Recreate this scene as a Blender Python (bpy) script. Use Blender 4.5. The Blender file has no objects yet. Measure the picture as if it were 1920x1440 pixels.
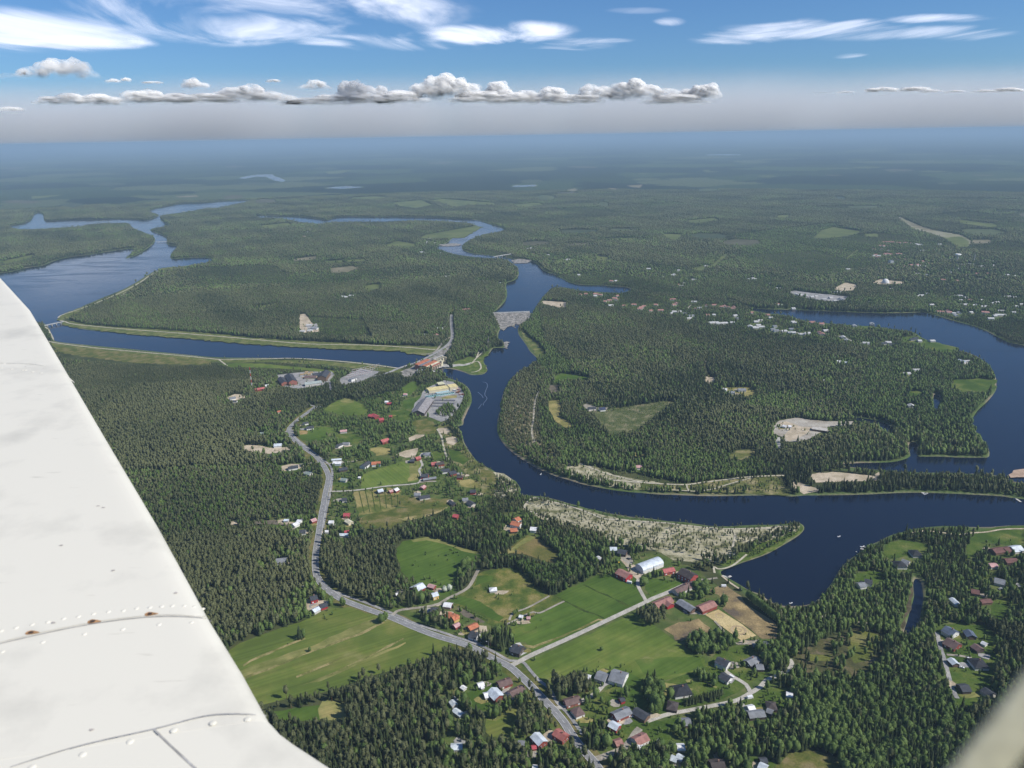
import bpy, math, random, time
import numpy as np
from mathutils import Matrix, Vector
from mathutils.geometry import tessellate_polygon
T0 = time.time()
R = math.radians
rng = np.random.default_rng(7)
random.seed(7)
S = bpy.context.scene
COL = S.collection
# ------------------------------------------------------------------ camera
CAM_Z = 480.0
PITCH, ROLL, FPX = R(17.9), R(-0.985), 1440.0
ROT = Matrix.Rotation(math.pi/2 - PITCH, 3, 'X') @ Matrix.Rotation(ROLL, 3, 'Z')
camd = bpy.data.cameras.new('camera')
camd.sensor_width = 36.0
camd.lens = 27.0
camd.clip_start = 0.02
camd.clip_end = 300000.0
camd.dof.use_dof = True
camd.dof.focus_distance = 1500.0
camd.dof.aperture_fstop = 8.4
cam = bpy.data.objects.new('camera', camd)
cam.matrix_world = Matrix.Translation((0, 0, CAM_Z)) @ ROT.to_4x4()
COL.objects.link(cam)
S.camera = cam
# ------------------------------------------------------------------ sky and sun
SUN_EL, SUN_AZ = R(44.0), R(-20.0)      # azimuth measured from +X (right of the view)
sun_dir = Vector((math.cos(SUN_EL)*math.cos(SUN_AZ), math.cos(SUN_EL)*math.sin(SUN_AZ), math.sin(SUN_EL)))
W = bpy.data.worlds.new('World')
S.world = W
W.use_nodes = True
nt = W.node_tree
sky = nt.nodes.new('ShaderNodeTexSky')
sky.sky_type = 'NISHITA'
sky.sun_disc = False
sky.sun_elevation = SUN_EL
sky.sun_rotation = math.pi/2 - SUN_AZ
sky.altitude = 500
sky.air_density = 1.0
sky.dust_density = 0.6
sky.ozone_density = 4.0
bgn = nt.nodes['Background']
bgn.inputs['Strength'].default_value = 0.10
tn = nt.nodes.new('ShaderNodeVectorMath'); tn.operation = 'MULTIPLY'; tn.inputs[1].default_value = (.43, .62, .84)   # deeper northern blue
nt.links.new(sky.outputs[0], tn.inputs[0]); nt.links.new(tn.outputs[0], bgn.inputs['Color'])
ld = bpy.data.lights.new('sun', 'SUN')
ld.energy = 4.2
ld.angle = R(0.53)
ld.color = (1.0, 0.955, 0.88)
sun = bpy.data.objects.new('sun', ld)
sun.rotation_euler = sun_dir.to_track_quat('Z', 'Y').to_euler()
COL.objects.link(sun)
S.view_settings.view_transform = 'Standard'
S.view_settings.look = 'None'
S.view_settings.exposure = 0.35
S.view_settings.gamma = 1.0
S.cycles.max_bounces = 8
S.cycles.diffuse_bounces = 5
S.cycles.glossy_bounces = 2
S.cycles.transparent_max_bounces = 40
S.cycles.volume_bounces = 1
S.cycles.use_denoising = True
S.cycles.use_adaptive_sampling = True
S.cycles.adaptive_threshold = 0.02
# ------------------------------------------------------------------ photo pixel (1920 wide) -> point on a level plane
_M = np.array(ROT)
def up(px, py, z=0.0):
    px = np.asarray(px, float); py = np.asarray(py, float)
    d = np.stack([(px-960)/FPX, (720-py)/FPX, -np.ones_like(px)], -1) @ _M.T
    t = (z-CAM_Z)/d[..., 2]
    return np.stack([d[..., 0]*t, d[..., 1]*t, np.full_like(t, z)], -1)
def P(px, py, z=0.0):
    return Vector(up(px, py, z))
def proj(x, y, z=0.0):
    v = np.stack([x, y, z-CAM_Z+np.zeros_like(x)], -1) @ _M
    return 960-FPX*v[..., 0]/v[..., 2], 720+FPX*v[..., 1]/v[..., 2]
def raydir(px, py):
    d = np.array([(px-960)/FPX, (720-py)/FPX, -1.0]) @ _M.T
    return Vector(d/np.linalg.norm(d))
# ------------------------------------------------------------------ materials
def nodemat(name, rough=0.9, spec=0.2):
    m = bpy.data.materials.new(name); m.use_nodes = True
    b = m.node_tree.nodes['Principled BSDF']
    b.inputs['Roughness'].default_value = rough
    b.inputs['Specular IOR Level'].default_value = spec
    return m, m.node_tree, b
def noise_mat(name, stops, scale=0.05, detail=6, rough=0.9, spec=0.15, scale2=None, amt2=0.25, stretch=None, bump=0, streak=None):
    """stops: [(pos, rgb)...] driven by a world-space noise, with a finer second noise on top"""
    m, t, b = nodemat(name, rough, spec)
    N, L = t.nodes, t.links
    g = N.new('ShaderNodeNewGeometry')
    src = g.outputs['Position']
    if stretch:
        mp = N.new('ShaderNodeMapping'); mp.inputs['Rotation'].default_value = (0, 0, stretch[0]); mp.inputs['Scale'].default_value = (1, stretch[1], 1)
        L.new(src, mp.inputs['Vector']); src = mp.outputs[0]
    n = N.new('ShaderNodeTexNoise'); n.inputs['Scale'].default_value = scale; n.inputs['Detail'].default_value = detail
    n.inputs['Roughness'].default_value = 0.62
    L.new(src, n.inputs['Vector'])
    r = N.new('ShaderNodeValToRGB')
    e = r.color_ramp.elements
    while len(e) < len(stops): e.new(0.5)
    for i, (p, c) in enumerate(stops): e[i].position = .5+(p-.5)*.5; e[i].color = (*c, 1)
    L.new(n.outputs['Fac'], r.inputs['Fac'])
    n2 = N.new('ShaderNodeTexNoise'); n2.inputs['Scale'].default_value = scale2 or scale*9; n2.inputs['Detail'].default_value = 3
    if streak is None: L.new(g.outputs['Position'], n2.inputs['Vector'])
    else:
        m0 = N.new('ShaderNodeMapping'); m0.vector_type = 'TEXTURE'; m0.inputs['Rotation'].default_value = (0, 0, streak); m0.inputs['Scale'].default_value = (60, 1.1, 1)
        L.new(g.outputs['Position'], m0.inputs['Vector']); L.new(m0.outputs[0], n2.inputs['Vector']); n2.inputs['Scale'].default_value = .35; amt2 = .17
    mr = N.new('ShaderNodeMapRange'); mr.inputs['From Min'].default_value = 0.3; mr.inputs['From Max'].default_value = 0.7
    mr.inputs['To Min'].default_value = 1-amt2; mr.inputs['To Max'].default_value = 1+amt2
    L.new(n2.outputs['Fac'], mr.inputs['Value'])
    mx = N.new('ShaderNodeVectorMath'); mx.operation = 'SCALE'
    L.new(r.outputs['Color'], mx.inputs[0]); L.new(mr.outputs[0], mx.inputs['Scale'])
    L.new(mx.outputs[0], b.inputs['Base Color'])
    if bump:
        bp = N.new('ShaderNodeBump'); bp.inputs['Strength'].default_value = 1.0; bp.inputs['Distance'].default_value = bump
        L.new(n2.outputs['Fac'], bp.inputs['Height']); L.new(bp.outputs[0], b.inputs['Normal'])
    return m
def v3(c, k=1.0): return tuple(x*k for x in c)
def flat_mat(name, c, var=0.18, scale=0.35, rough=0.8, spec=0.25):
    return noise_mat(name, [(0.3, v3(c, 1-var)), (0.7, v3(c, 1+var))], scale, 4, rough, spec, scale2=scale*6, amt2=var*0.6)
# ------------------------------------------------------------------ mesh helpers
def link(name, me, mat=None, parent=None, loc=None):
    o = bpy.data.objects.new(name, me)
    if mat is not None:
        if isinstance(mat, (list, tuple)):
            for q in mat: me.materials.append(q)
        elif len(me.materials) == 0: me.materials.append(mat)
    COL.objects.link(o)
    if parent is not None: o.parent = parent
    if loc is not None: o.location = loc
    return o
def mesh_np(name, V, F, attr=None, smooth=False):
    """V (n,3); F (m,3) or (m,4); attr rgb per vertex"""
    me = bpy.data.meshes.new(name)
    k = F.shape[1]
    me.vertices.add(len(V)); me.vertices.foreach_set('co', np.ascontiguousarray(V, np.float32).ravel())
    me.loops.add(F.size); me.loops.foreach_set('vertex_index', np.ascontiguousarray(F, np.int32).ravel())
    me.polygons.add(len(F)); me.polygons.foreach_set('loop_start', np.arange(0, F.size, k, dtype=np.int32))
    if smooth: me.polygons.foreach_set('use_smooth', np.ones(len(F), bool))
    if attr is not None:
        a = me.attributes.new('tint', 'FLOAT_COLOR', 'POINT')
        c = np.ones((len(V), 4), np.float32); c[:, :3] = attr
        a.data.foreach_set('color', c.ravel())
    me.update(calc_edges=True)
    return me
def mesh_py(name, V, F):
    me = bpy.data.meshes.new(name); me.from_pydata([tuple(v) for v in V], [], [tuple(f) for f in F]); me.update(); return me
class MB:
    """collects simple solids into one mesh"""
    def __init__(s): s.V = []; s.F = []
    def box(s, x0, x1, y0, y1, z0, z1):
        i = len(s.V)
        s.V += [(x0,y0,z0),(x1,y0,z0),(x1,y1,z0),(x0,y1,z0),(x0,y0,z1),(x1,y0,z1),(x1,y1,z1),(x0,y1,z1)]
        s.F += [(i,i+3,i+2,i+1),(i+4,i+5,i+6,i+7),(i,i+1,i+5,i+4),(i+1,i+2,i+6,i+5),(i+2,i+3,i+7,i+6),(i+3,i,i+4,i+7)]
    def bar(s, a, b, r, n=6, r2=None):
        a = Vector(a); b = Vector(b); d = (b-a)
        q = d.to_track_quat('Z', 'Y'); i = len(s.V); r2 = r if r2 is None else r2
        for p, rr in ((a, r), (b, r2)):
            for k in range(n):
                an = 2*math.pi*k/n
                s.V.append(tuple(p + q @ Vector((rr*math.cos(an), rr*math.sin(an), 0))))
        for k in range(n):
            s.F.append((i+k, i+(k+1)%n, i+n+(k+1)%n, i+n+k))
        s.F.append(tuple(i+k for k in reversed(range(n)))); s.F.append(tuple(i+n+k for k in range(n)))
    def poly(s, pts):
        i = len(s.V); s.V += [tuple(p) for p in pts]; s.F.append(tuple(range(i, i+len(pts))))
    def prism(s, pts, z0, z1):
        n = len(pts); i = len(s.V)
        s.V += [(p[0], p[1], z0) for p in pts] + [(p[0], p[1], z1) for p in pts]
        s.F.append(tuple(i+k for k in reversed(range(n)))); s.F.append(tuple(i+n+k for k in range(n)))
        for k in range(n): s.F.append((i+k, i+(k+1)%n, i+n+(k+1)%n, i+n+k))
    def dome(s, c, r, h, n=16, m=6, a0=0.0):
        i = len(s.V)
        for j in range(m):
            a = a0+(math.pi/2-a0)*j/m
            for k in range(n):
                t = 2*math.pi*k/n
                s.V.append((c[0]+r*math.cos(a)*math.cos(t), c[1]+r*math.cos(a)*math.sin(t), c[2]+h*math.sin(a)))
        s.V.append((c[0], c[1], c[2]+h))
        for j in range(m-1):
            for k in range(n):
                s.F.append((i+j*n+k, i+j*n+(k+1)%n, i+(j+1)*n+(k+1)%n, i+(j+1)*n+k))
        for k in range(n): s.F.append((i+(m-1)*n+k, i+(m-1)*n+(k+1)%n, i+m*n))
    def build(s, name, mat, parent=None, loc=None):
        return link(name, mesh_py(name, s.V, s.F), mat, parent, loc)
def tag(o, label=None, cat=None, group=None, kind=None):
    if label: o['label'] = label
    if cat: o['category'] = cat
    if group: o['group'] = group
    if kind: o['kind'] = kind
    return o
def empty(name, loc, rz=0.0):
    o = bpy.data.objects.new(name, None); COL.objects.link(o); o.location = loc; o.rotation_euler = (0, 0, rz); o.empty_display_size = 1; return o
# ------------------------------------------------------------------ polygon tests (numpy)
def inside(x, y, poly):
    poly = np.asarray(poly)[:, :2]
    res = np.zeros(x.shape, bool)
    sel = np.nonzero((x >= poly[:, 0].min()) & (x <= poly[:, 0].max()) & (y >= poly[:, 1].min()) & (y <= poly[:, 1].max()))[0]
    if len(sel) == 0: return res
    xs, ys = x[sel], y[sel]; c = np.zeros(len(sel), bool)
    x1, y1 = poly[:, 0], poly[:, 1]; x2, y2 = np.roll(x1, -1), np.roll(y1, -1)
    for a, b, d, e in zip(x1, y1, x2, y2):
        if b == e: continue
        k = (b > ys) != (e > ys)
        c ^= k & (xs < (d-a)*(ys-b)/(e-b)+a)
    res[sel] = c
    return res
def segdist(x, y, pts, closed=False, reach=60.0):
    """distance to a polyline, exact within reach"""
    pts = np.asarray(pts)[:, :2]
    D = np.full(x.shape, 1e9)
    n = len(pts)
    rr = np.broadcast_to(np.asarray(reach, float), x.shape)
    rm = float(rr.max())
    for i in range(n if closed else n-1):
        a = pts[i]; b = pts[(i+1) % n]
        s = np.nonzero((x > min(a[0], b[0])-rm) & (x < max(a[0], b[0])+rm) & (y > min(a[1], b[1])-rm) & (y < max(a[1], b[1])+rm))[0]
        if len(s) == 0: continue
        d = b-a; L = d@d+1e-9
        t = np.clip(((x[s]-a[0])*d[0]+(y[s]-a[1])*d[1])/L, 0, 1)
        q = np.hypot(x[s]-a[0]-t*d[0], y[s]-a[1]-t*d[1])
        D[s] = np.minimum(D[s], q)
    return D
def smooth_line(pts, step=6.0, closed=False):
    p = np.asarray(pts, float)[:, :2]
    n = len(p); out = []
    for i in range(n if closed else n-1):
        if closed: p0, p1, p2, p3 = p[i-1], p[i], p[(i+1) % n], p[(i+2) % n]
        else: p0, p1, p2, p3 = p[max(i-1, 0)], p[i], p[i+1], p[min(i+2, n-1)]
        k = max(2, min(40, int(np.linalg.norm(p2-p1)/step)))
        for t in np.arange(k)/k:
            out.append(0.5*((2*p1)+(-p0+p2)*t+(2*p0-5*p1+4*p2-p3)*t*t+(-p0+3*p1-3*p2+p3)*t**3))
    if not closed: out.append(p[-1])
    return np.array(out)
def pts(s, z=0.0):
    """'x,y x,y' in photo pixels -> world points"""
    a = np.array([[float(v) for v in q.split(',')] for q in s.split()])
    return up(a[:, 0], a[:, 1], z)
# ================================================================== water outlines (photo pixels, projected onto the water level)
WL = -1.0
WATER = {
 'reservoir': "-120,512 0,512 52,502 80,498 100,490 125,483 165,478 190,474 220,469 250,466 243,477 236,485 262,475 280,463 290,453 288,444 270,436 250,428 236,419 180,420 150,425 100,428 60,430 33,429 18,424 40,420 58,412 65,400 75,399 82,405 85,414 120,413 150,412 200,411 240,411 272,413 290,408 298,403 282,397 285,393 305,388 340,382 375,381 410,378 463,375 463,378 430,386 410,390 380,392 345,398 320,401 303,404 300,410 310,419 320,422 310,425 290,428 281,432 295,437 312,445 312,453 315,459 332,462 326,470 321,476 321,485 345,484 375,483 390,483 397,489 370,495 330,502 298,506 276,516 256,529 228,544 193,558 145,579 116,595 112,602 128,609 160,618 220,622 300,629 360,634 420,639 480,644 560,649 620,652 700,653 740,656 775,660 800,665 806,668 780,678 755,690 720,685 660,678 600,674 560,672 500,671 410,670 350,665 250,655 175,648 110,641 100,636 96,625 88,612 60,604 -120,606",
 'upper': "480,403 510,405 560,406 600,411 612,413 635,407 700,407 750,407 800,408 870,411 900,414 925,422 943,427 945,432 930,436 905,441 885,448 870,457 866,462 868,468 885,475 910,478 945,482 962,486 1000,492 1010,498 1020,508 1040,515 1055,523 1070,530 1090,534 1128,535 1150,537 1170,538 1183,542 1178,547 1165,549 1130,548 1090,545 1060,540 1037,540 1024,550 1014,562 1008,572 1000,582 994,588 925,589 931,582 940,573 948,563 951,550 949,538 951,530 962,527 970,520 973,511 968,501 955,491 940,486 900,483 860,478 830,470 818,463 835,457 850,446 862,440 880,437 890,432 896,427 892,422 870,418 800,414 700,416 620,417 600,420 560,416 530,410 484,407",
 'lower': "940,616 952,613 958,610 963,613 972,600 990,594 973,612 971,620 973,628 980,638 987,648 993,658 1002,667 1007,673 1000,681 980,693 965,704 953,719 945,734 940,750 937,760 939,767 934,782 932,797 933,812 939,825 949,838 963,850 978,861 1003,876 1020,884 1042,893 1067,900 1092,908 1117,913 1150,919 1183,923 1200,924 1233,927 1267,928 1317,930 1367,930 1417,929 1460,929 1483,931 1508,929 1520,929 1600,928 1650,926 1700,924 1767,925 1833,928 1883,931 1920,936 2100,945 2100,984 1920,985 1883,986 1858,988 1817,988 1767,986 1717,991 1700,995 1678,1001 1662,1007 1650,1014 1630,1022 1617,1031 1600,1044 1582,1058 1570,1075 1560,1092 1545,1112 1525,1130 1500,1136 1470,1136 1453,1132 1437,1123 1423,1113 1407,1108 1390,1098 1373,1088 1355,1079 1352,1071 1367,1065 1392,1055 1417,1047 1442,1037 1467,1023 1492,1008 1505,997 1508,988 1500,981 1483,981 1450,984 1417,984 1350,987 1317,984 1283,979 1250,977 1217,972 1183,969 1160,965 1140,962 1120,957 1100,953 1087,949 1067,944 1047,938 1017,931 1003,930 983,928 973,927 977,918 967,902 960,899 948,897 933,888 920,879 903,871 892,862 883,850 875,838 870,828 867,817 862,807 853,801 868,797 869,788 872,782 878,768 884,755 884,743 880,730 870,720 853,713 837,707 820,701 812,697 812,690 820,689 837,691 853,693 870,698 883,703 897,703 908,701 914,694 911,686 906,673 918,662 925,653 940,652 950,651 944,643 936,637 934,627",
 'right': "1395,577 1440,580 1490,581 1540,583 1590,585 1640,587 1690,587 1730,586 1760,593 1790,602 1827,612 1852,622 1877,635 1920,648 2200,690 2200,900 1920,905 1892,898 1885,894 1850,890 1800,887 1700,885 1640,880 1600,876 1560,872 1600,869 1617,868 1667,867 1693,862 1707,855 1704,842 1706,830 1720,833 1718,847 1723,856 1758,856 1800,858 1840,858 1855,856 1853,840 1845,827 1833,813 1825,800 1823,787 1833,770 1847,757 1860,743 1868,730 1868,717 1867,708 1860,692 1845,677 1822,664 1797,657 1775,650 1752,644 1727,632 1710,622 1665,616 1635,612 1600,610 1527,604 1502,600 1477,592 1430,586",
 'creek': "1716,1085 1726,1090 1730,1108 1731,1125 1728,1142 1724,1162 1716,1178 1705,1187 1695,1184 1700,1168 1705,1150 1710,1133 1714,1117 1712,1098",
 'pond': "1751,740 1760,742 1763,757 1758,767 1751,765",
 'backwater': "1600,782 1625,785 1645,789 1673,800 1675,812 1660,808 1643,796 1622,792 1600,788",
 'farlake': "1325,290 1350,288.7 1390,289.7 1390,291 1350,291 1325,291.3",
 'farlake2': "450,333 470,329 490,327 515,326 512,330 522,332 536,338 530,341 515,339 500,332 480,331 462,335 440,335",
 'farlake3': "1800,259.5 1845,260.3 1845,261.6 1808,261",
 'farlake4': "960,348 1000,346.5 1016,348 990,350 960,351",
 'farlake5': "600,352 650,349 690,351 640,354",
}
# ------------------------------------------------------------------ ground sheets: kind, material key, outline
AREAS = [
 # big meadow at the wing tip
 ('field','meadow',"405,1236 448,1207 520,1180 560,1168 600,1150 623,1140 655,1138 690,1151 745,1166 800,1188 858,1204 815,1228 760,1248 700,1266 640,1288 600,1300 540,1310 480,1325 440,1290"),
 ('field','hay',"435,1262 600,1205 655,1178 700,1160 728,1160 650,1196 560,1233 450,1272"),
 ('field','hay',"560,1287 640,1257 760,1204 761,1206 700,1234 600,1278"),
 ('field','drytrack',"455,1247 470,1237 545,1205 572,1196 573,1198 520,1219 470,1241 457,1250"),
 ('field','drytrack',"455,1270 520,1246 620,1206 680,1184 720,1166 722,1168 660,1196 600,1217 525,1248 458,1274"),
 ('field','drytrack',"608,1268 680,1235 757,1196 758,1198 700,1228 620,1266"),
 ('field','drytrack',"555,1268 600,1250 640,1232 641,1234 600,1253 556,1271"),
 # centre fields
 ('field','green',"948,1184 970,1165 1060,1130 1042,1115 1090,1093 1117,1080 1150,1076 1192,1084 1200,1108 1206,1129 1133,1163 1067,1193 997,1222 985,1203 962,1192"),
 ('field','green2',"983,1243 1067,1206 1133,1175 1192,1148 1228,1150 1218,1168 1243,1184 1265,1202 1300,1225 1322,1237 1320,1256 1280,1266 1250,1275 1212,1277 1180,1262 1120,1262 1070,1262 1028,1282 1005,1270"),
 ('field','green',"1190,1238 1250,1232 1312,1232 1320,1252 1270,1264 1222,1270 1205,1262"),
 ('field','drytrack',"968,1206 1000,1211 1050,1193 1122,1160 1133,1162 1131,1165 1122,1163 1060,1193 1000,1216 974,1212"),
 ('field','furrow',"1040,1115 1085,1138 1133,1158 1132,1161 1080,1140 1038,1118"),
 ('field','furrow',"1095,1095 1140,1115 1180,1136 1179,1138 1138,1118 1092,1097"),
 ('field','green',"1212,1087 1240,1085 1282,1092 1262,1104 1224,1122 1210,1105"),
 ('field','green',"755,1015 803,1007 838,1017 863,1027 905,1038 900,1048 878,1062 866,1080 856,1098 842,1118 810,1112 772,1092 752,1072 744,1050 742,1030"),
 ('field','hay',"770,1012 803,1007 838,1016 870,1028 905,1038 903,1041 865,1033 835,1021 800,1013 775,1017"),
 ('field','garden',"893,1078 927,1067 963,1065 990,1083 1000,1100 1035,1117 1060,1128 1040,1138 975,1162 948,1176 920,1172 872,1144 848,1132 852,1120 880,1103"),
 ('field','green',"842,1128 862,1118 900,1128 945,1158 935,1166 908,1152 872,1136"),
 ('field','green',"895,1080 925,1080 922,1090 888,1100"),
 ('field','tilled',"857,1140 867,1139 907,1159 909,1167 898,1168 862,1148"),
 ('field','tilled',"923,1088 952,1089 951,1095 925,1094"),
 ('field','greenl',"676,918 680,890 700,882 740,870 768,861 786,862 790,876 786,892 781,903 722,912"),
 ('field','hay',"770,864 786,863 788,880 783,900 765,903"),
 ('field','strips',"663,922 727,914 752,918 748,940 741,954 705,962 672,967 668,945"),
 ('field','rough',"672,973 700,962 748,953 780,953 830,951 845,946 815,964 760,978 733,992 687,994 676,985"),
 ('field','drytrack',"745,973 800,964 835,952 842,948 838,953 815,964 765,977"),
 ('field','green2',"606,770 620,758 633,751 647,747 665,752 683,760 692,770 688,777 667,779 633,776"),
 ('field','hay',"637,752 647,746 664,750 663,755 645,756"),
 ('field','green',"557,814 566,804 605,800 635,803 618,812 608,824 582,829 567,824"),
 ('field','drydirt',"554,810 565,807 577,808 576,814 563,815"),
 ('field','green',"753,727 765,719 778,714 782,718 782,727 774,735 764,741 757,737"),
 ('field','green',"755,752 790,742 800,748 780,762 760,768"),
 ('field','gold',"975,1012 990,1004 1012,1010 1022,1020 1040,1035 1055,1040 1048,1052 1015,1052 985,1040 958,1037 945,1036 960,1024"),
 ('field','hay',"932,1036 960,1028 985,1008 1003,1002 1006,1006 985,1018 968,1034 942,1041"),
 ('field','meadow',"912,1345 925,1330 960,1318 990,1308 998,1318 980,1338 965,1352 962,1370 945,1384 920,1382 908,1370"),
 ('field','hay',"912,1350 940,1332 985,1312 990,1318 958,1336 930,1352"),
 ('field','green',"875,1300 905,1284 930,1282 948,1292 940,1304 960,1300 985,1298 975,1310 940,1328 905,1332 885,1322"),
 ('field','green',"950,1180 948,1200 985,1205 960,1185"),
 ('field','hay',"596,1330 606,1312 648,1322 650,1345 640,1352 600,1352"),
 ('field','green',"508,1335 600,1322 605,1350 560,1352 520,1348"),
 ('field','green',"1160,1262 1190,1262 1215,1285 1225,1300 1215,1335 1200,1330 1180,1300 1170,1280"),
 ('field','lawn',"1210,1270 1250,1278 1330,1240 1345,1222 1400,1210 1440,1225 1455,1240 1438,1262 1405,1282 1380,1300 1345,1315 1290,1325 1255,1332 1225,1342 1212,1330 1225,1300"),
 ('field','hay',"1285,1275 1310,1270 1345,1288 1343,1291 1312,1275 1288,1280"),
 ('field','hay',"1245,1280 1262,1282 1300,1292 1285,1305 1255,1310 1243,1300"),
 ('field','lawn',"1100,1330 1125,1300 1165,1282 1180,1300 1200,1330 1215,1350 1240,1352 1270,1345 1300,1350 1295,1365 1265,1385 1240,1400 1215,1395 1195,1370 1160,1400 1120,1400 1100,1370 1085,1345"),
 ('field','lawn',"1395,1312 1440,1292 1475,1290 1490,1300 1480,1318 1455,1340 1430,1345 1400,1332"),
 ('field','lawn',"1405,1422 1440,1420 1458,1436 1465,1460 1400,1460"),
 ('field','rough',"1450,1440 1480,1412 1530,1408 1570,1420 1580,1460 1440,1460"),
 ('heath','scrub',"1500,1200 1560,1196 1590,1180 1625,1176 1665,1190 1655,1225 1640,1262 1600,1285 1540,1278 1500,1262 1490,1230"),
 ('heath','meadow2',"1510,1226 1560,1228 1555,1240 1512,1240"),
 ('heath','meadow2',"1592,1188 1620,1182 1652,1192 1645,1215 1630,1238 1602,1244 1590,1225"),
 ('field','lawn',"1660,1022 1690,1012 1740,1020 1735,1032 1700,1042 1668,1048 1655,1036"),
 ('field','lawn',"1605,1075 1630,1070 1660,1075 1655,1090 1620,1098 1602,1090"),
 ('field','lawn',"1830,998 1870,988 1930,985 1930,1022 1890,1022 1850,1018 1830,1040 1815,1050 1812,1025"),
 ('field','lawn',"1860,1130 1885,1120 1890,1150 1875,1165 1858,1150"),
 ('field','lawn',"1768,1172 1850,1172 1865,1190 1865,1250 1850,1305 1820,1330 1795,1330 1778,1262 1765,1200"),
 ('field','hay',"1785,1290 1815,1300 1850,1296 1865,1310 1840,1306 1812,1310 1800,1306"),
 ('field','lawn',"1790,712 1850,710 1858,722 1852,736 1830,735 1795,730 1775,725"),
 ('field','lawn',"1692,736 1725,733 1740,738 1720,745 1698,742"),
 ('field','lawn',"1690,632 1715,630 1745,640 1790,650 1798,656 1770,662 1740,655 1715,645 1690,640"),
 ('field','lawn',"1612,612 1628,611 1630,617 1615,618"),
 ('field','lawn',"1795,712 1870,712 1865,730 1800,735"),
 # heath with sparse pines
 ('heath','heath',"988,944 1003,932 1050,944 1110,958 1160,972 1250,981 1350,991 1400,990 1480,985 1500,986 1495,998 1458,1010 1410,1022 1382,1036 1352,1056 1300,1054 1262,1050 1225,1032 1160,1022 1120,1002 1060,992 1030,976 995,966 980,954"),
 ('heath','shoregreen',"1350,1058 1385,1036 1415,1022 1462,1008 1500,992 1507,988 1503,998 1468,1021 1440,1035 1415,1045 1390,1053 1365,1063"),
 ('heath','heath',"1045,876 1062,865 1085,866 1110,873 1150,890 1200,900 1240,906 1290,908 1290,924 1200,919 1140,912 1090,898 1055,886"),
 ('heath','greenheath',"1200,905 1290,908 1360,899 1400,894 1465,892 1470,910 1482,928 1400,926 1300,926 1200,919"),
 ('heath','heath',"925,885 945,888 962,900 975,917 960,928 935,935 925,928 920,905"),
 ('heath','greenheath',"835,790 850,795 868,830 890,862 920,882 935,900 925,930 905,925 890,900 865,880 845,860 830,830 820,800"),
 ('heath','paleheath',"948,760 962,705 975,700 1010,760 1012,800 1030,840 1055,866 1040,885 985,858 950,830 940,800"),
 # gravel, sand, yards
 ('sand','sand',"1482,903 1500,905 1525,914 1548,918 1530,923 1507,927 1494,918"),
 ('sand','sand',"1515,889 1560,885 1585,887 1640,893 1650,900 1600,903 1530,905"),
 ('sand','sand',"1640,890 1648,885 1650,893 1642,896"), ('sand','beach',"1891,890 1900,882 1930,878 1930,893 1905,895 1895,896"),
 ('gravel','pit',"1449,799 1461,789 1494,783 1517,787 1555,790 1600,790 1598,798 1552,800 1548,808 1533,813 1520,822 1498,828 1474,828 1466,819 1450,813"),
 ('gravel','sand',"1459,793 1474,790 1500,800 1530,803 1500,820 1480,828 1468,820 1478,806"),
 ('gravel','concrete',"1454,820 1462,820 1464,841 1457,842"),
 ('gravel','asphaltpale',"520,703 547,700 580,697 620,696 628,702 618,713 606,722 558,729 530,724"),
 ('gravel','asphaltpale',"613,714 619,714 623,731 619,732"),
 ('gravel','asphaltpale',"633,712 676,691 712,697 700,705 676,716 642,722"),
 ('gravel','asphaltpale',"792,735 803,727 822,717 833,713 850,716 863,727 871,740 864,757 854,773 847,783 827,791 810,784 793,779 772,774 777,757 790,742"),
 ('gravel','hay2',"822,747 840,742 857,741 856,746 838,748"),
 ('gravel','sand',"1167,1040 1183,1057 1208,1067 1222,1066 1222,1071 1205,1078 1200,1084 1195,1087 1180,1075 1175,1063 1163,1050"),
 ('gravel','sandgrey',"1160,1030 1180,1040 1190,1056 1180,1060 1165,1048"),
 ('gravel','whitegravel',"954,1216 963,1207 975,1205 990,1223 970,1233 957,1228"),
 ('gravel','asphaltpale',"1393,1243 1410,1236 1432,1243 1425,1254 1412,1252"),
 ('gravel','asphaltpale',"1352,1252 1362,1248 1373,1243 1376,1250 1362,1256"), ('gravel','asphaltpale',"1362,1272 1372,1266 1380,1272 1372,1282 1362,1280"),
 ('gravel','asphaltpale',"1124,1282 1130,1270 1140,1268 1144,1282 1130,1290"),
 ('gravel','sand',"856,1190 872,1178 888,1172 912,1174 914,1184 898,1188 880,1184 868,1192"),
 ('gravel','sandgrey',"937,1295 950,1284 960,1286 950,1300"), ('gravel','sand',"1018,1378 1030,1368 1040,1372 1048,1388 1040,1395 1026,1394"),
 ('gravel','sand',"572,1125 590,1122 606,1126 624,1128 600,1140 578,1145 570,1136"),
 ('gravel','sand',"957,985 975,972 982,985 972,997 955,998 935,988 940,984"),
 ('gravel','sand',"427,979 445,977 452,982 440,985 426,983"), ('gravel','tilled',"470,979 515,975 545,980 540,986 520,984 475,983"), ('gravel','sand',"519,976 530,974 536,981 522,982"),
 ('gravel','sand',"456,836 475,834 505,840 545,838 552,843 520,849 495,852 478,848 458,846"),
 ('gravel','sand',"520,876 545,870 572,872 560,880 530,884"),
 ('gravel','sand',"820,803 835,802 845,810 838,814 825,812"), ('gravel','sand',"835,822 850,818 862,825 850,835 838,832"),
 ('gravel','sand',"764,822 780,815 800,815 790,820 768,828"), ('gravel','sand',"742,853 760,845 785,840 778,858 760,858"),
 ('gravel','hay2',"1028,752 1048,750 1052,762 1048,780 1070,795 1076,800 1060,802 1042,790 1030,770"),
 ('field','green',"1040,705 1055,700 1080,703 1108,708 1100,716 1075,712 1052,714 1040,722"),
 ('field','tilled',"1030,722 1048,722 1048,735 1030,738"),
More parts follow.
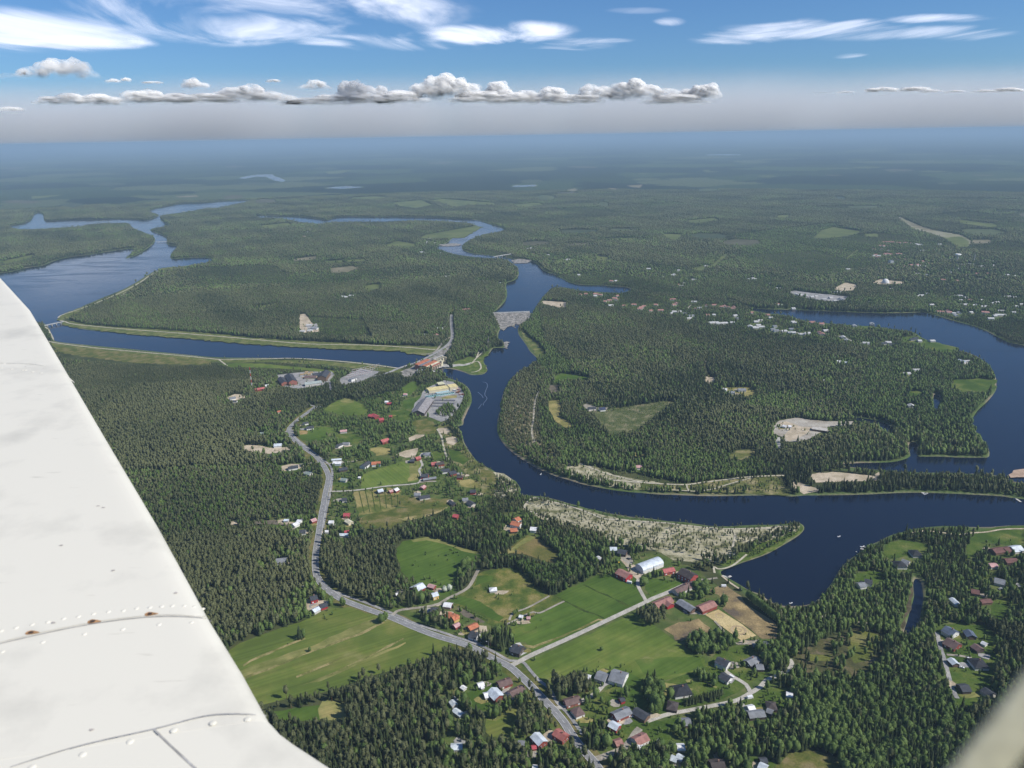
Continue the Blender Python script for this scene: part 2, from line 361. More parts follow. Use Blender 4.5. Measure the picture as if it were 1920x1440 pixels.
 ('gravel','sandgrey',"1092,760 1100,757 1125,765 1140,764 1138,768 1104,772"),
 ('gravel','sand',"1322,706 1345,708 1340,714 1332,720 1322,716"), ('gravel','hay2',"1355,727 1410,727 1420,738 1400,744 1375,738"),
 ('gravel','sand',"424,746 440,739 456,740 464,745 440,752 426,750"),
 ('gravel','hay2',"1170,850 1200,848 1214,851 1205,857 1180,856"),
 ('gravel','sand',"562,590 572,588 590,612 597,616 600,622 570,624 562,616"),
 ('gravel','asphaltpale',"575,612 594,606 597,618 578,620"),
 ('gravel','sand',"1010,567 1020,564 1062,567 1062,575 1050,577 1022,571"),
 ('gravel','asphaltpale',"1478,548 1490,545 1530,550 1590,556 1592,562 1560,566 1530,562 1490,554"),
 ('gravel','sand',"1562,541 1585,530 1608,534 1600,545 1580,546"), ('gravel','sand',"1632,531 1650,524 1700,529 1695,532 1650,533"),
 # gardens and scrub of the village strip
 ('field','rough',"700,930 745,925 790,935 840,935 850,948 800,955 750,950 720,945"),
 ('field','hay2',"690,842 712,838 735,842 730,852 705,855"),('field','lawn',"735,770 760,768 775,776 760,790 738,786"),('field','rough',"560,846 590,850 605,862 590,866 570,858"),
 ('field','lawn',"630,815 665,812 680,822 672,832 640,834"),('field','rough',"770,790 800,786 822,796 815,812 785,815"),('field','lawn',"840,842 862,846 880,862 868,872 846,862"),('field','hay2',"855,900 880,898 905,908 895,915 865,912"),
 ('field','lawn',"805,850 830,848 838,858 815,862"),('field','lawn',"620,905 655,902 660,915 625,918"),('field','rough',"900,880 925,884 935,900 915,905 900,895"),
 # horse farm
 ('paddock','dirt',"1327,1108 1347,1099 1363,1099 1390,1118 1398,1133 1423,1148 1448,1164 1457,1173 1457,1198 1428,1198 1407,1180 1367,1152 1354,1142 1362,1133 1348,1116"),
 ('paddock','dirt',"1245,1180 1273,1167 1292,1165 1310,1160 1333,1178 1337,1188 1312,1186 1293,1193 1278,1203 1265,1200 1263,1192"),
 ('riding_arena','arenasand',"1347,1143 1322,1153 1337,1163 1367,1185 1391,1202 1418,1192 1390,1170"),
 ('paddock','drydirt',"1325,1196 1338,1195 1342,1204 1328,1205"),
 # cleared forest
 ('clearing','clearcut',"1107,774 1130,768 1157,765 1207,757 1248,752 1273,755 1257,770 1237,787 1215,802 1190,817 1170,826 1147,823 1123,808 1107,790"),
 ('clearing','clearcut',"1300,822 1340,812 1380,800 1395,806 1350,822 1312,832"),
 ('clearing','clearcut',"1350,835 1375,820 1400,812 1395,822 1370,838"),
 ('clearing','greenheath',"1360,858 1380,845 1410,842 1420,850 1390,862"), ('clearing','clearcut',"1545,822 1580,812 1620,812 1600,826 1560,836"),
 ('clearing','green2',"410,683 450,680 500,683 600,692 640,698 620,700 580,695 500,690 430,688"),
 ('clearing','rough',"105,650 175,655 250,663 350,672 400,678 395,684 340,684 250,680 150,668 100,660"),
 # embankments of the canal and the dam
 ('embankment','embank',"106,600 120,588 160,574 205,556 236,541 262,527 282,513 302,503 330,499 330,503 300,508 280,519 262,533 236,548 200,562 150,584 122,599 116,606 130,613 220,624 300,631 420,641 480,646 620,654 740,658 798,667 800,662 838,655 820,650 740,648 620,642 480,634 420,627 300,618 200,612 160,608 135,602 122,600 130,606"),
 ('embankment','embank',"88,640 110,643 250,658 410,674 500,674 600,677 660,681 755,693 750,700 660,690 600,683 500,679 410,680 250,664 100,650"),
 ('embankment','rubble',"812,668 832,652 845,640 850,645 838,662 826,672 838,672 838,682 812,682 800,680 782,692 775,705 755,706 750,697 790,680"),
 ('embankment','rubble',"925,588 994,586 995,594 985,602 976,608 968,606 960,611 950,614 944,620 937,614 930,600"),
 ('embankment','rubble',"944,642 950,640 954,646 952,654 944,652"), ('embankment','rubble',"958,488 975,485 998,488 990,493 965,494"), ('embankment','rubble',"820,459 850,456 866,458 860,461 830,462"),
 ('embankment','shoregreen',"850,680 880,668 895,672 912,660 920,655 916,664 906,675 911,688 912,697 895,702 870,696 850,690"),
 ('embankment','concrete',"812,690 818,684 838,683 870,683 880,680 882,683 850,688 822,690"),
 ('embankment','creekbank',"1707,1090 1713,1092 1713,1108 1709,1132 1703,1152 1699,1170 1694,1181 1688,1174 1696,1150 1703,1122 1706,1104"),
 ('embankment','embank',"975,622 985,640 1005,664 1008,672 1024,664 1010,645 992,632 980,618"),
 # far clearings and fields
 ('field','farfield',"735,380 790,375 810,384 780,390 750,386"), ('field','farfield',"800,376 830,373 925,380 930,384 880,384 850,388 830,381"),
 ('field','farfield',"640,372 700,368 735,370 690,374"), ('field','farfield',"470,578 520,568 525,570 500,576 478,581"),
 ('field','farfield',"680,538 700,533 716,534 712,541 690,546"), ('field','farfield',"600,490 680,486 690,489 620,493"),
 ('field','farfield',"480,424 540,418 548,422 510,428"), ('field','fartan',"560,484 600,480 590,486 540,490"), ('field','fartan',"620,503 660,499 675,502 650,510 622,511"),
 ('field','farfield',"715,462 745,452 780,458 770,464"), ('field','farfield',"785,447 870,446 905,425 890,424 800,440"),
 ('field','farfield',"1293,502 1330,500 1360,476 1366,476 1340,500 1310,507"), ('field','farfield',"1525,447 1540,432 1562,426 1618,434 1600,440 1560,446"),
 ('field','runway',"1680,406 1690,408 1740,430 1800,440 1822,452 1815,462 1775,447 1745,437 1715,430 1700,420"),
 ('field','farfield',"1770,446 1800,443 1818,452 1815,463 1800,463 1785,455"), ('field','farfield',"1620,439 1645,438 1647,444 1625,443"),
 ('field','fartan',"1695,414 1750,432 1740,434 1712,424"), ('field','fartan',"1820,450 1860,450 1855,456 1825,456"),
 ('field','farfield',"1280,414 1340,409 1350,413 1300,418"), ('field','farfield',"1240,438 1280,440 1270,450 1255,448"), ('field','farfield',"1100,451 1150,447 1240,444 1180,450"),
 ('field','farfield',"1460,404 1480,403 1478,409 1455,408"), ('field','farfield',"1120,480 1145,483 1135,489 1118,487"), ('field','farfield',"960,384 1010,380 1020,384 980,390"),
 ('field','fartan',"1060,357 1078,353 1085,357 1075,359"), ('field','fartan',"1140,352 1160,354 1158,356 1145,355"), ('field','fartan',"1175,348 1205,346 1200,352 1185,351"),
 ('field','farfield',"610,322 660,318 640,325 615,326"), ('field','farfield',"60,368 120,365 90,370 60,373"), ('field','fartan',"330,368 370,366 372,369 335,370"),
 ('field','farfield',"0,491 60,478 70,480 10,496"), ('field','farfield',"1800,412 1860,420 1850,425 1800,418"), ('field','farfield',"1860,418 1872,424 1855,426 1840,422"),
]
# ------------------------------------------------------------------ roads and tracks: name, width, material, points
ROADS = [
 ('highway',7.8,'asphalt',"593,762 575,775 555,790 543,803 543,814 553,826 570,840 590,854 603,868 611,880 616,893 615,905 611,922 607,945 603,965 600,985 597,1005 593,1030 591,1050 592,1070 596,1084 606,1098 622,1112 645,1126 690,1143 733,1158 780,1178 820,1193 860,1205 890,1216 925,1235 955,1250 975,1267 992,1283 1010,1302 1027,1320 1042,1336 1057,1354 1072,1378 1090,1403 1110,1425 1128,1450 1140,1470"),
 ('cycle_path',3.2,'asphaltpale',"625,1108 650,1118 685,1130 735,1150 780,1170 830,1186 858,1196 890,1206 925,1222 955,1239 978,1240 995,1258 1010,1275 1030,1292 1045,1318 1062,1335 1078,1356 1092,1377"),
 ('cycle_path',3.2,'asphaltpale',"548,806 550,815 560,826 575,838 588,848 605,862 618,872 623,885 622,905 617,935 610,965 604,1000"),
 ('lane',5.6,'palegravel',"956,1250 975,1240 1000,1227 1067,1197 1133,1166 1205,1132 1225,1122 1250,1112 1290,1094 1310,1088"),
 ('lane',4.0,'palegravel',"1212,1128 1203,1112 1196,1097 1197,1086"),
 ('lane',4.0,'sandgrey',"734,1156 745,1146 765,1142 800,1138 824,1132 840,1122 862,1112 878,1102 886,1090 893,1076 897,1068"),
 ('lane',4.2,'palegravel',"1042,1328 1060,1326 1075,1322 1098,1311 1118,1299 1130,1287"),
 ('lane',4.4,'palegravel',"1213,1353 1252,1340 1293,1332 1335,1324 1380,1314 1407,1300 1427,1287 1437,1276 1462,1265 1480,1255 1485,1245 1480,1236"),
 ('lane',4.0,'palegravel',"1407,1299 1399,1284 1378,1271 1360,1258 1358,1252"),
 ('lane',4.0,'palegravel',"1383,1314 1392,1322 1400,1334"),
 ('lane',6.0,'sandgrey',"1118,1424 1140,1416 1160,1408 1175,1398 1185,1385 1192,1374 1200,1366"),
 ('lane',4.0,'asphaltpale',"1757,1186 1762,1210 1772,1242 1777,1262 1785,1290 1795,1310"),
 ('lane',3.0,'sandgrey',"1775,1228 1800,1230 1822,1234"),('lane',3.0,'sand',"1765,1200 1773,1210"),
 ('lane',3.6,'palegravel',"611,922 662,920 723,912 773,908 787,904 790,893 786,882 792,873 789,864 787,860 792,850 805,850"),
 ('lane',3.4,'sandgrey',"786,905 800,903 818,903"),
 ('lane',3.4,'sandgrey',"612,870 640,868 670,864"),('lane',3.4,'sandgrey',"605,866 570,870 545,874"),('lane',3.4,'sandgrey',"575,842 550,842 520,850"),
 ('lane',3.0,'sandgrey',"543,812 530,808"),('lane',4.0,'asphaltpale',"593,762 602,763 605,760"),('lane',4.0,'asphaltpale',"592,762 582,760 575,756"),
 ('track',3.2,'paletrack',"380,1113 440,1108 500,1103 545,1101 575,1099 592,1094"),
 ('track',4.2,'paletrack',"100,637 96,628 90,618 83,612"),
 ('track',4.6,'paletrack',"109,596 118,590 160,576 205,558 236,544 262,530 282,516 299,507"),
 ('track',4.6,'paletrack',"113,601 122,603 140,608 220,616 300,622 425,632 480,637 580,645 680,647 755,651 825,657"),
 ('track',4.6,'paletrack',"83,637 105,643 175,652 250,659 350,668 410,674 430,674 500,673 545,672 605,675 680,682 750,691"),
 ('track',3.4,'paletrack',"410,674 418,680 426,686"),('track',4,'paletrack',"236,548 225,556 212,562"),
 ('dam_road',8.0,'asphaltpale',"700,706 725,700 750,690 785,678 815,663 835,650 845,640 848,630 847,615 846,600 847,590"),
 ('lane',4.0,'embank',"848,588 853,565 862,545 880,520 900,497 918,487"),
 ('lane',5,'sandgrey',"790,665 815,660 832,640 845,632"),
 ('track',3.4,'paletrack',"884,682 895,670 905,660 914,648 916,636 915,630"),('track',3.2,'paletrack',"880,682 896,678 902,690 893,697 884,698"),('track',3.2,'paletrack',"893,672 897,662 899,657"),
 ('track',4.0,'palegravel',"812,688 838,684 868,684 884,680"),
 ('track',2.6,'paletrack',"1030,975 1010,965 990,957 983,950 993,938 1003,933 1027,939 1067,949 1107,963 1133,973 1173,976 1217,979 1250,981 1292,987 1333,990 1367,992 1430,991 1467,991 1470,994 1458,1003 1433,1011 1408,1019"),
 ('track',2.4,'paletrack',"1367,992 1378,1003 1376,1015 1373,1032"),
 ('track',2.4,'paletrack',"1400,1040 1378,1058 1360,1066 1345,1067 1338,1062 1340,1075"),
 ('track',3.4,'paletrack',"1050,883 1077,891 1105,898 1150,901 1200,905 1247,908 1287,909 1317,905 1367,899 1400,895 1460,892 1493,893 1520,892"),
 ('track',3.0,'paletrack',"1060,863 1078,865 1100,875 1125,884 1150,892 1200,904"),
 ('track',2.4,'paletrack',"1287,909 1295,921 1333,918 1367,908 1410,896"),('track',2.2,'paletrack',"1295,921 1260,919 1215,917"),
 ('track',3.0,'paletrack',"1012,730 1003,755 1000,790 997,810 1003,830 1020,850 1045,866"),
 ('track',3.0,'paletrack',"820,805 828,820 832,840 838,858 842,862"),
 ('track',2.6,'paletrack',"968,920 948,928 930,932"),('track',3,'sandgrey',"1220,697 1260,668 1262,662"),
 ('track',2.4,'paletrack',"1182,660 1230,666 1290,672 1325,678"),('track',2.4,'sandgrey',"1422,717 1480,717 1540,714"),
 ('track',3.4,'drytrack',"1325,678 1322,690 1330,708"),
 ('track',2.4,'sandgrey',"950,1171 965,1164 980,1156 1000,1148 1012,1150 1045,1134 1058,1128"),('track',2.4,'sandgrey',"955,1164 962,1150 985,1142 1005,1132 1030,1118"),
 ('lane',3.0,'sandgrey',"1298,1098 1310,1088 1325,1087 1345,1084"),('track',2.4,'sand',"1353,1080 1370,1094 1390,1107"),
 ('track',2.2,'sandgrey',"1340,1165 1358,1185 1375,1205 1395,1208 1425,1200"),
 ('lane',2.6,'sand',"1708,1000 1740,996 1795,1003 1820,1000 1850,998 1880,993 1920,992"),('lane',3,'sandgrey',"1660,1050 1680,1063 1690,1067"),
 ('lane',4.0,'asphaltpale',"1895,1085 1912,1100 1925,1110"),('track',3,'sandgrey',"1500,1156 1560,1158 1600,1165 1640,1172"),
 ('lane',5.5,'palegravel',"1350,563 1362,560 1375,556"),('lane',4,'sandgrey',"1240,577 1260,579 1275,582"),('lane',5,'sandgrey',"1288,580 1296,572"),('lane',5,'sandgrey',"1330,510 1350,504 1348,500"),('lane',4,'sandgrey',"1305,540 1320,530"),
 ('lane',4.5,'palegravel',"1545,626 1580,632 1600,640 1630,647 1655,650"),('lane',4,'palegravel',"1455,620 1480,622 1510,626"),
 ('lane',8,'fartan',"1660,407 1690,396"),('lane',7,'farfield',"1588,485 1600,475 1610,468"),
]
# forest character: outline, density factor, (pine, spruce, birch), height factor
ZONES = [
 ("100,660 400,690 560,730 600,800 590,1000 585,1090 460,1200 380,1180 90,640", 1.0, (.9,.08,.02), .95),
 ("480,1300 640,1290 760,1230 870,1200 960,1260 1000,1310 900,1440 1000,1500 600,1500", 1.0, (.45,.5,.05), 1.0),
 ("600,1010 740,1010 760,1060 745,1140 650,1120 600,1090", 1.0, (.75,.2,.05), 1.0),
 ("690,990 900,945 1000,990 1060,1000 1140,1040 1160,1075 1030,1110 900,1060 860,1040 760,1010", 1.05, (.2,.5,.3), 1.0),
 ("1010,1000 1140,1040 1160,1075 1090,1090 1030,1110 960,1062 1050,1055 1030,1020", 1.05, (.05,.3,.65), 1.05),
 ("600,770 800,720 830,790 840,860 780,860 680,880 620,870 560,800", .45, (.1,.15,.75), .8),
 ("620,870 680,880 672,1000 610,1010", .6, (.4,.15,.45), .85),
 ("690,920 930,870 930,950 850,950 750,950", .42, (.4,.1,.5), .8),
 ("835,790 868,830 920,882 935,935 905,940 860,880 830,840", .5, (.7,.1,.2), .7),
 ("945,765 965,700 1000,690 1015,760 1010,820 1060,866 985,864 945,830", .62, (.95,.03,.02), .95),
 ("970,600 1010,580 1020,640 1075,690 1060,720 1010,690 990,650", .9, (.1,.2,.7), .9),
 ("1010,760 1100,800 1200,850 1400,860 1460,880 1400,895 1280,905 1150,890 1060,860 1015,820", 1.0, (.15,.35,.5), 1.0),
 ("1380,730 1520,745 1520,775 1400,770", 1.0, (.1,.2,.7), 1.0),
 ("1590,830 1700,800 1710,860 1600,865", 1.0, (.2,.2,.6), 1.0),
 ("1640,620 1870,690 1870,740 1820,790 1860,860 1710,850 1660,790 1600,780 1620,700", 1.0, (.1,.35,.55), 1.05),
 ("980,944 1110,957 1250,979 1400,988 1505,985 1410,1022 1352,1056 1225,1032 1100,1002 1000,967", .42, (.9,.0,.1), .55),
 ("1350,1060 1505,990 1503,998 1390,1056", .9, (0,.1,.9), .45),
 ("1045,876 1110,873 1290,908 1470,892 1482,928 1200,920 1090,898", .2, (.8,.0,.2), .5),
 ("1500,885 1600,872 1920,895 1930,935 1800,927 1500,928", .75, (.85,.1,.05), 1.0),
 ("1600,1000 1920,990 1930,1180 1740,1180 1600,1100", .95, (.15,.35,.5), 1.0),
 ("1470,1136 1600,1050 1720,1090 1700,1180 1600,1190 1460,1200", 1.0, (.05,.35,.6), 1.0),
 ("1440,1180 1700,1180 1780,1500 1200,1500 1180,1400 1300,1340 1480,1300", 1.1, (.02,.42,.56), 1.0),
 ("1700,1180 1765,1190 1800,1330 1860,1440 1760,1500", 1.05, (.05,.35,.6), 1.0),
 ("1500,1290 1580,1330 1640,1460 1560,1500 1500,1380", 1.0, (.0,.1,.9), 1.0),
 ("850,600 925,590 940,640 900,670 850,690 840,650", 1.0, (.3,.3,.4), .9),
 ("480,440 620,420 760,440 700,560 640,600 470,590", 1.0, (.6,.2,.2), .9),
 ("1080,545 1440,580 1600,610 1700,640 1640,660 1400,640 1080,572", .8, (.45,.3,.25), .85),
 ("1020,480 1440,520 1500,575 1300,560 1100,540 1040,520", 1.0, (.3,.3,.4), .9),
 ("1480,540 1740,560 1920,560 1920,640 1700,580 1480,578", 1.0, (.25,.3,.45), .9),
 ("1560,440 1920,440 1920,560 1560,560", 1.0, (.5,.3,.2), .9),
 ("1380,440 1560,420 1700,480 1560,520 1400,500", .8, (.2,.2,.6), .7),
 ("560,595 680,600 700,640 560,630", .7, (.2,.4,.4), .5),
 ("410,683 640,698 620,700 430,688", .2, (.2,.2,.6), .3),
 ("545,672 760,692 740,700 640,690 545,680", .6, (.1,.2,.7), .5),
 ("870,740 885,720 886,756 870,800 850,800 862,760", .9, (0,.1,.9), .6),
 ("820,780 840,770 812,762 800,780", .9, (.2,.4,.4), .8),
 ("1107,774 1248,752 1273,755 1190,817 1147,823", 1.0, (.4,.2,.4), .18),
 ("1590,1180 1665,1190 1640,1275 1500,1275 1490,1225", .16, (.2,.3,.5), .8),
]
# x1,y1,x2,y2 = the two ends of the ridge in photo pixels; width m; roof; wall; wall height; label; (options: k=kind name, s=shape, w=windows)
HOUSES = [
 (774,1103,792,1094,12,'palemetal','redwood',4,"large pale metal roofed barn with red walls below the bushy field",'k=barn'),
 (804,1096,815,1099,6,'pinkroof','redwood',3,"little shed with faded pink roof right of the pale metal barn",'k=shed'),
 (743,1113,748,1112,4.5,'white','redwood',3,"tiny red shed with white roof at the pine wood edge, left of the metal barn",'k=shed'),
 (810,1114,819,1111,8,'palemetal','yellow',4.5,"yellow house with pale blue roof beside the white blossoming trees",'k=house c w'),
 (833,1131,847,1133,8,'white','pinkwall',3,"shed with flat white roof and pink walls at the bend of the gravel lane",'k=shed'),
 (838,1149,857,1156,9,'orange','yellow',3.5,"house with bright orange roof and yellow gable beside the tilled strip",'k=house c w'),
 (848,1158,857,1154,8,'orange','yellow',3.5,"short orange roofed wing in front of the yellow gabled house",'k=annex'),
 (878,1176,894,1169,8,'orange','darkwood',3.2,"long orange roofed outbuilding on the sandy yard by the highway",'k=outbuilding'),
 (882,1186,896,1190,10,'dark','white',3.2,"house with dark roof and white gable in front of the orange outbuilding",'k=house c w'),
 (918,1104,931,1103,7,'white','pale',2.6,"small white hut with hipped roof alone in the rough garden field",'k=hut s=hip'),
 (851,1173,860,1168,6,'pinkroof','redwood',3,"small pink roofed shed below the orange roofed yellow house",'k=shed'),
 (812,1149,821,1145,5,'white','darkwood',2.6,"narrow white roofed shed in the trees left of the yellow gabled house",'k=shed'),
 (808,1141,820,1141,8,'dark','darkwood',3,"dark roofed house hidden in trees by the bend of the gravel lane",'k=house'),
 (962,1211,978,1216,12,'dark','darkwood',4.5,"dark modern house on white gravel at the highway junction",'k=house c w'),
 (974,1154,980,1155,4,'white','white',2.6,"small white shed by the dirt track beside the big green field",'k=shed'),
 (988,1157,994,1157,4,'pinkroof','pinkwall',2.6,"small pale pink shed by the dirt track beside the big green field",'k=shed'),
 (922,1291,936,1305,11,'palemetal','redwood',4,"long pale metal roofed barn with red end wall in the yard left of the highway",'k=barn'),
 (908,1302,919,1299,7,'white','pale',2.8,"low white roofed lean-to joined to the left side of the metal barn",'k=annex'),
 (934,1281,957,1273,9,'brown','redwood',3.2,"long red house with brown roof behind the metal barn, left of the highway",'k=house c w'),
 (956,1299,981,1287,9,'brown','white',3.2,"long white walled house with brown roof close to the highway",'k=house c w'),
 (896,1283,906,1280,6,'white','pale',2.6,"white roofed shed on the lawn behind the metal barn",'k=shed'),
 (902,1288,907,1287,3,'white','pale',2.2,"tiny white box shed beside the white roofed shed on the lawn",'k=shed'),
 (866,1286,872,1290,4,'white','pale',2.2,"tiny white roofed hut at the pine wood edge left of the lawn",'k=shed'),
 (847,1313,853,1321,5,'palemetal','pale',2.8,"narrow pale roofed shed in the pine wood edge below the lawn",'k=shed'),
 (852,1329,866,1339,5,'palemetal','pale',2.6,"long pale blue roofed shed half hidden by the wood edge",'k=shed'),
 (1059,1315,1086,1307,9,'brown','brick',3.2,"long brick house with dark brown roof behind the branching lane",'k=house c w'),
 (1075,1335,1091,1329,10,'brown','white',3.2,"brown roofed house with white walls in the corner below the branching lane",'k=house s=hip w'),
 (1003,1375,1018,1391,9,'palemetal','redwood',4.2,"tall barn with white metal roof and red gable, bottom of the view",'k=barn w'),
 (1042,1369,1061,1381,9,'red','redwood',4.2,"red house with red roof and white trim beside the highway near the bottom",'k=house c w'),
 (1050,1379,1058,1375,7,'red','redwood',3.6,"red roofed wing of the red highway house",'k=annex'),
 (998,1400,1004,1399,4,'crimson','redwood',2.4,"tiny bright red roofed shed below the tall barn",'k=shed'),
 (846,1398,866,1397,7,'palemetal','pale',2.6,"pale roofed cottage under the pines near the bottom left wood",'k=cottage'),
 (972,1391,983,1392,5,'grey','pale',2.6,"grey hut on the sandy path left of the tall barn",'k=hut'),
 (1000,1437,1008,1438,5,'white','pale',2.6,"white hut on the bottom edge of the view",'k=hut'),
 (1095,1266,1106,1269,7,'white','white',3,"little white roofed house at the corner of the big pine stand",'k=house w'),
 (1122,1262,1136,1267,12,'grey','grey',3.5,"grey roofed garage house at the head of the gravel drive",'k=house w'),
 (1150,1261,1170,1267,17,'grey','white',3.8,"large white house with broad grey roof beside the green field corner",'k=house c w'),
 (1151,1340,1179,1328,10,'grey','redwood',3.4,"long grey roofed house with red and white front among gardens",'k=house c w'),
 (1190,1329,1214,1343,9,'dark','brownwall',3.4,"long dark roofed barn pointing at the end of the gravel road",'k=barn'),
 (1145,1354,1160,1362,8,'palemetal','crimsonwall',3.4,"pale roofed shed with bright red gable below the long garden house",'k=shed'),
 (1142,1357,1148,1358,4,'white','pale',2.2,"white dome shaped shed left of the red gabled shed",'k=shed'),
 (1261,1293,1293,1288,14,'black','white',3.2,"wide black hip roofed house on the lawn above the dense hedge",'k=house s=hip c w'),
 (1254,1319,1268,1322,11,'darkbrown','darkwood',3,"dark brown square garage by the gravel road left of the hedge",'k=garage s=hip'),
 (1279,1351,1293,1350,9,'grey','brownwall',3.2,"grey roofed cottage alone on the slope below the gravel road",'k=cottage'),
 (1190,1387,1211,1377,10,'rust','white',3.4,"long house with rust pink roof beside the sandy side road",'k=house c w'),
 (1153,1391,1165,1387,7,'rust','brownwall',2.8,"small brown roofed shed left of the rust roofed house",'k=shed'),
 (1138,1383,1143,1387,4,'white','white',2.4,"small white hut on the lawn above the brown shed",'k=hut'),
 (1260,1419,1268,1422,6,'palemetal','pale',2.6,"left one of two twin pale sheds below the rust roofed house",'k=shed'),
 (1271,1416,1279,1420,6,'palemetal','pale',2.6,"right one of two twin pale sheds below the rust roofed house",'k=shed'),
 (1270,1398,1283,1398,7,'white','pale',2.6,"white roofed shed under birches above the twin pale sheds",'k=shed'),
 (1336,1432,1354,1430,13,'darkbrown','brownwall',3.4,"dark roofed house cut by the bottom edge, right of the twin sheds",'k=house c'),
 (1163,1311,1169,1309,5,'dark','crimsonwall',3,"narrow red shed with dark roof in the trees above the long garden house",'k=shed'),
 (1194,1397,1208,1401,5,'white','pale',2.6,"low white shed just below the rust roofed house",'k=shed'),
 (1233,1389,1243,1392,6,'grey','darkwood',2.6,"small grey shed at the foot of the vegetable beds",'k=shed'),
 (1345,1234,1366,1243,10,'dark','white',5,"tall white house with dark roof below the horse paddock trees",'k=house c w'),
 (1353,1263,1369,1272,9,'dark','white',3.4,"dark roofed white garage house below the tall white house",'k=garage w'),
 (1401,1241,1419,1232,9,'grey','darkwood',3.2,"grey roofed house on a grey paved yard below the riding arena",'k=house c w'),
 (1418,1248,1430,1248,8,'grey','darkwood',2.8,"small grey garage at the corner of the grey paved yard",'k=garage'),
 (1412,1208,1420,1208,6,'grey','darkwood',2.8,"small grey shed just below the brown paddock corner",'k=shed'),
 (1427,1207,1439,1205,7,'grey','darkwood',2.8,"wider grey shed right of the small shed under the brown paddock",'k=shed'),
 (1403,1326,1413,1324,7,'white','white',2.8,"white roofed hut with patio on the lawn right of the lane fork",'k=hut w'),
 (1440,1320,1453,1321,10,'darkbrown','brownwall',3,"dark brown hipped cottage on the lawn right of the lane fork",'k=cottage s=hip'),
 (1403,1337,1432,1334,9,'grey','darkwood',3,"grey roofed house half hidden by the thick spruces right of the lane fork",'k=house'),
 (1475,1299,1486,1301,6,'white','white',2.8,"bright white shed at the tree edge right of the lawn",'k=shed'),
 (1425,1424,1437,1423,6,'dark','darkwood',2.6,"dark shed on the small bottom lawn",'k=shed'),
 (1427,1433,1435,1437,7,'palemetal','pale',2.8,"pale roofed shed on the small bottom lawn",'k=shed'),
 (1440,1330,1448,1333,6,'grey','darkwood',2.6,"grey playhouse sized shed below the dark hipped cottage",'k=shed'),
 (1278,1067,1302,1079,14,'darkbrown','redwhite',7,"tall manor like red and white hall with dark roof near the point of the river",'k=hall c w'),
 (1266,1107,1299,1091,10,'brown','pale',3.6,"very long brown roofed house right of the lane below the hall",'k=house c w'),
 (1228,1132,1257,1120,11,'rust','yellow',3.6,"long house with rust pink roof beside the lane junction",'k=house c w'),
 (1246,1124,1258,1133,9,'rust','crimsonwall',3.6,"rust roofed side wing with red gable joining the house at the lane junction",'k=annex'),
 (1274,1125,1300,1141,10,'grey','darkwood',4,"long weathered grey barn right of the rust roofed house",'k=barn'),
 (1311,1139,1338,1128,11,'rust','redwood',4,"red stable with rust brown roof beside the riding arena",'k=stable'),
 (1243,1069,1263,1065,8,'redbright','redwhite',4,"red and white house with bright red roof left of the tall hall",'k=house c w'),
 (1199,1062,1237,1048,14,'palemetal','white',4.5,"long white arched farm hall behind the red roofed house",'k=farm_hall s=arch'),
 (1160,1068,1180,1078,12,'rust','crimsonwall',5,"big red barn with brown roof beside the sandy farmyard",'k=barn w'),
 (1160,1031,1175,1034,10,'dark','darkwood',3.6,"dark machine shed at the edge of the heath above the farmyard",'k=shed'),
 (1144,1027,1156,1027,8,'palemetal','pale',3.2,"white roofed shed left of the dark machine shed",'k=shed'),
 (1121,1043,1127,1047,4,'white','white',2.6,"small white caravan shaped hut left of the farmyard",'k=hut'),
 (960,978,976,982,10,'orange','white',4.5,"orange roofed house in the wood near the heath",'k=house c w'),
 (966,973,972,970,9,'orange','white',4.5,"side wing of the orange roofed house in the wood near the heath",'k=annex'),
 (957,992,969,991,9,'orange','darkwood',3.2,"orange roofed garage below the house in the wood near the heath",'k=garage'),
 (995,989,1006,990,9,'white','white',3.4,"white roofed house right of the orange roofed ones near the heath",'k=house'),
 (582,1120,593,1117,9,'dark','crimsonwall',4.5,"red house with dark roof at the wood edge above the big meadow",'k=house c w'),
 (600,1135,612,1131,8,'dark','crimsonwall',3,"red outbuilding with dark roof at the top edge of the big meadow",'k=outbuilding'),
 (586,1144,597,1138,7,'palemetal','pale',3,"white sheds row left of the red outbuilding above the big meadow",'k=shed'),
 (645,963,655,963,9,'crimson','redwood',3.4,"bright red roofed house right of the highway beside the striped field",'k=house'),
 (650,974,658,979,7,'cream','cream',3.2,"cream roofed house just below the bright red roofed one",'k=house'),
 (637,1001,654,1001,6,'palemetal','pale',3,"long white roofed shed right of the highway above the dark pine stand",'k=shed'),
 (646,996,654,995,5,'crimson','redwood',2.8,"small red roofed shed just above the long white one",'k=shed'),
 (618,977,624,977,7,'white','white',3,"white house close to the right side of the highway",'k=house'),
 (610,995,616,995,5,'white','white',2.6,"tiny white shed on the highway verge",'k=shed'),
 (549,983,558,979,8,'white','white',3,"white roofed house beside the sandy clearing left of the highway",'k=house'),
 (558,975,564,976,6,'white','white',3,"second white building up against the sandy clearing left of the highway",'k=outbuilding'),
 (533,974,541,974,5,'palemetal','pale',2.8,"small white shed at the orange sand heap left of the highway",'k=shed'),
 (583,975,591,972,8,'pinkroof','redwood',3.2,"red house with pink roof near the left verge of the highway",'k=house'),
 (560,995,573,994,9,'dark','white',3.2,"dark roofed white house left of the highway below the sandy clearing",'k=house'),
 (518,1049,538,1047,11,'grey','grey',3.2,"long grey house deep in the pines left of the highway",'k=house'),
 (540,876,558,873,9,'dark','white',3.2,"dark roofed house left of the highway bend",'k=house'),
 (573,885,583,887,8,'greenroof','pale',3.2,"green grey roofed house in the pines left of the highway bend",'k=house'),
 (679,873,691,865,10,'dark','white',4,"dark gabled house at the top left corner of the bright green field",'k=house c'),
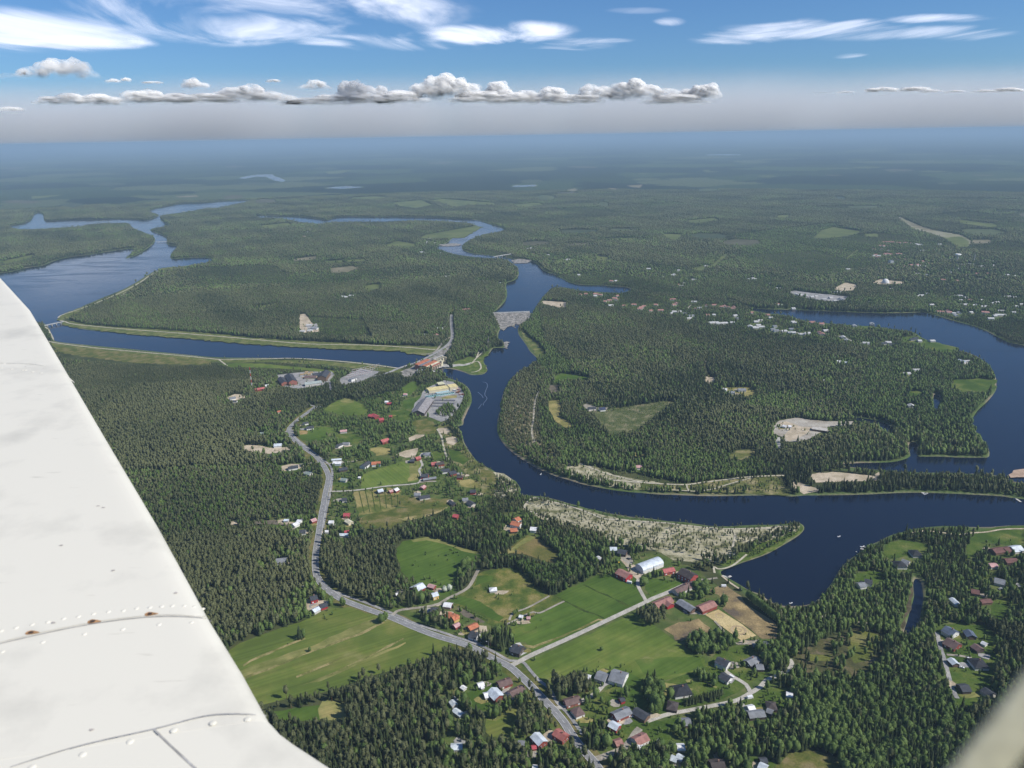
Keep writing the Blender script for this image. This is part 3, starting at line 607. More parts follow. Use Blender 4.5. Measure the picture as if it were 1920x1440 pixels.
 (697,867,713,866,10,'orange','white',4,"white house with orange red roof at the top of the bright green field",'k=house c w'),
 (625,866,640,866,9,'white','palemetal',3.2,"white roofed workshop right of the highway bend",'k=workshop'),
 (622,861,640,860,5,'palemetal','pale',2.8,"narrow pale shed behind the white roofed workshop",'k=shed'),
 (635,879,650,876,9,'dark','darkwood',3.2,"dark roofed house below the white roofed workshop",'k=house'),
 (640,897,650,898,8,'greenroof','pale',3.2,"grey green roofed house between highway and bright green field",'k=house'),
 (641,935,650,934,8,'dark','pale',3.2,"dark roofed house in trees left of the striped field",'k=house'),
 (672,894,676,894,4,'white','pale',2.4,"tiny white hut at the left edge of the bright green field",'k=hut'),
 (638,807,650,806,8,'pinkroof','pale',3.2,"pale pink roofed house in the birches above the green hollow",'k=house'),
 (631,835,640,831,8,'dark','white',3.4,"dark roofed white house in the birches right of the highway curve",'k=house'),
 (643,830,655,830,8,'grey','white',3,"grey roofed house next to the dark roofed one in the birches",'k=house'),
 (574,801,587,799,9,'dark','white',3.2,"dark roofed white house inside the big highway curve",'k=house'),
 (568,793,577,791,7,'dark','white',3,"smaller dark roofed house inside the big highway curve",'k=house'),
 (514,833,528,832,10,'palemetal','white',3.4,"pale blue roofed house by the sandy track in the left pines",'k=house'),
 (507,852,518,850,9,'dark','darkwood',3,"dark roofed cottage by the sandy track in the left pines",'k=cottage'),
 (488,811,500,811,8,'greenroof','pale',3,"faint grey green roof alone in the left pines",'k=cottage'),
 (478,729,497,726,9,'redbright','redwood',3.6,"long red roofed building at the foot of the mast",'k=house'),
 (497,722,503,721,6,'white','white',3,"white building right behind the red roofed one by the mast",'k=outbuilding'),
 (520,771,526,770,7,'orange','pale',3,"small orange roof beside the road end in the woods",'k=cottage'),
 (430,746,441,744,9,'grey','white',3.4,"grey roofed white house on the round sandy clearing in the left forest",'k=house'),
 (432,751,444,751,6,'dark','white',2.8,"low dark garage below the house on the round sandy clearing",'k=garage'),
 (526,707,534,716,14,'dark','brick',6,"left one of the two dark roofed brick halls of the depot yard",'k=industrial_hall'),
 (541,701,549,713,17,'dark','brick',8,"right and taller one of the two dark roofed brick halls of the depot yard",'k=industrial_hall'),
 (587,701,604,699,14,'dark','darkwood',6,"dark roofed store behind the timber stacks of the depot yard",'k=industrial_hall'),
 (603,705,611,694,18,'dark','brownwall',9,"tallest dark gabled hall at the right end of the depot yard",'k=industrial_hall'),
 (572,705,594,705,12,'brown','cream',3.5,"low brown roofed shed in the middle of the depot yard",'k=shed'),
 (571,718,602,714,13,'longgrey','pale',4,"long low grey green roofed shed at the front of the depot yard",'k=shed'),
 (693,777,699,778,10,'crimson','redwood',4,"left crimson roofed house in the pair at the end of the rounded field",'k=house'),
 (699,776,707,780,10,'crimson','redwood',4,"middle crimson roofed house at the end of the rounded field",'k=house'),
 (711,785,718,784,10,'crimson','redwood',4.4,"right crimson roofed house below the pair by the rounded field",'k=house'),
 (757,738,763,738,7,'pinkroof','white',3,"small pink roof left of the grey warehouse",'k=cottage'),
 (722,752,728,752,7,'white','pale',3,"white roofed house in the trees left of the grey warehouse",'k=house'),
 (726,755,734,755,7,'crimson','redwood',3,"red roofed house next to the white roofed one left of the grey warehouse",'k=house'),
 (730,779,735,779,6,'crimson','redwood',3,"tiny red roof deep in the trees below the grey warehouse",'k=cottage'),
 (714,826,727,822,11,'redbright','redwood',4.2,"bright red roofed house in the middle of the village gardens",'k=house'),
 (793,850,807,849,11,'grey','pale',3.6,"grey hipped house by the white path above the village lane",'k=house s=hip'),
 (779,858,787,856,8,'redbright','redwood',3.4,"small bright red roofed shed beside the bend of the village lane",'k=shed'),
 (769,862,777,862,8,'dark','darkwood',3.2,"dark roofed house left of the small red roof by the village lane",'k=house'),
 (817,869,831,866,9,'darkbrown','redwood',3.2,"long dark red house near the river pines",'k=house'),
 (809,868,817,867,9,'redbright','redwood',3.2,"bright red end block of the long dark red house",'k=annex'),
 (790,890,803,890,10,'dark','crimsonwall',3.6,"dark roofed red house inside the loop of the village lane",'k=house'),
 (793,898,817,894,6,'grey','darkwood',2.6,"long narrow grey shed below the dark roofed red house",'k=shed'),
 (827,881,842,879,10,'dark','white',3.2,"dark roofed white house by the sandy plot near the river pines",'k=house'),
 (842,886,853,883,10,'dark','redwood',3.2,"dark roofed house just right of the white walled one near the river pines",'k=house'),
 (857,892,867,892,8,'darkbrown','crimsonwall',3.2,"red cottage with dark roof, rightmost in the gardens near the river pines",'k=cottage'),
 (708,919,717,917,9,'palemetal','darkwood',3.4,"pale gabled barn at the top right of the striped field",'k=barn'),
 (731,920,734,919,6,'pinkroof','redwood',3,"narrow pink shed under the village lane",'k=shed'),
 (739,918,745,915,8,'white','redwood',3.6,"white roofed red barn under the village lane",'k=barn'),
 (777,925,788,925,8,'grey','pale',3,"grey flat roof in the trees below the village lane",'k=house'),
 (786,931,805,928,9,'dark','pale',3,"dark grey long roof in the trees below the village lane",'k=house'),
 (790,914,795,910,7,'pinkroof','redwood',3,"small pink roofed shed at the village lane corner",'k=shed'),
 (882,919,892,919,9,'dark','crimsonwall',3.4,"red cottage with grey roof at the edge of the sandy river bend",'k=cottage'),
 (867,935,877,934,8,'grey','pale',3,"grey roof among pines left of the sandy river bend",'k=house'),
 (879,939,888,945,8,'dark','pale',3,"dark roof in the white walled yard above the mixed wood",'k=house'),
 (843,939,852,945,6,'dark','darkwood',2.6,"narrow dark shed left of the white walled yard",'k=shed'),
 (851,965,858,966,8,'crimson','redwood',3.4,"lone crimson roof inside the mixed wood",'k=cottage'),
 (1193,873,1203,873,9,'pinkroof','white',3.4,"lone pink roofed cottage in the birches north of the river",'k=cottage'),
 (1103,764,1116,763,10,'dark','white',3.2,"dark roofed house at the left end of the clear cut yard",'k=house'),
 (1124,765,1134,764,11,'darkblue','white',3.4,"blue black roofed house at the right end of the clear cut yard",'k=house'),
 (1384,729,1398,729,11,'grey','white',3.6,"grey roofed house on the yellow plot in the middle forest",'k=house'),
 (1366,734,1377,734,10,'grey','white',3.4,"smaller grey house left of it on the yellow plot in the middle forest",'k=house'),
 (1355,728,1363,729,8,'white','white',3.2,"white roofed house at the left end of the yellow plot",'k=house'),
 (1523,802,1551,806,12,'pale','brownwall',3.4,"long flat brown building on the right side of the gravel pit",'k=shed s=flat'),
 (1469,797,1474,798,7,'white','white',3.4,"white hut among trees at the left of the gravel pit",'k=hut'),
 (1478,798,1483,798,6,'white','white',3.4,"second white hut at the left of the gravel pit",'k=hut'),
 (1567,676,1578,677,11,'white','white',3.4,"white roofed house alone in the forest south of the far village",'k=house'),
 (1583,678,1590,679,7,'palemetal','white',3,"little pale building right of the lone white house in the forest",'k=house'),
 (1545,712,1549,713,6,'white','white',3,"white dot of a cabin beside the forest track",'k=cottage'),
 (1798,674,1812,678,14,'palemetal','white',4,"pale roofed house near the bend of the wide river",'k=house'),
 (802,730,847,724,20,'yellowroof','cream',5,"long yellow roofed hall of the fish farm",'k=farm_hall s=flat'),
 (841,724,856,722,20,'yellowroof','cream',6.5,"raised yellow roofed end block of the fish farm hall",'k=farm_hall s=flat'),
 (822,719,831,718,16,'creamroof','darkwood',4.5,"cream roofed block standing behind the yellow fish farm hall",'k=outbuilding s=flat'),
 (783,771,801,746,24,'longgrey2','darkwood',5,"huge grey gabled warehouse at the left of the fish farm",'k=warehouse'),
 (1708,1034,1725,1034,13,'black','pale',3.2,"black hipped house on the river lawn at the right",'k=house s=hip'),
 (1678,1055,1697,1055,13,'black','white',3.2,"black roofed house with grey yard below the river lawn",'k=house s=hip'),
 (1694,1050,1703,1053,9,'grey','white',3,"grey garage joined to the black roofed house by the yard",'k=garage'),
 (1623,1087,1634,1089,9,'dark','white',3.6,"dark gabled villa in the clearing right of the pond",'k=house'),
 (1609,1095,1621,1093,9,'grey','white',3,"grey roofed villa left of the dark gabled one",'k=house'),
 (1861,1031,1880,1027,11,'darkrust','brownwall',3.2,"dark rust roofed house at the left of the row beside the river lawn",'k=house'),
 (1882,1029,1893,1026,10,'darkrust','brownwall',3.2,"second dark rust roofed house in the row beside the river lawn",'k=house'),
 (1896,1027,1913,1024,13,'palemetal','pale',3.2,"pale blue grey roofed house at the right end of the row beside the river lawn",'k=house'),
 (1884,1049,1905,1048,10,'darkrust','brownwall',3,"low brown roofed house below the row beside the river lawn",'k=house'),
 (1855,1058,1868,1057,8,'pinkroof','white',3,"pinkish white roofed shed alone in the dark trees at the right",'k=shed'),
 (1823,1106,1834,1108,9,'darkrust','brownwall',3,"dark red brown roofed house above a sandy slope at the right",'k=house'),
 (1838,1126,1857,1124,7,'darkrust','brownwall',2.8,"long red brown shed at the foot of the sandy slope",'k=shed'),
 (1867,1085,1883,1089,12,'grey','pale',3.2,"grey roofed house among gardens near the right edge",'k=house'),
 (1785,1121,1797,1132,6,'palemetal','white',3,"narrow whitish shed in the dark wood right of the creek",'k=shed'),
 (1778,1178,1787,1183,13,'slate','white',4,"slate blue gabled house at the top of the right hand lane",'k=house c w'),
 (1815,1181,1823,1192,9,'slate','darkwood',3.4,"slate roofed long barn right of the blue gabled house",'k=barn'),
 (1778,1199,1795,1208,14,'brown','redwood',3.2,"large brown roofed house beside the right hand lane",'k=house c w'),
 (1827,1208,1840,1217,9,'brown','darkwood',3.2,"narrow brown roofed house behind the large brown one",'k=house'),
 (1783,1234,1793,1244,7,'palemetal','darkwood',3.2,"white metal roofed shed beside the right hand lane",'k=shed'),
 (1822,1240,1848,1240,14,'black','white',3.2,"wide black roofed house right of the white metal shed",'k=house s=hip c w'),
 (1801,1287,1814,1286,10,'dark','darkwood',3,"dark cottage above the forked sandy yard at the lower right",'k=cottage'),
 (1846,1290,1861,1301,9,'dark','pale',3.2,"dark roofed house right of the forked sandy yard",'k=house'),
 (1842,1203,1850,1207,5,'white','white',2.4,"small white shed in the hedged garden right of the brown houses",'k=shed'),
 (1400,1205,1404,1204,4,'white','white',2.2,"",''),
]
HOUSES = [h for h in HOUSES if h[8]]
# far village roofs: offset x, offset y, scale, list of x,y,colour
FAR = [
 (960,360,4,"510,768,r 555,763,r 625,763,r 662,768,r 625,778,w 790,778,r 768,793,r 782,803,r 730,808,r 698,818,r 740,848,w 915,841,r 968,863,r 990,853,r 958,873,r 1080,843,r 1115,885,r 1040,888,r 1230,833,r 1215,843,r 1210,803,r 840,851,r 1200,908,w 1222,895,w 1250,893,w 1290,908,g 1330,945,w 1345,925,g 120,424,w 140,420,w 160,463,r 270,471,w 500,620,w 745,666,r 778,663,w 375,553,w 300,551,r 400,508,w 420,503,w 320,520,w 1240,693,r 1272,703,w 1290,683,w 1350,663,w 1365,655,w 1400,663,w 1440,648,w 1140,638,w 1200,620,w 1455,552,w 470,520,w 505,518,w 1025,575,w 190,295,w"),
 (1240,480,6,"510,556,r 595,549,r 710,559,r 750,574,r 800,584,r 680,564,r 815,573,r 565,745,w 610,742,w 640,755,w 690,752,w 715,748,w 800,746,w 830,668,w 850,700,g 520,659,r 590,659,w 1065,735,w 1000,784,w 1040,794,w 1090,774,w 1060,804,w 1125,792,w 1110,720,w 1275,786,g 1290,835,g 1255,822,g 1380,838,w 1462,815,g 1450,855,w 1495,745,w 1480,858,w 1575,874,w 1780,855,r 1810,872,r 1845,832,w 1640,865,w 1700,744,r 1800,759,r 1195,659,r 1020,634,r 1310,539,r 1345,548,w 1320,364,w 1205,309,w 1222,349,w 980,260,w 1030,250,w 1050,256,w 195,160,w 140,205,w 370,510,w 380,590,r 430,580,w 120,485,r"),
 (1440,360,4,"210,765,w 240,770,w 280,776,w 330,782,w 360,780,w 420,802,w 470,790,w 540,800,g 510,812,w 560,806,w 490,748,w 512,748,w 530,750,w 600,575,w 780,985,w 735,1130,w 565,1085,w 590,1107,w 870,1132,d 930,1142,d 900,1125,w 1135,1113,w 1080,1103,d 1230,1112,w 1105,1095,d 650,1000,w 330,972,r 395,985,r 185,970,w 75,720,w 85,840,r 60,843,w 190,872,w 400,862,w 20,940,w 1110,1330,w 1040,1357,w 1075,1600,w 1490,1268,w"),
 (1600,400,6,"345,320,r 370,321,r 400,321,r 440,322,r 500,327,r 520,328,r 570,327,r 590,328,r 650,332,r 710,343,w 730,350,w 300,360,r 340,362,r 400,365,r 235,400,r 320,400,r 395,413,r 345,457,r 370,452,r 395,453,r 420,456,r 500,453,r 525,455,r 250,463,r 230,473,w 285,475,w 270,488,r 480,518,r 500,517,r 570,513,r 590,515,r 650,520,r 570,592,r 600,595,r 640,580,r 665,575,r 720,577,r 735,585,w 760,583,r 800,592,w 830,555,r 860,565,r 885,568,r 770,537,r 780,412,w 760,425,w 920,406,w 422,550,w 770,348,w 970,345,w 1085,520,g 1120,515,g 1180,575,w 1230,574,w 1280,573,w 1335,571,w 1300,566,w 1440,593,w 1450,597,w 1570,583,w 1580,540,w 1520,528,w 1470,522,w 730,678,w 830,693,w 880,670,w 1080,662,w 1110,640,w 1280,690,r 1310,688,r 1390,673,r 1420,674,r 1480,678,r 1500,677,r 1710,688,w 1730,690,w 1795,708,w 1820,700,w 1160,753,r 1420,738,w 1010,745,r 740,928,w 765,920,w 840,900,w 495,888,w 1150,925,w 1195,925,w 1690,933,w 1740,935,w 1800,938,w 1270,945,w 1300,972,r 1198,975,w 1200,1025,w 1250,1028,w 1265,1020,w 880,1025,w 870,1045,w 900,1050,w 960,1103,r 985,1103,r 1065,1093,r 1075,1108,r 1190,1114,w 1160,1143,w 1130,1120,w 1470,1108,r 1500,1110,r 1660,1093,w 1590,1148,w 1620,1140,w 1680,1140,w 1390,1033,w 1360,1030,w 1460,1048,w 1480,1042,w 1570,1008,w 1610,1000,w 1830,1040,w 1860,1050,w 1890,1020,w 1545,1180,w 1320,1110,w 1440,970,w 1800,1110,w 1200,620,w 430,850,w 190,1000,w"),
 (480,360,4,"340,338,r 360,332,r 310,343,w 380,345,r 385,300,w 1305,348,w 1270,380,w 1290,372,w 1350,380,w 1260,455,w 1280,458,w 1405,636,w 1430,632,w 1450,630,w 1700,668,w 1735,668,w 1840,683,w 1585,878,r 1570,883,r 1258,1068,w 1350,1070,r 655,782,w 670,785,w 715,775,w 990,673,w 400,998,w 425,1018,g 445,1020,g 405,1035,w 350,1040,w 1380,1020,w 165,160,w 185,165,w 1270,170,w 40,325,w 1820,240,w 1240,450,w 1380,455,w"),
 (0,360,4,"1300,235,w 1285,208,w 1020,158,w 1800,155,w 1740,150,w 1830,148,w 65,330,w 105,370,w 1380,145,w 1440,142,w"),
]
FARNAMES = {'r': ('red', 'tiny red roofed house among far pines beyond the river'), 'w': ('white', 'tiny white roofed house among far pines beyond the river'),
            'g': ('grey', 'tiny grey roofed house among far pines beyond the river'), 'd': ('dark', 'tiny dark roofed house near the bend of the wide river')}
# parked cars: x,y,heading pixel, colour, label
CARS = [
 (967,1226,8,2,'blue',"blue car parked left on the white gravel of the dark modern house"),
 (983,1219,5,-3,'dark',"dark car parked right on the white gravel of the dark modern house"),
 (1366,1278,6,4,'white',"white van parked on the drive of the dark roofed garage house"),
 (1372,1271,5,3,'white',"white car beside the van at the dark roofed garage house"),
 (1406,1310,10,-2,'white',"white caravan on the lawn just right of the lane"),
 (1187,1344,6,-1,'white',"white car on the grass left of the long dark barn"),
 (1180,1094,5,1,'white',"white caravan standing alone in the grass below the red barn"),
 (1158,1055,5,2,'yellow',"yellow digger sized vehicle left of the sandy farmyard"),
 (1178,1049,5,2,'dark',"dark car parked above the sandy farmyard"),
 (1285,1147,4,2,'white',"white car in front of the weathered grey barn"),
 (1292,1150,4,2,'silver',"silver car second from the left in front of the weathered grey barn"),
 (1322,1143,4,-3,'dark',"dark car close to the red stable"),
 (1330,1140,4,-3,'white',"white car at the right end of the red stable"),
 (1357,1101,6,0,'white',"white horse trailer at the top corner of the brown paddock"),
 (1876,1105,6,-1,'white',"white car in the gardens near the right edge"),
 (1902,1106,6,-1,'white',"second white car in the gardens near the right edge"),
 (1912,1046,6,-1,'white',"white van beside the low brown roofed house at the right edge"),
 (1841,1252,9,2,'white',"white boat trailer below the wide black roofed house"),
 (1803,1253,5,1,'white',"white car on the grass below the white metal shed"),
 (1817,1239,4,4,'white',"white van at the left end of the wide black roofed house"),
 (953,966,0,0,'',''),
]
CARS = [c for c in CARS if c[5]]
# ================================================================== land and water
WPOLY = {}
for k, s in WATER.items():
    q = pts(s, WL)
    WPOLY[k] = q if k.startswith('farlake') else smooth_line(q, 14.0, closed=True)
def in_water(x, y):
    r = np.zeros(x.shape, bool)
    for p in WPOLY.values(): r |= inside(x, y, p)
    return r
def shore_dist(x, y, reach):
    D = np.full(x.shape, 1e9)
    for p in WPOLY.values(): D = np.minimum(D, segdist(x, y, p, True, reach))
    return D
# terrain material: vertex tint r = shore sand, g = near-shore grass, b = settlement lawn
def terrain_material():
    m, t, b = nodemat('terrain', 0.95, 0.05)
    N, L = t.nodes, t.links
    g = N.new('ShaderNodeNewGeometry')
    def noise(sc, det=5, rough=.6):
        n = N.new('ShaderNodeTexNoise'); n.inputs['Scale'].default_value = sc; n.inputs['Detail'].default_value = det; n.inputs['Roughness'].default_value = rough
        L.new(g.outputs['Position'], n.inputs['Vector']); return n.outputs['Fac']
    def ramp(f, st):
        r = N.new('ShaderNodeValToRGB'); e = r.color_ramp.elements
        while len(e) < len(st): e.new(.5)
        for i, (p, c) in enumerate(st): e[i].position = p; e[i].color = (*c, 1)
        L.new(f, r.inputs['Fac']); return r.outputs['Color']
    def mix(f, a, c):
        x = N.new('ShaderNodeMix'); x.data_type = 'RGBA'
        L.new(f, x.inputs['Factor']); L.new(a, x.inputs[6]); L.new(c, x.inputs[7]); return x.outputs[2]
    near = ramp(noise(.02, 8), [(.3, (.035,.045,.018)), (.5, (.055,.066,.026)), (.62, (.075,.082,.034)), (.8, (.10,.095,.05))])
    # stands of different age seen far away
    vo = N.new('ShaderNodeTexVoronoi'); vo.inputs['Scale'].default_value = 1/1100.0; vo.inputs['Randomness'].default_value = 1
    nz = N.new('ShaderNodeTexNoise'); nz.inputs['Scale'].default_value = 1/400.0; nz.inputs['Detail'].default_value = 6
    L.new(g.outputs['Position'], nz.inputs['Vector'])
    ad = N.new('ShaderNodeVectorMath'); ad.operation = 'MULTIPLY_ADD'; ad.inputs[1].default_value = (700, 700, 0)
    L.new(nz.outputs['Color'], ad.inputs[0]); L.new(g.outputs['Position'], ad.inputs[2]); L.new(ad.outputs[0], vo.inputs['Vector'])
    sep = N.new('ShaderNodeSeparateColor'); L.new(vo.outputs['Color'], sep.inputs[0])
    far = ramp(sep.outputs[0], [(0, (.014,.026,.013)), (.35, (.024,.040,.017)), (.7, (.040,.064,.024)), (.88, (.060,.088,.032)), (.95, (.085,.105,.048))])
    fn = N.new('ShaderNodeMapRange'); fn.inputs['From Min'].default_value = .35; fn.inputs['From Max'].default_value = .65; fn.inputs['To Min'].default_value = .55; fn.inputs['To Max'].default_value = 1.4
    L.new(noise(.03, 5, .75), fn.inputs['Value'])
    sc = N.new('ShaderNodeVectorMath'); sc.operation = 'SCALE'; L.new(far, sc.inputs[0]); L.new(fn.outputs[0], sc.inputs['Scale'])
    a = N.new('ShaderNodeAttribute'); a.attribute_name = 'tint'
    sa = N.new('ShaderNodeSeparateColor'); L.new(a.outputs['Color'], sa.inputs[0])
    b2 = N.new('ShaderNodeAttribute'); b2.attribute_name = 'zone'
    sb = N.new('ShaderNodeSeparateColor'); L.new(b2.outputs['Color'], sb.inputs[0])
    col = mix(sb.outputs[0], near, sc.outputs[0])
    lawn = ramp(noise(.06, 7), [(.3, (.05,.085,.02)), (.5, (.085,.12,.032)), (.66, (.15,.15,.06)), (.8, (.24,.20,.11))])
    col = mix(sa.outputs[2], col, lawn)
    shrub = ramp(noise(.15, 5), [(.3, (.05,.085,.025)), (.7, (.11,.15,.05))])
    col = mix(sa.outputs[1], col, shrub)
    sand = ramp(noise(.08, 5), [(.3, (.16,.13,.09)), (.7, (.30,.25,.18))])
    col = mix(sa.outputs[0], col, sand)
    L.new(col, b.inputs['Base Color'])
    return m
thF = np.linspace(R(-41), R(41), 1150)
th = np.concatenate([np.linspace(R(-75), R(-41.3), 60), thF, np.linspace(R(41.3), R(75), 60)])
dep = np.concatenate([np.linspace(R(62), R(51), 20), np.linspace(R(50.6), R(0.36), 760)])
rad = CAM_Z/np.tan(dep)
RR, TH = np.meshgrid(rad, th, indexing='ij')
gx, gy = (RR*np.sin(TH)).ravel(), (RR*np.cos(TH)).ravel()
cell = np.gradient(rad)[:, None]*np.ones_like(TH); cell = cell.ravel()
wb = np.clip(cell*0.8, 3.0, 90.0)
reach = np.clip(wb*1.2, 22.0, 110.0)
D = shore_dist(gx, gy, reach)
WIN = in_water(gx, gy)
sd = np.where(WIN, -D, D)
gz = np.clip(sd/wb, -1, 1)*1.6-1.0
gz = np.where(sd >= 0, np.minimum(gz, 0), gz)
gz = np.minimum(gz, 0.0)
tint = np.zeros((len(gx), 3), np.float32)
n1 = np.sin(gx*.031+np.sin(gy*.023)*2)+np.sin(gy*.041+np.sin(gx*.017)*2.3)
sw = 1.6+1.5*n1
tint[:, 0] = np.clip(1.15-(sd-1)/np.maximum(sw, .6)*1.0, 0, 1)
tint[:, 0] *= np.clip(.45+.5*n1, 0, 1)*np.where(RR.ravel() > 2200, .6, 1)
tint[:, 1] = np.clip((14+4*n1-sd)/6, 0, 1)*(sd < 1e8)
zone = np.zeros((len(gx), 3), np.float32)
zone[:, 0] = np.clip((RR.ravel()-5600)/900, 0, 1)
# house yards become lawn
HC = []
for h in HOUSES:
    z = h[7]+1.0
    a, b = up(h[0], h[1], z), up(h[2], h[3], z)
    c = (a+b)/2; HC.append((c[0], c[1], max(np.linalg.norm(a-b)/2, h[4]/2)))
for ox, oy, s, lst in FAR:
    for q in lst.split():
        x, y, c = q.split(','); w = up(ox+float(x)/s, oy+float(y)/s, 3.0); HC.append((w[0], w[1], 9.5))
HC = np.array(HC)
yard = np.zeros(len(gx), np.float32)
for cx, cy, r in HC:
    s = np.nonzero((np.abs(gx-cx) < r+34) & (np.abs(gy-cy) < r+34))[0]
    d = np.hypot(gx[s]-cx, gy[s]-cy)-r
    yard[s] = np.maximum(yard[s], np.clip((24+5*n1[s]-d)/8, 0, 1))
LAWNZ = ["560,770 800,720 830,790 880,880 940,930 850,950 690,960 610,1010 620,870 560,830", "850,1110 1000,1060 1160,1050 1290,1060 1480,1190 1500,1330 1400,1420 1130,1400 900,1200",
         "1600,1000 1920,985 1930,1140 1800,1140 1700,1060 1600,1060"]
for s in LAWNZ:
    k = inside(gx, gy, pts(s)); yard[k] = np.maximum(yard[k], .75)
tint[:, 2] = yard
nr, nth = RR.shape
idx = np.arange(nr*nth).reshape(nr, nth)
F = np.stack([idx[:-1, :-1], idx[:-1, 1:], idx[1:, 1:], idx[1:, :-1]], -1).reshape(-1, 4)
me = mesh_np('ground', np.stack([gx, gy, gz], -1), F[:, ::-1], tint)
za = me.attributes.new('zone', 'FLOAT_COLOR', 'POINT'); cc = np.ones((len(gx), 4), np.float32); cc[:, :3] = zone; za.data.foreach_set('color', cc.ravel())
tag(link('ground', me, terrain_material()), kind='structure')
print('ground', time.time()-T0)
# ------------------------------------------------------------------ water
def water_material(name, c0, rough, bumpd):
    m, t, b = nodemat(name, rough, 0.5)
    N, L = t.nodes, t.links
    b.inputs['IOR'].default_value = 1.333
    g = N.new('ShaderNodeNewGeometry')
    n = N.new('ShaderNodeTexNoise'); n.inputs['Scale'].default_value = .003; n.inputs['Detail'].default_value = 2.5; n.inputs['Distortion'].default_value = 1.5
    mp = N.new('ShaderNodeMapping'); mp.inputs['Scale'].default_value = (1, 3.2, 1); mp.inputs['Rotation'].default_value = (0, 0, .3)
    L.new(g.outputs['Position'], mp.inputs['Vector']); L.new(mp.outputs[0], n.inputs['Vector'])
    mr = N.new('ShaderNodeMapRange'); mr.inputs['From Min'].default_value = .46; mr.inputs['From Max'].default_value = .66; mr.inputs['To Min'].default_value = rough; mr.inputs['To Max'].default_value = rough+.10
    L.new(n.outputs['Fac'], mr.inputs['Value']); L.new(mr.outputs[0], b.inputs['Roughness'])
    b.inputs['Base Color'].default_value = (*c0, 1)
    n2 = N.new('ShaderNodeTexNoise'); n2.inputs['Scale'].default_value = .5; n2.inputs['Detail'].default_value = 3
    L.new(g.outputs['Position'], n2.inputs['Vector'])
    bp = N.new('ShaderNodeBump'); bp.inputs['Strength'].default_value = .6; bp.inputs['Distance'].default_value = bumpd
    L.new(n2.outputs['Fac'], bp.inputs['Height']); L.new(bp.outputs[0], b.inputs['Normal'])
    return m
WM = water_material('river_water', (.004, .008, .020), .10, .10)
def sheet(name, poly, z, mat, kind='structure'):
    poly = [(p[0], p[1]) for p in poly]
    tri = tessellate_polygon([[Vector((x, y, 0)) for x, y in poly]])
    V = [(x, y, z) for x, y in poly]
    Fs = []
    for a, b_, c in tri:
        A, B, C = V[a], V[b_], V[c]
        if (B[0]-A[0])*(C[1]-A[1])-(B[1]-A[1])*(C[0]-A[0]) < 0: a, c = c, a
        Fs.append((a, b_, c))
    o = link(name, mesh_py(name, V, Fs), mat)
    if kind: o['kind'] = kind
    return o
# one water sheet under every basin: the land is carved below it
water_names = {'reservoir': 'reservoir', 'upper': 'river', 'lower': 'river', 'right': 'river', 'creek': 'creek', 'pond': 'pond', 'backwater': 'backwater'}
def grow(poly, d):
    p = np.asarray(poly)[:, :2]; n = len(p)
    a = 0.5*np.sum(p[:, 0]*np.roll(p[:, 1], -1)-np.roll(p[:, 0], -1)*p[:, 1])
    e = np.roll(p, -1, 0)-np.roll(p, 1, 0); e /= np.linalg.norm(e, axis=1, keepdims=True)+1e-9
    nrm = np.stack([e[:, 1], -e[:, 0]], 1)*(1 if a > 0 else -1)
    return p+nrm*d
for k, p in WPOLY.items():
    dd = 3.0 if k in ('creek', 'pond', 'backwater') else 6.0
    if k.startswith('farlake'): dd = 10.0
    if k in ('upper', 'reservoir'): dd = 9.0
    sheet(water_names.get(k, 'lake'), grow(p, dd), WL, WM)
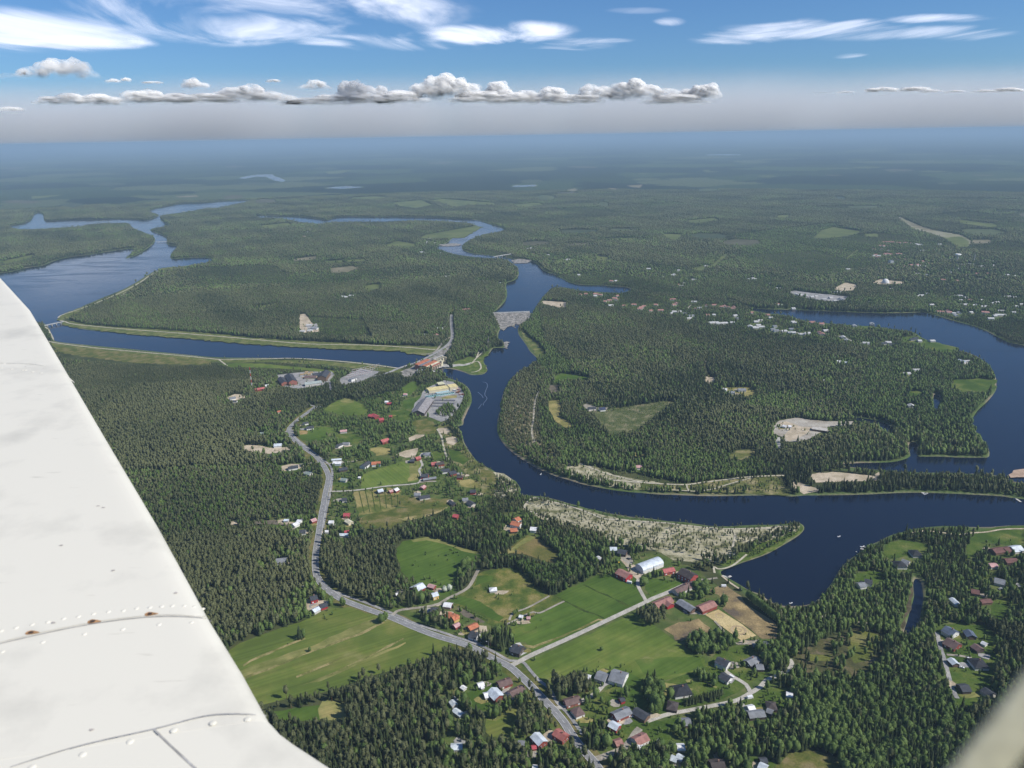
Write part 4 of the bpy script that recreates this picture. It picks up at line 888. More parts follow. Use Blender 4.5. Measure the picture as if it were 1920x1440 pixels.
# ------------------------------------------------------------------ surface sheets
G = {}
def _dir(a, b, c, d):
    p, q = up(a, b), up(c, d); return math.atan2(q[1]-p[1], q[0]-p[0])
MDIR, GDIR = _dir(435, 1250, 720, 1166), _dir(957, 1245, 1207, 1130)
def gm(key):
    if key in G: return G[key]
    defs = {
     'meadow': ([(.3,(0.088,0.123,0.026)),(.5,(0.114,0.148,0.031)),(.68,(0.156,0.168,0.045)),(.8,(0.200,0.200,0.072))], .014, 7),
     'meadow2': ([(.3,(0.094,0.114,0.026)),(.6,(0.135,0.143,0.037)),(.8,(0.180,0.170,0.064))], .03, 6),
     'hay': ([(.3,(0.135,0.148,0.041)),(.55,(0.200,0.200,0.068)),(.75,(0.290,0.250,0.096))], .035, 7),
     'hay2': ([(.3,(0.180,0.170,0.056)),(.7,(0.320,0.270,0.104))], .05, 5),
     'drytrack': ([(.35,(0.135,0.139,0.041)),(.5,(0.240,0.210,0.088)),(.7,(0.330,0.270,0.128))], .05, 7),
     'green': ([(.3,(0.054,0.097,0.017)),(.5,(0.071,0.119,0.021)),(.7,(0.094,0.143,0.027)),(.85,(0.156,0.168,0.045))], .014, 7),
     'green2': ([(.3,(0.073,0.114,0.021)),(.5,(0.099,0.143,0.027)),(.68,(0.135,0.168,0.037)),(.82,(0.230,0.220,0.088))], .014, 8),
     'greenl': ([(.3,(0.104,0.153,0.030)),(.7,(0.146,0.188,0.041))], .03, 6),
     'furrow': ([(.3,(0.036,0.059,0.015)),(.7,(0.062,0.089,0.019))], .1, 4),
     'garden': ([(.3,(0.062,0.094,0.019)),(.45,(0.094,0.119,0.026)),(.6,(0.156,0.153,0.041)),(.8,(0.240,0.200,0.080))], .045, 9),
     'tilled': ([(.3,(0.110,0.095,0.070)),(.7,(0.170,0.145,0.110))], .1, 4),
     'strips': ([(.38,(0.104,0.128,0.030)),(.5,(0.200,0.185,0.064)),(.7,(0.280,0.235,0.096))], .03, 6),
     'rough': ([(.3,(0.073,0.094,0.022)),(.5,(0.120,0.123,0.034)),(.65,(0.170,0.150,0.060)),(.8,(0.200,0.165,0.080))], .05, 8),
     'drydirt': ([(.3,(0.260,0.190,0.080)),(.7,(0.360,0.260,0.120))], .1, 4),
     'gold': ([(.3,(0.104,0.108,0.030)),(.5,(0.150,0.135,0.044)),(.7,(0.190,0.150,0.060))], .03, 7),
     'lawn': ([(.3,(0.047,0.084,0.015)),(.5,(0.068,0.108,0.020)),(.7,(0.104,0.133,0.030)),(.85,(0.170,0.165,0.056))], .035, 8),
     'heath': ([(.3,(.12,.125,.055)),(.42,(.25,.235,.14)),(.56,(.35,.325,.215)),(.75,(.45,.41,.285))], .05, 10),
     'paleheath': ([(.3,(0.100,0.095,0.048)),(.5,(0.170,0.150,0.076)),(.7,(0.240,0.210,0.140))], .05, 8),
     'greenheath': ([(.3,(0.073,0.094,0.026)),(.5,(0.125,0.133,0.041)),(.66,(0.210,0.190,0.088)),(.8,(0.300,0.260,0.136))], .04, 9),
     'shoregreen': ([(.3,(0.062,0.099,0.019)),(.6,(0.104,0.143,0.030)),(.8,(0.177,0.178,0.060))], .08, 6),
     'sand': ([(.3,(0.360,0.300,0.210)),(.5,(0.440,0.370,0.270)),(.7,(0.520,0.440,0.330))], .06, 7),
     'beach': ([(.3,(0.340,0.240,0.170)),(.7,(0.450,0.330,0.240))], .08, 5),
     'sandgrey': ([(.3,(0.250,0.225,0.180)),(.7,(0.360,0.330,0.270))], .08, 6),
     'pit': ([(.3,(0.280,0.250,0.200)),(.5,(0.360,0.330,0.280)),(.7,(0.440,0.410,0.350))], .03, 7),
     'concrete': ([(.3,(0.360,0.350,0.320)),(.7,(0.460,0.450,0.420))], .1, 5),
     'asphaltpale': ([(.3,(0.230,0.225,0.220)),(.55,(0.300,0.295,0.285)),(.75,(0.360,0.345,0.320))], .06, 7),
     'asphalt': ([(.3,(0.200,0.200,0.200)),(.7,(0.280,0.280,0.275))], .15, 5),
     'palegravel': ([(.3,(0.360,0.340,0.290)),(.7,(0.470,0.440,0.380))], .12, 5),
     'paletrack': ([(.3,(0.360,0.330,0.250)),(.7,(0.500,0.460,0.360))], .12, 5),
     'whitegravel': ([(.3,(0.500,0.490,0.460)),(.7,(0.580,0.570,0.540))], .1, 4),
     'dirt': ([(.28,(0.120,0.095,0.070)),(.45,(0.190,0.145,0.076)),(.6,(0.250,0.190,0.096)),(.75,(0.360,0.270,0.132))], .03, 8),
     'arenasand': ([(.3,(0.420,0.330,0.160)),(.7,(0.520,0.420,0.216))], .06, 6),
     'clearcut': ([(.3,(.07,.09,.03)),(.5,(.10,.115,.045)),(.62,(.145,.15,.07)),(.75,(.21,.19,.11))], .06, 10),
     'embank': ([(.3,(0.078,0.104,0.026)),(.55,(0.125,0.143,0.041)),(.75,(0.200,0.190,0.080))], .05, 7),
     'rubble': ([(.3,(0.140,0.135,0.120)),(.5,(0.240,0.225,0.200)),(.7,(0.360,0.335,0.300))], .09, 10),
     'farfield': ([(.3,(0.088,0.114,0.037)),(.7,(0.135,0.157,0.053))], .01, 5),
     'fartan': ([(.3,(0.150,0.140,0.085)),(.7,(0.240,0.210,0.140))], .02, 5),
     'creekbank': ([(.3,(0.065,0.058,0.035)),(.7,(0.120,0.100,0.065))], .1, 8),
     'farmid': ([(.3,(0.068,0.090,0.040)),(.7,(0.104,0.123,0.056))], .01, 5),
     'scrub': ([(.3,(0.052,0.057,0.027)),(.5,(0.085,0.085,0.035)),(.62,(0.120,0.105,0.055)),(.75,(0.170,0.135,0.085))], .05, 9),
     'fardark': ([(.3,(0.047,0.067,0.035)),(.7,(0.073,0.090,0.050))], .01, 5),
     'farbog': ([(.3,(0.078,0.081,0.048)),(.7,(0.114,0.109,0.069))], .01, 5),
     'arenaworn': ([(.3,(0.360,0.270,0.160)),(.7,(0.420,0.330,0.200))], .1, 5),
     'runway': ([(.3,(0.200,0.200,0.104)),(.7,(0.280,0.260,0.190))], .01, 5),
    }
    st, sc, det = defs[key]
    lines = {'meadow': MDIR, 'hay': MDIR, 'green': GDIR, 'green2': GDIR, 'greenl': GDIR+1.57, 'strips': GDIR+1.57}.get(key)
    G[key] = noise_mat(key, st, sc, det, .95, .05, scale2=max(sc*12, .6), amt2=.22, streak=lines)
    return G[key]
EXCL = []          # outlines where no forest tree grows
LEV = {'field': .10, 'heath': .06, 'gravel': .22, 'sand': .20, 'paddock': .16, 'riding_arena': .26, 'clearing': .05, 'embankment': .08}
def roughen(p, amp):
    p = np.asarray(p)[:, :2]; out = []
    for i in range(len(p)):
        a, b = p[i], p[(i+1) % len(p)]; L = np.linalg.norm(b-a); k = int(np.clip(L/9, 1, 40))
        nn = np.array([b[1]-a[1], a[0]-b[0]])/(L+1e-9)
        for j in range(k):
            out.append(a+(b-a)*j/k+(nn*rng.normal(0, amp) if j else 0))
    return np.array(out)
lv = 0
for kind, key, s in AREAS:
    p = pts(s)
    if kind not in ('heath',) and not (kind == 'clearing' and key == 'clearcut'): EXCL.append(p)
    d = np.linalg.norm(p.mean(0)[:2])
    crisp = kind in ('riding_arena',)
    q = roughen(p, 0 if crisp else .7 if kind in ('paddock', 'gravel') else 1.2*min(d/900, 4))
    lv = (lv+1) % 20
    sheet({'gravel': 'gravel_yard', 'sand': 'sandy_ground', 'clearing': 'cleared_ground', 'heath': 'heath'}.get(kind, kind), q, LEV[kind]+lv*.004, gm(key))
# many small clearings, bogs and fields of the far forest plain
fr_ = np.random.default_rng(21)
for i in range(85):
    py_ = 275+(fr_.random()**1.3)*215; px_ = fr_.uniform(-20, 1940)
    if py_ > 395 and (px_ < 560 and py_ > 395 or 560 < px_ < 1000 and py_ > 400): continue
    sc_ = max((py_-255)/100, .12); w_ = fr_.uniform(8, 48)*min(1, .35+sc_*.5); h_ = fr_.uniform(.7, 3.2)*sc_*1.3; sk = fr_.uniform(-.8, .8)*w_*.5
    q = [(-w_, -h_*.3), (-w_*.2, -h_), (w_*.8, -h_*.7), (w_, h_*.2), (w_*.3, h_), (-w_*.6, h_*.8)]
    q = [(px_+a+sk*(b/h_), py_+b) for a, b in q]
    if max(b for a, b in q) < 262: continue
    p = up(np.array([a for a, b in q]), np.array([b for a, b in q]))
    if in_water(p[:, 0], p[:, 1]).any(): continue
    EXCL.append(p)
    sheet('field' if i % 3 else 'clearing', roughen(p, 6), .06+(i % 30)*.004, gm(['farmid', 'fardark', 'farbog', 'farmid', 'farbog', 'fardark'][int(fr_.integers(0, 6))]))
# plough lines of the striped field
for i in range(7):
    x0 = 672+i*12; x1 = 682+i*10.5
    sheet('field_ditch', pts(f"{x0},{921-i*.6} {x0+2},{921-i*.6} {x1+1.5},{962-i*2.2} {x1},{962-i*2.2}"), .22+i*.004, gm('furrow'))
# riding arena rings worn into the sand
def ring(px, py, a0, a1, key, name, z):
    c = up(px, py)
    n = 36; V = []; Fq = []
    for r_ in (a0, a1):
        for k in range(n): V.append((c[0]+r_*math.cos(2*math.pi*k/n), c[1]+r_*1.0*math.sin(2*math.pi*k/n), z))
    for k in range(n): Fq.append((k, (k+1) % n, n+(k+1) % n, n+k))
    o = link(name, mesh_py(name, V, Fq), gm(key)); o['kind'] = 'structure'
    return o
ring(1385, 1182, 5.5, 8.0, 'arenaworn', 'worn_ring', .40)
ring(1385, 1182, 2.0, 3.2, 'arenaworn', 'worn_ring', .402)
ring(1349, 1155, 3.2, 4.6, 'arenaworn', 'worn_ring', .404)
# ------------------------------------------------------------------ roads
ROADL = []
def ribbon(p, w, z, off=0.0):
    n = len(p); t = np.gradient(p, axis=0); t /= np.linalg.norm(t, axis=1, keepdims=True)+1e-9
    nn = np.stack([-t[:, 1], t[:, 0]], 1)
    a = p+nn*(off+w/2); b = p+nn*(off-w/2)
    V = [(x, y, z) for x, y in a]+[(x, y, z) for x, y in b]
    Fq = [(n+i, n+i+1, i+1, i) for i in range(n-1)]
    return V, Fq
lv = 0
for name, w, key, s in ROADS:
    p = smooth_line(pts(s), 5.0)
    lv = (lv+1) % 60
    z = (.42 if name in ('highway', 'dam_road') else .34 if name != 'cycle_path' else .30)+lv*.004
    V, Fq = ribbon(p, w, z)
    o = link(name, mesh_py(name, V, Fq), gm(key)); o['kind'] = 'structure'
    ROADL.append((p, w/2, name))
    if name == 'highway':
        wm = flat_mat('road_paint', (.62, .62, .60), .05)
        for off in (-3.6, 3.6):
            V, Fq = ribbon(p, .28, z+.012, off); o2 = link('edge_line', mesh_py('edge_line', V, Fq), wm); o2['kind'] = 'structure'
        V = []; Fq = []; L = np.concatenate([[0], np.cumsum(np.linalg.norm(np.diff(p, axis=0), axis=1))])
        for s0 in np.arange(0, L[-1]-4, 12.0):
            q = np.stack([np.interp([s0, s0+3.5], L, p[:, 0]), np.interp([s0, s0+3.5], L, p[:, 1])], 1)
            v, f = ribbon(q, .25, z+.012); k = len(V); V += v; Fq += [tuple(i+k for i in g_) for g_ in f]
        o2 = link('centre_line', mesh_py('centre_line', V, Fq), wm); o2['kind'] = 'structure'
        # grass verge under the highway
        V, Fq = ribbon(p, 19.0, .028); o2 = link('verge', mesh_py('verge', V, Fq), gm('rough')); o2['kind'] = 'structure'
        dk = flat_mat('tyre_track', (.21, .21, .21), .1)
        for off in (-2.6, -1.0, 1.0, 2.6):
            V, Fq = ribbon(p, .7, z+.006, off); o2 = link('wheel_track', mesh_py('wheel_track', V, Fq), dk); o2['kind'] = 'structure'
FOAM = flat_mat('foam', (.10, .13, .19), .1, .3)
for k, l_ in enumerate(["905,716 912,718 914,724 911,732 909,740 913,746 911,751 906,757 907,760", "896,735 903,741 906,746", "903,757 900,762 897,766"]):
    V, Fq = ribbon(smooth_line(pts(l_, WL), 3), 1.1, WL+.03+.01*k); o = link('foam_streak', mesh_py('foam_streak', V, Fq), FOAM); o['kind'] = 'structure'
dr = np.random.default_rng(5)
for k, h in enumerate(HOUSES):
    c = (up(h[0], h[1], h[7])+up(h[2], h[3], h[7]))/2
    if dr.random() < .45 or np.hypot(c[0], c[1]) > 1700 or h[8].find('depot') > 0 or h[8].find('farm') > 0: continue
    a = dr.uniform(0, 6.28); r_ = h[4]*.5+dr.uniform(3, 6); cx, cy = c[0]+math.cos(a)*r_, c[1]+math.sin(a)*r_; w_, l_ = dr.uniform(3, 5), dr.uniform(5, 10)
    q = [(cx+math.cos(a+t)*l_*u-math.sin(a+t)*0, cy+math.sin(a+t)*w_*1.2*u) for t, u in zip(np.arange(0, 6.28, .9), dr.uniform(.7, 1.15, 7))]
    if in_water(np.array([p[0] for p in q]), np.array([p[1] for p in q])).any(): continue
    sheet('yard', q, .30+(k % 40)*.004, gm(['sandgrey', 'sand', 'hay2', 'asphaltpale'][int(dr.integers(0, 4))]))
print('sheets', time.time()-T0)
# ================================================================== trees
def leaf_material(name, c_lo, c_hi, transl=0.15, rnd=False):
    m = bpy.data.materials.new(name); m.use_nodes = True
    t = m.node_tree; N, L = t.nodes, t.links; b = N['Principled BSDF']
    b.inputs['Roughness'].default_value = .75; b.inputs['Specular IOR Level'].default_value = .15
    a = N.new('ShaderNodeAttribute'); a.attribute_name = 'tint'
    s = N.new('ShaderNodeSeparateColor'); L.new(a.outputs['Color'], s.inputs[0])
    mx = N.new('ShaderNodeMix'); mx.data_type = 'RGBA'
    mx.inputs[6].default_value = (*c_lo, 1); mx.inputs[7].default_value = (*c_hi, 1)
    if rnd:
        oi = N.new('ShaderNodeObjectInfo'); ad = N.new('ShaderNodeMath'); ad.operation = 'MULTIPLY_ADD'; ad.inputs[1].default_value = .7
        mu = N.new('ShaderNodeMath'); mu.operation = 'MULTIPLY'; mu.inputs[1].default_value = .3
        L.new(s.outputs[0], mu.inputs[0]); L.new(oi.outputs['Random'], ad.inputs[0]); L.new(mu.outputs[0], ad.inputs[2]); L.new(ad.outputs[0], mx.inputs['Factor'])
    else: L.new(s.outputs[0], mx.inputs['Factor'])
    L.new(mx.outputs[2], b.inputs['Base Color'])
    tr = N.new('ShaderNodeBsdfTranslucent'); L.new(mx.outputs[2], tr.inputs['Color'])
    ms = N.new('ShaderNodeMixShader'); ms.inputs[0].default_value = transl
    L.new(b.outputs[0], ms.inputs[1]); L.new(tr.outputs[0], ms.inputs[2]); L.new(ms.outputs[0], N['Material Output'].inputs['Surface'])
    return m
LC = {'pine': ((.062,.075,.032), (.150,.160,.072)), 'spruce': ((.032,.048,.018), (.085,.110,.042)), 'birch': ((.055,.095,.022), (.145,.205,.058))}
LM = {k: leaf_material(k+'_foliage', *v) for k, v in LC.items()}
LMR = {k: leaf_material(k+'_leaves', *v, rnd=True) for k, v in LC.items()}
BARK = {'pine': flat_mat('pine_bark', (.16,.085,.045)), 'spruce': flat_mat('spruce_bark', (.075,.06,.05)), 'birch': flat_mat('birch_bark', (.5,.48,.44))}
def crown(kind, nf, size, g, flat=.75):
    """leaf clumps: V (3*nf or 4*nf), unit tree of height 1 (crown width included)"""
    u = g.random(nf); th_ = g.random(nf)*2*np.pi
    if kind == 'spruce':
        z = 1-np.sqrt(u)*.93; rad_ = (1-z)*.165*(.55+.55*g.random(nf))+.008
        # tiers
        z = z+.012*np.sin(z*60)
    elif kind == 'pine':
        z = .42+.56*u**.8; prof = np.sqrt(np.clip(1-((z-.66)/.36)**2, .02, 1)); rad_ = .145*prof*np.sqrt(.25+.75*g.random(nf))
    else:
        z = .20+.78*u**.85; prof = np.sqrt(np.clip(1-((z-.55)/.46)**2, .02, 1)); rad_ = .25*prof*np.sqrt(.3+.7*g.random(nf))
    # lumps
    ph = g.random(3)*6.28
    rad_ = rad_*(1+.22*np.sin(3*th_+ph[0]+z*9)+.12*np.sin(5*th_+ph[1]-z*14))
    c = np.stack([rad_*np.cos(th_), rad_*np.sin(th_), z], 1)
    out = np.stack([np.cos(th_), np.sin(th_), np.full(nf, .55 if kind != 'spruce' else .35)], 1)
    n = out*flat+g.normal(0, .55, (nf, 3)); n /= np.linalg.norm(n, axis=1, keepdims=True)
    a = np.cross(n, g.normal(0, 1, (nf, 3))); a /= np.linalg.norm(a, axis=1, keepdims=True); b = np.cross(n, a)
    s = size*(.6+.8*g.random(nf))[:, None]
    if kind == 'spruce': s = s*(.45+.75*(1-z))[:, None]
    k = [0, 2.1, 4.2]
    V = np.stack([c+s*(math.cos(t)*a+math.sin(t)*b) for t in k], 1)
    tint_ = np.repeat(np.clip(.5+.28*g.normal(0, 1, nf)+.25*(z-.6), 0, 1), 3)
    return V.reshape(-1, 3), np.arange(nf*3).reshape(-1, 3), tint_
def solid_core(kind, nseg, g):
    """lumpy inner mass so that a crown is not see-through"""
    if kind == 'spruce': rings = [(.10, .135), (.35, .10), (.62, .058), (.85, .024)]; top = .97
    elif kind == 'pine': rings = [(.40, .06), (.53, .13), (.72, .135), (.88, .08)]; top = .96
    else: rings = [(.16, .10), (.36, .21), (.62, .22), (.84, .13)]; top = .95
    V = []; F_ = []
    for z, r_ in rings:
        for k in range(nseg):
            t = 2*math.pi*k/nseg; q = r_*(.75+.5*g.random()); V.append((q*math.cos(t), q*math.sin(t), z+.03*g.normal()))
    V.append((0, 0, top)); m = len(rings)
    for j in range(m-1):
        for k in range(nseg):
            a, b, c, d = j*nseg+k, j*nseg+(k+1) % nseg, (j+1)*nseg+(k+1) % nseg, (j+1)*nseg+k
            F_ += [(a, b, c), (a, c, d)]
    for k in range(nseg): F_.append(((m-1)*nseg+k, (m-1)*nseg+(k+1) % nseg, m*nseg))
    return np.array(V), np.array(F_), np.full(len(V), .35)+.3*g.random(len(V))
def proto(kind, nf, size, nseg, g):
    V1, F1, t1 = crown(kind, nf, size, g)
    if nseg:
        V2, F2, t2 = solid_core(kind, nseg, g)
        return np.vstack([V1, V2]), np.vstack([F1, F2+len(V1)]), np.concatenate([t1, t2])
    return V1, F1, t1
def trunk(n, kind):
    mb = MB(); h = {'pine': .62, 'spruce': .25, 'birch': .4}[kind]
    mb.bar((0, 0, -.02), (0, 0, h), .014, n, .007)
    return mb
LOD = []
for (nf, size, nseg, nv) in ((52, .052, 5, 5), (11, .085, 4, 5), (0, 0, 3, 5)):
    LOD.append({k: [proto(k, nf, size, nseg, rng) if nf else solid_core(k, nseg, rng) for _ in range(nv)] for k in LC})
WINGPX = np.array([(0, 640), (80, 760), (200, 1010), (290, 1200), (380, 1370), (430, 1440), (430, 1800), (-400, 1800), (-400, 640)], float)
OPEN = ["1160,1042 1250,1032 1350,1060 1400,1112 1457,1162 1460,1208 1320,1206 1240,1192 1150,1150 1100,1100",
 "735,1150 790,1105 830,1100 850,1120 920,1180 990,1225 960,1235 880,1198 800,1180", "1120,1250 1320,1235 1420,1240 1400,1300 1240,1345 1120,1330",
 "88,640 250,655 420,672 430,682 300,686 120,672", "880,690 905,660 915,700 890,703"]
EXCL += [pts(s) for s in OPEN]
EXCLB = [(p, p[:, 0].min(), p[:, 0].max(), p[:, 1].min(), p[:, 1].max()) for p in EXCL]
ZP = [(pts(s), d, m_, h) for s, d, m_, h in ZONES]
def sample(r0, r1, sp, mx=110):
    """jittered points with their stand properties"""
    xm = r1*math.sin(R(38)); nx, ny = int(2*xm/sp)+2, int(r1/sp)+2
    j, i = np.meshgrid(np.arange(nx), np.arange(ny))
    x = (j.ravel()+(i.ravel() % 2)*.5+rng.random(j.size)*.85-.4)*sp-xm; y = (i.ravel()+rng.random(j.size)*.85-.4)*sp
    r_ = np.hypot(x, y); k = (r_ >= r0) & (r_ < r1) & (y > 300); x, y, r_ = x[k], y[k], r_[k]
    px, py = proj(x, y, 8.0)
    k = (px > -mx) & (px < 1920+mx) & (py < 1440+mx); x, y, px, py = x[k], y[k], px[k], py[k]
    k = ~inside(px, py, WINGPX); x, y, px, py = x[k], y[k], px[k], py[k]
    k = ~in_water(x, y); x, y = x[k], y[k]
    D_ = shore_dist(x, y, 12.0); k = D_ > 3.5; x, y = x[k], y[k]
    bad = np.zeros(len(x), bool)
    hvar = .78+.42*rng.random(len(x)); hz0 = np.ones(len(x))
    for p, d, m_, h in ZP: hz0[inside(x, y, p)] = h
    # stands of different age and density with straight boundaries
    xr, yr = x*.955+y*.295, -x*.295+y*.955
    ci = np.floor((xr+45*np.sin(yr/170))/310).astype(int); cj = np.floor((yr+60*np.sin(xr/260))/230).astype(int)
    hsh = np.abs(np.sin(ci*127.1+cj*311.7)*43758.5453) % 1; hs2 = np.abs(np.sin(ci*269.5+cj*183.3)*24634.6345) % 1
    far_ = np.hypot(x, y) > 850
    sth = np.where(far_, np.where(hsh < .1, .6, np.where(hsh < .3, .8, 1.0)), 1.0); std = np.where(far_ & (hs2 < .1), .7, 1.0)
    kk = CAM_Z/(CAM_Z-.62*14.5*hvar*hz0*sth); xb, yb = x*kk, y*kk      # where the crown ends up in front of: keep traced clearings and water in view
    keep = rng.random(len(x)) < .06
    for p, *_ in EXCLB: bad |= inside(x, y, p) | (inside(xb, yb, p) & ~keep)
    bad |= in_water(xb, yb) & ~keep & (np.hypot(x, y) > 700) & (hz0 > .8)
    for p, hw, nm in ROADL:
        thin = len(p)//60+1
        pp = p[::thin] if thin > 1 else p
        m_ = hw+(3.2 if nm in ('highway', 'dam_road') else 2.2 if nm == 'lane' else 1.0)
        bad |= segdist(x, y, pp, reach=m_+1) < m_
        if nm in ('highway', 'dam_road', 'lane'): bad |= (segdist(xb, yb, pp, reach=hw+1) < hw*.9) & (rng.random(len(x)) > .3)
        elif nm == 'track': bad |= (segdist(xb, yb, pp, reach=hw+1) < hw) & (rng.random(len(x)) > .55)
    for cx, cy, hr in HC:
        s = np.nonzero((np.abs(x-cx) < 42) & (np.abs(y-cy) < 42))[0]
        if len(s) == 0: continue
        dx, dy = x[s]-cx, y[s]-cy
        ux, uy = -cx/np.hypot(cx, cy), -cy/np.hypot(cx, cy)      # towards the viewpoint side stays open, like the front gardens in the photo
        al = dx*ux+dy*uy; ac = np.abs(-dx*uy+dy*ux)
        mm = (np.hypot(dx, dy) < hr+3.0) | ((np.hypot(xb[s]-cx, yb[s]-cy) < hr+1.5) & (rng.random(len(s)) > .12)) | ((al > 0) & (al < hr+8) & (ac < hr+.5))
        bad[s] |= mm
    x, y, hvar, hsh, hs2, far_, sth, std = (a[~bad] for a in (x, y, hvar, hsh, hs2, far_, sth, std))
    dens = np.ones(len(x)); hf = np.ones(len(x)); mixp = np.tile((.7, .2, .1), (len(x), 1))
    n_ = np.sin(x*.011+2*np.sin(y*.006))+np.sin(y*.013+1.7*np.sin(x*.008+1))+.8*np.sin(x*.035+y*.021)
    mixp[n_ > .9] = (.35, .25, .4); mixp[n_ < -1.3] = (.45, .5, .05)
    for p, d, m_, h in ZP:
        k = inside(x, y, p); dens[k] = d; hf[k] = h; mixp[k] = m_
    hf = hf*sth; dens = dens*std
    mm = far_ & (hs2 > .82); mixp[mm] = mixp[mm]*.5+np.array((.05, .1, .35))
    mm = far_ & (hs2 > .6) & (hs2 < .7); mixp[mm] = mixp[mm]*.4+np.array((.05, .5, .05))
    n_ = n_+far_*(hsh-.5)*1.8
    # near houses: mostly open gardens
    hd = np.full(len(x), 1e9)
    for cx, cy, hr in HC:
        s = np.nonzero((np.abs(x-cx) < 60) & (np.abs(y-cy) < 60))[0]; hd[s] = np.minimum(hd[s], np.hypot(x[s]-cx, y[s]-cy)-hr)
    k = hd < 24; dens[k] *= .62; mixp[k] = mixp[k]*.5+np.array((.05, .1, .35))
    gaps = .5+.5*np.sin(x*.05+np.sin(y*.04)*2)*np.sin(y*.055+np.sin(x*.03)*2)
    k = rng.random(len(x)) < dens*(1-.16*(gaps < .12)); x, y, hf, mixp, n_, hvar = x[k], y[k], hf[k], mixp[k], n_[k], hvar[k]
    # birch fringe along water
    u = rng.random(len(x)); cum = np.cumsum(mixp/mixp.sum(1, keepdims=True), 1)
    sp_ = (u > cum[:, 0]).astype(int)+(u > cum[:, 1]).astype(int)
    stand = 1+.13*np.sin(x*.004+1)*np.sin(y*.005)+.10*np.sin(x*.013)*np.cos(y*.017)
    h = hf*stand*np.array([12.8, 13.8, 11.0])[sp_]*hvar
    small = rng.random(len(x)) < .12; h[small] *= .6
    tone = np.clip(.5+.15*n_+.16*rng.normal(0, 1, len(x)), 0, 1)
    return x, y, h, sp_, tone
def forest(name, x, y, h, tone, kind, lod, label, wide=1.0):
    vs = LOD[lod][kind]; Vs, Fs, Ts = [], [], []; off = 0
    which = rng.integers(0, len(vs), len(x)); ang = rng.random(len(x))*6.283
    for i, (V, F_, T) in enumerate(vs):
        s = np.nonzero(which == i)[0]
        if len(s) == 0: continue
        ca, sa = np.cos(ang[s])[:, None], np.sin(ang[s])[:, None]
        wf = (wide*(.8+.45*rng.random(len(s))))[:, None]; hh = h[s][:, None]
        hw = np.minimum(hh*wf, 40)
        X = (V[None, :, 0]*ca-V[None, :, 1]*sa)*hw+x[s][:, None]
        Y = (V[None, :, 0]*sa+V[None, :, 1]*ca)*hw+y[s][:, None]
        Z = V[None, :, 2]*hh
        Vs.append(np.stack([X, Y, Z], -1).reshape(-1, 3).astype(np.float32))
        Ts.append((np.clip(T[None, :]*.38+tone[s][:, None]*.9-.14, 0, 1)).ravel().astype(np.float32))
        Fs.append((F_[None]+(np.arange(len(s))*len(V))[:, None, None]+off).reshape(-1, 3).astype(np.int32))
        off += len(s)*len(V)
    if not Vs: return None
    T = np.concatenate(Ts); me_ = mesh_np(name, np.vstack(Vs), np.vstack(Fs), np.stack([T, T, T], 1))
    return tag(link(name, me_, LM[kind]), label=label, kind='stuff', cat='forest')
def join_parts(parts, name, kind, label):
    pass
KN = ['pine', 'spruce', 'birch']
A = sample(430, 1150, 3.55)
B = sample(1150, 2700, 3.85)
C_ = sample(2700, 7200, 7.0)
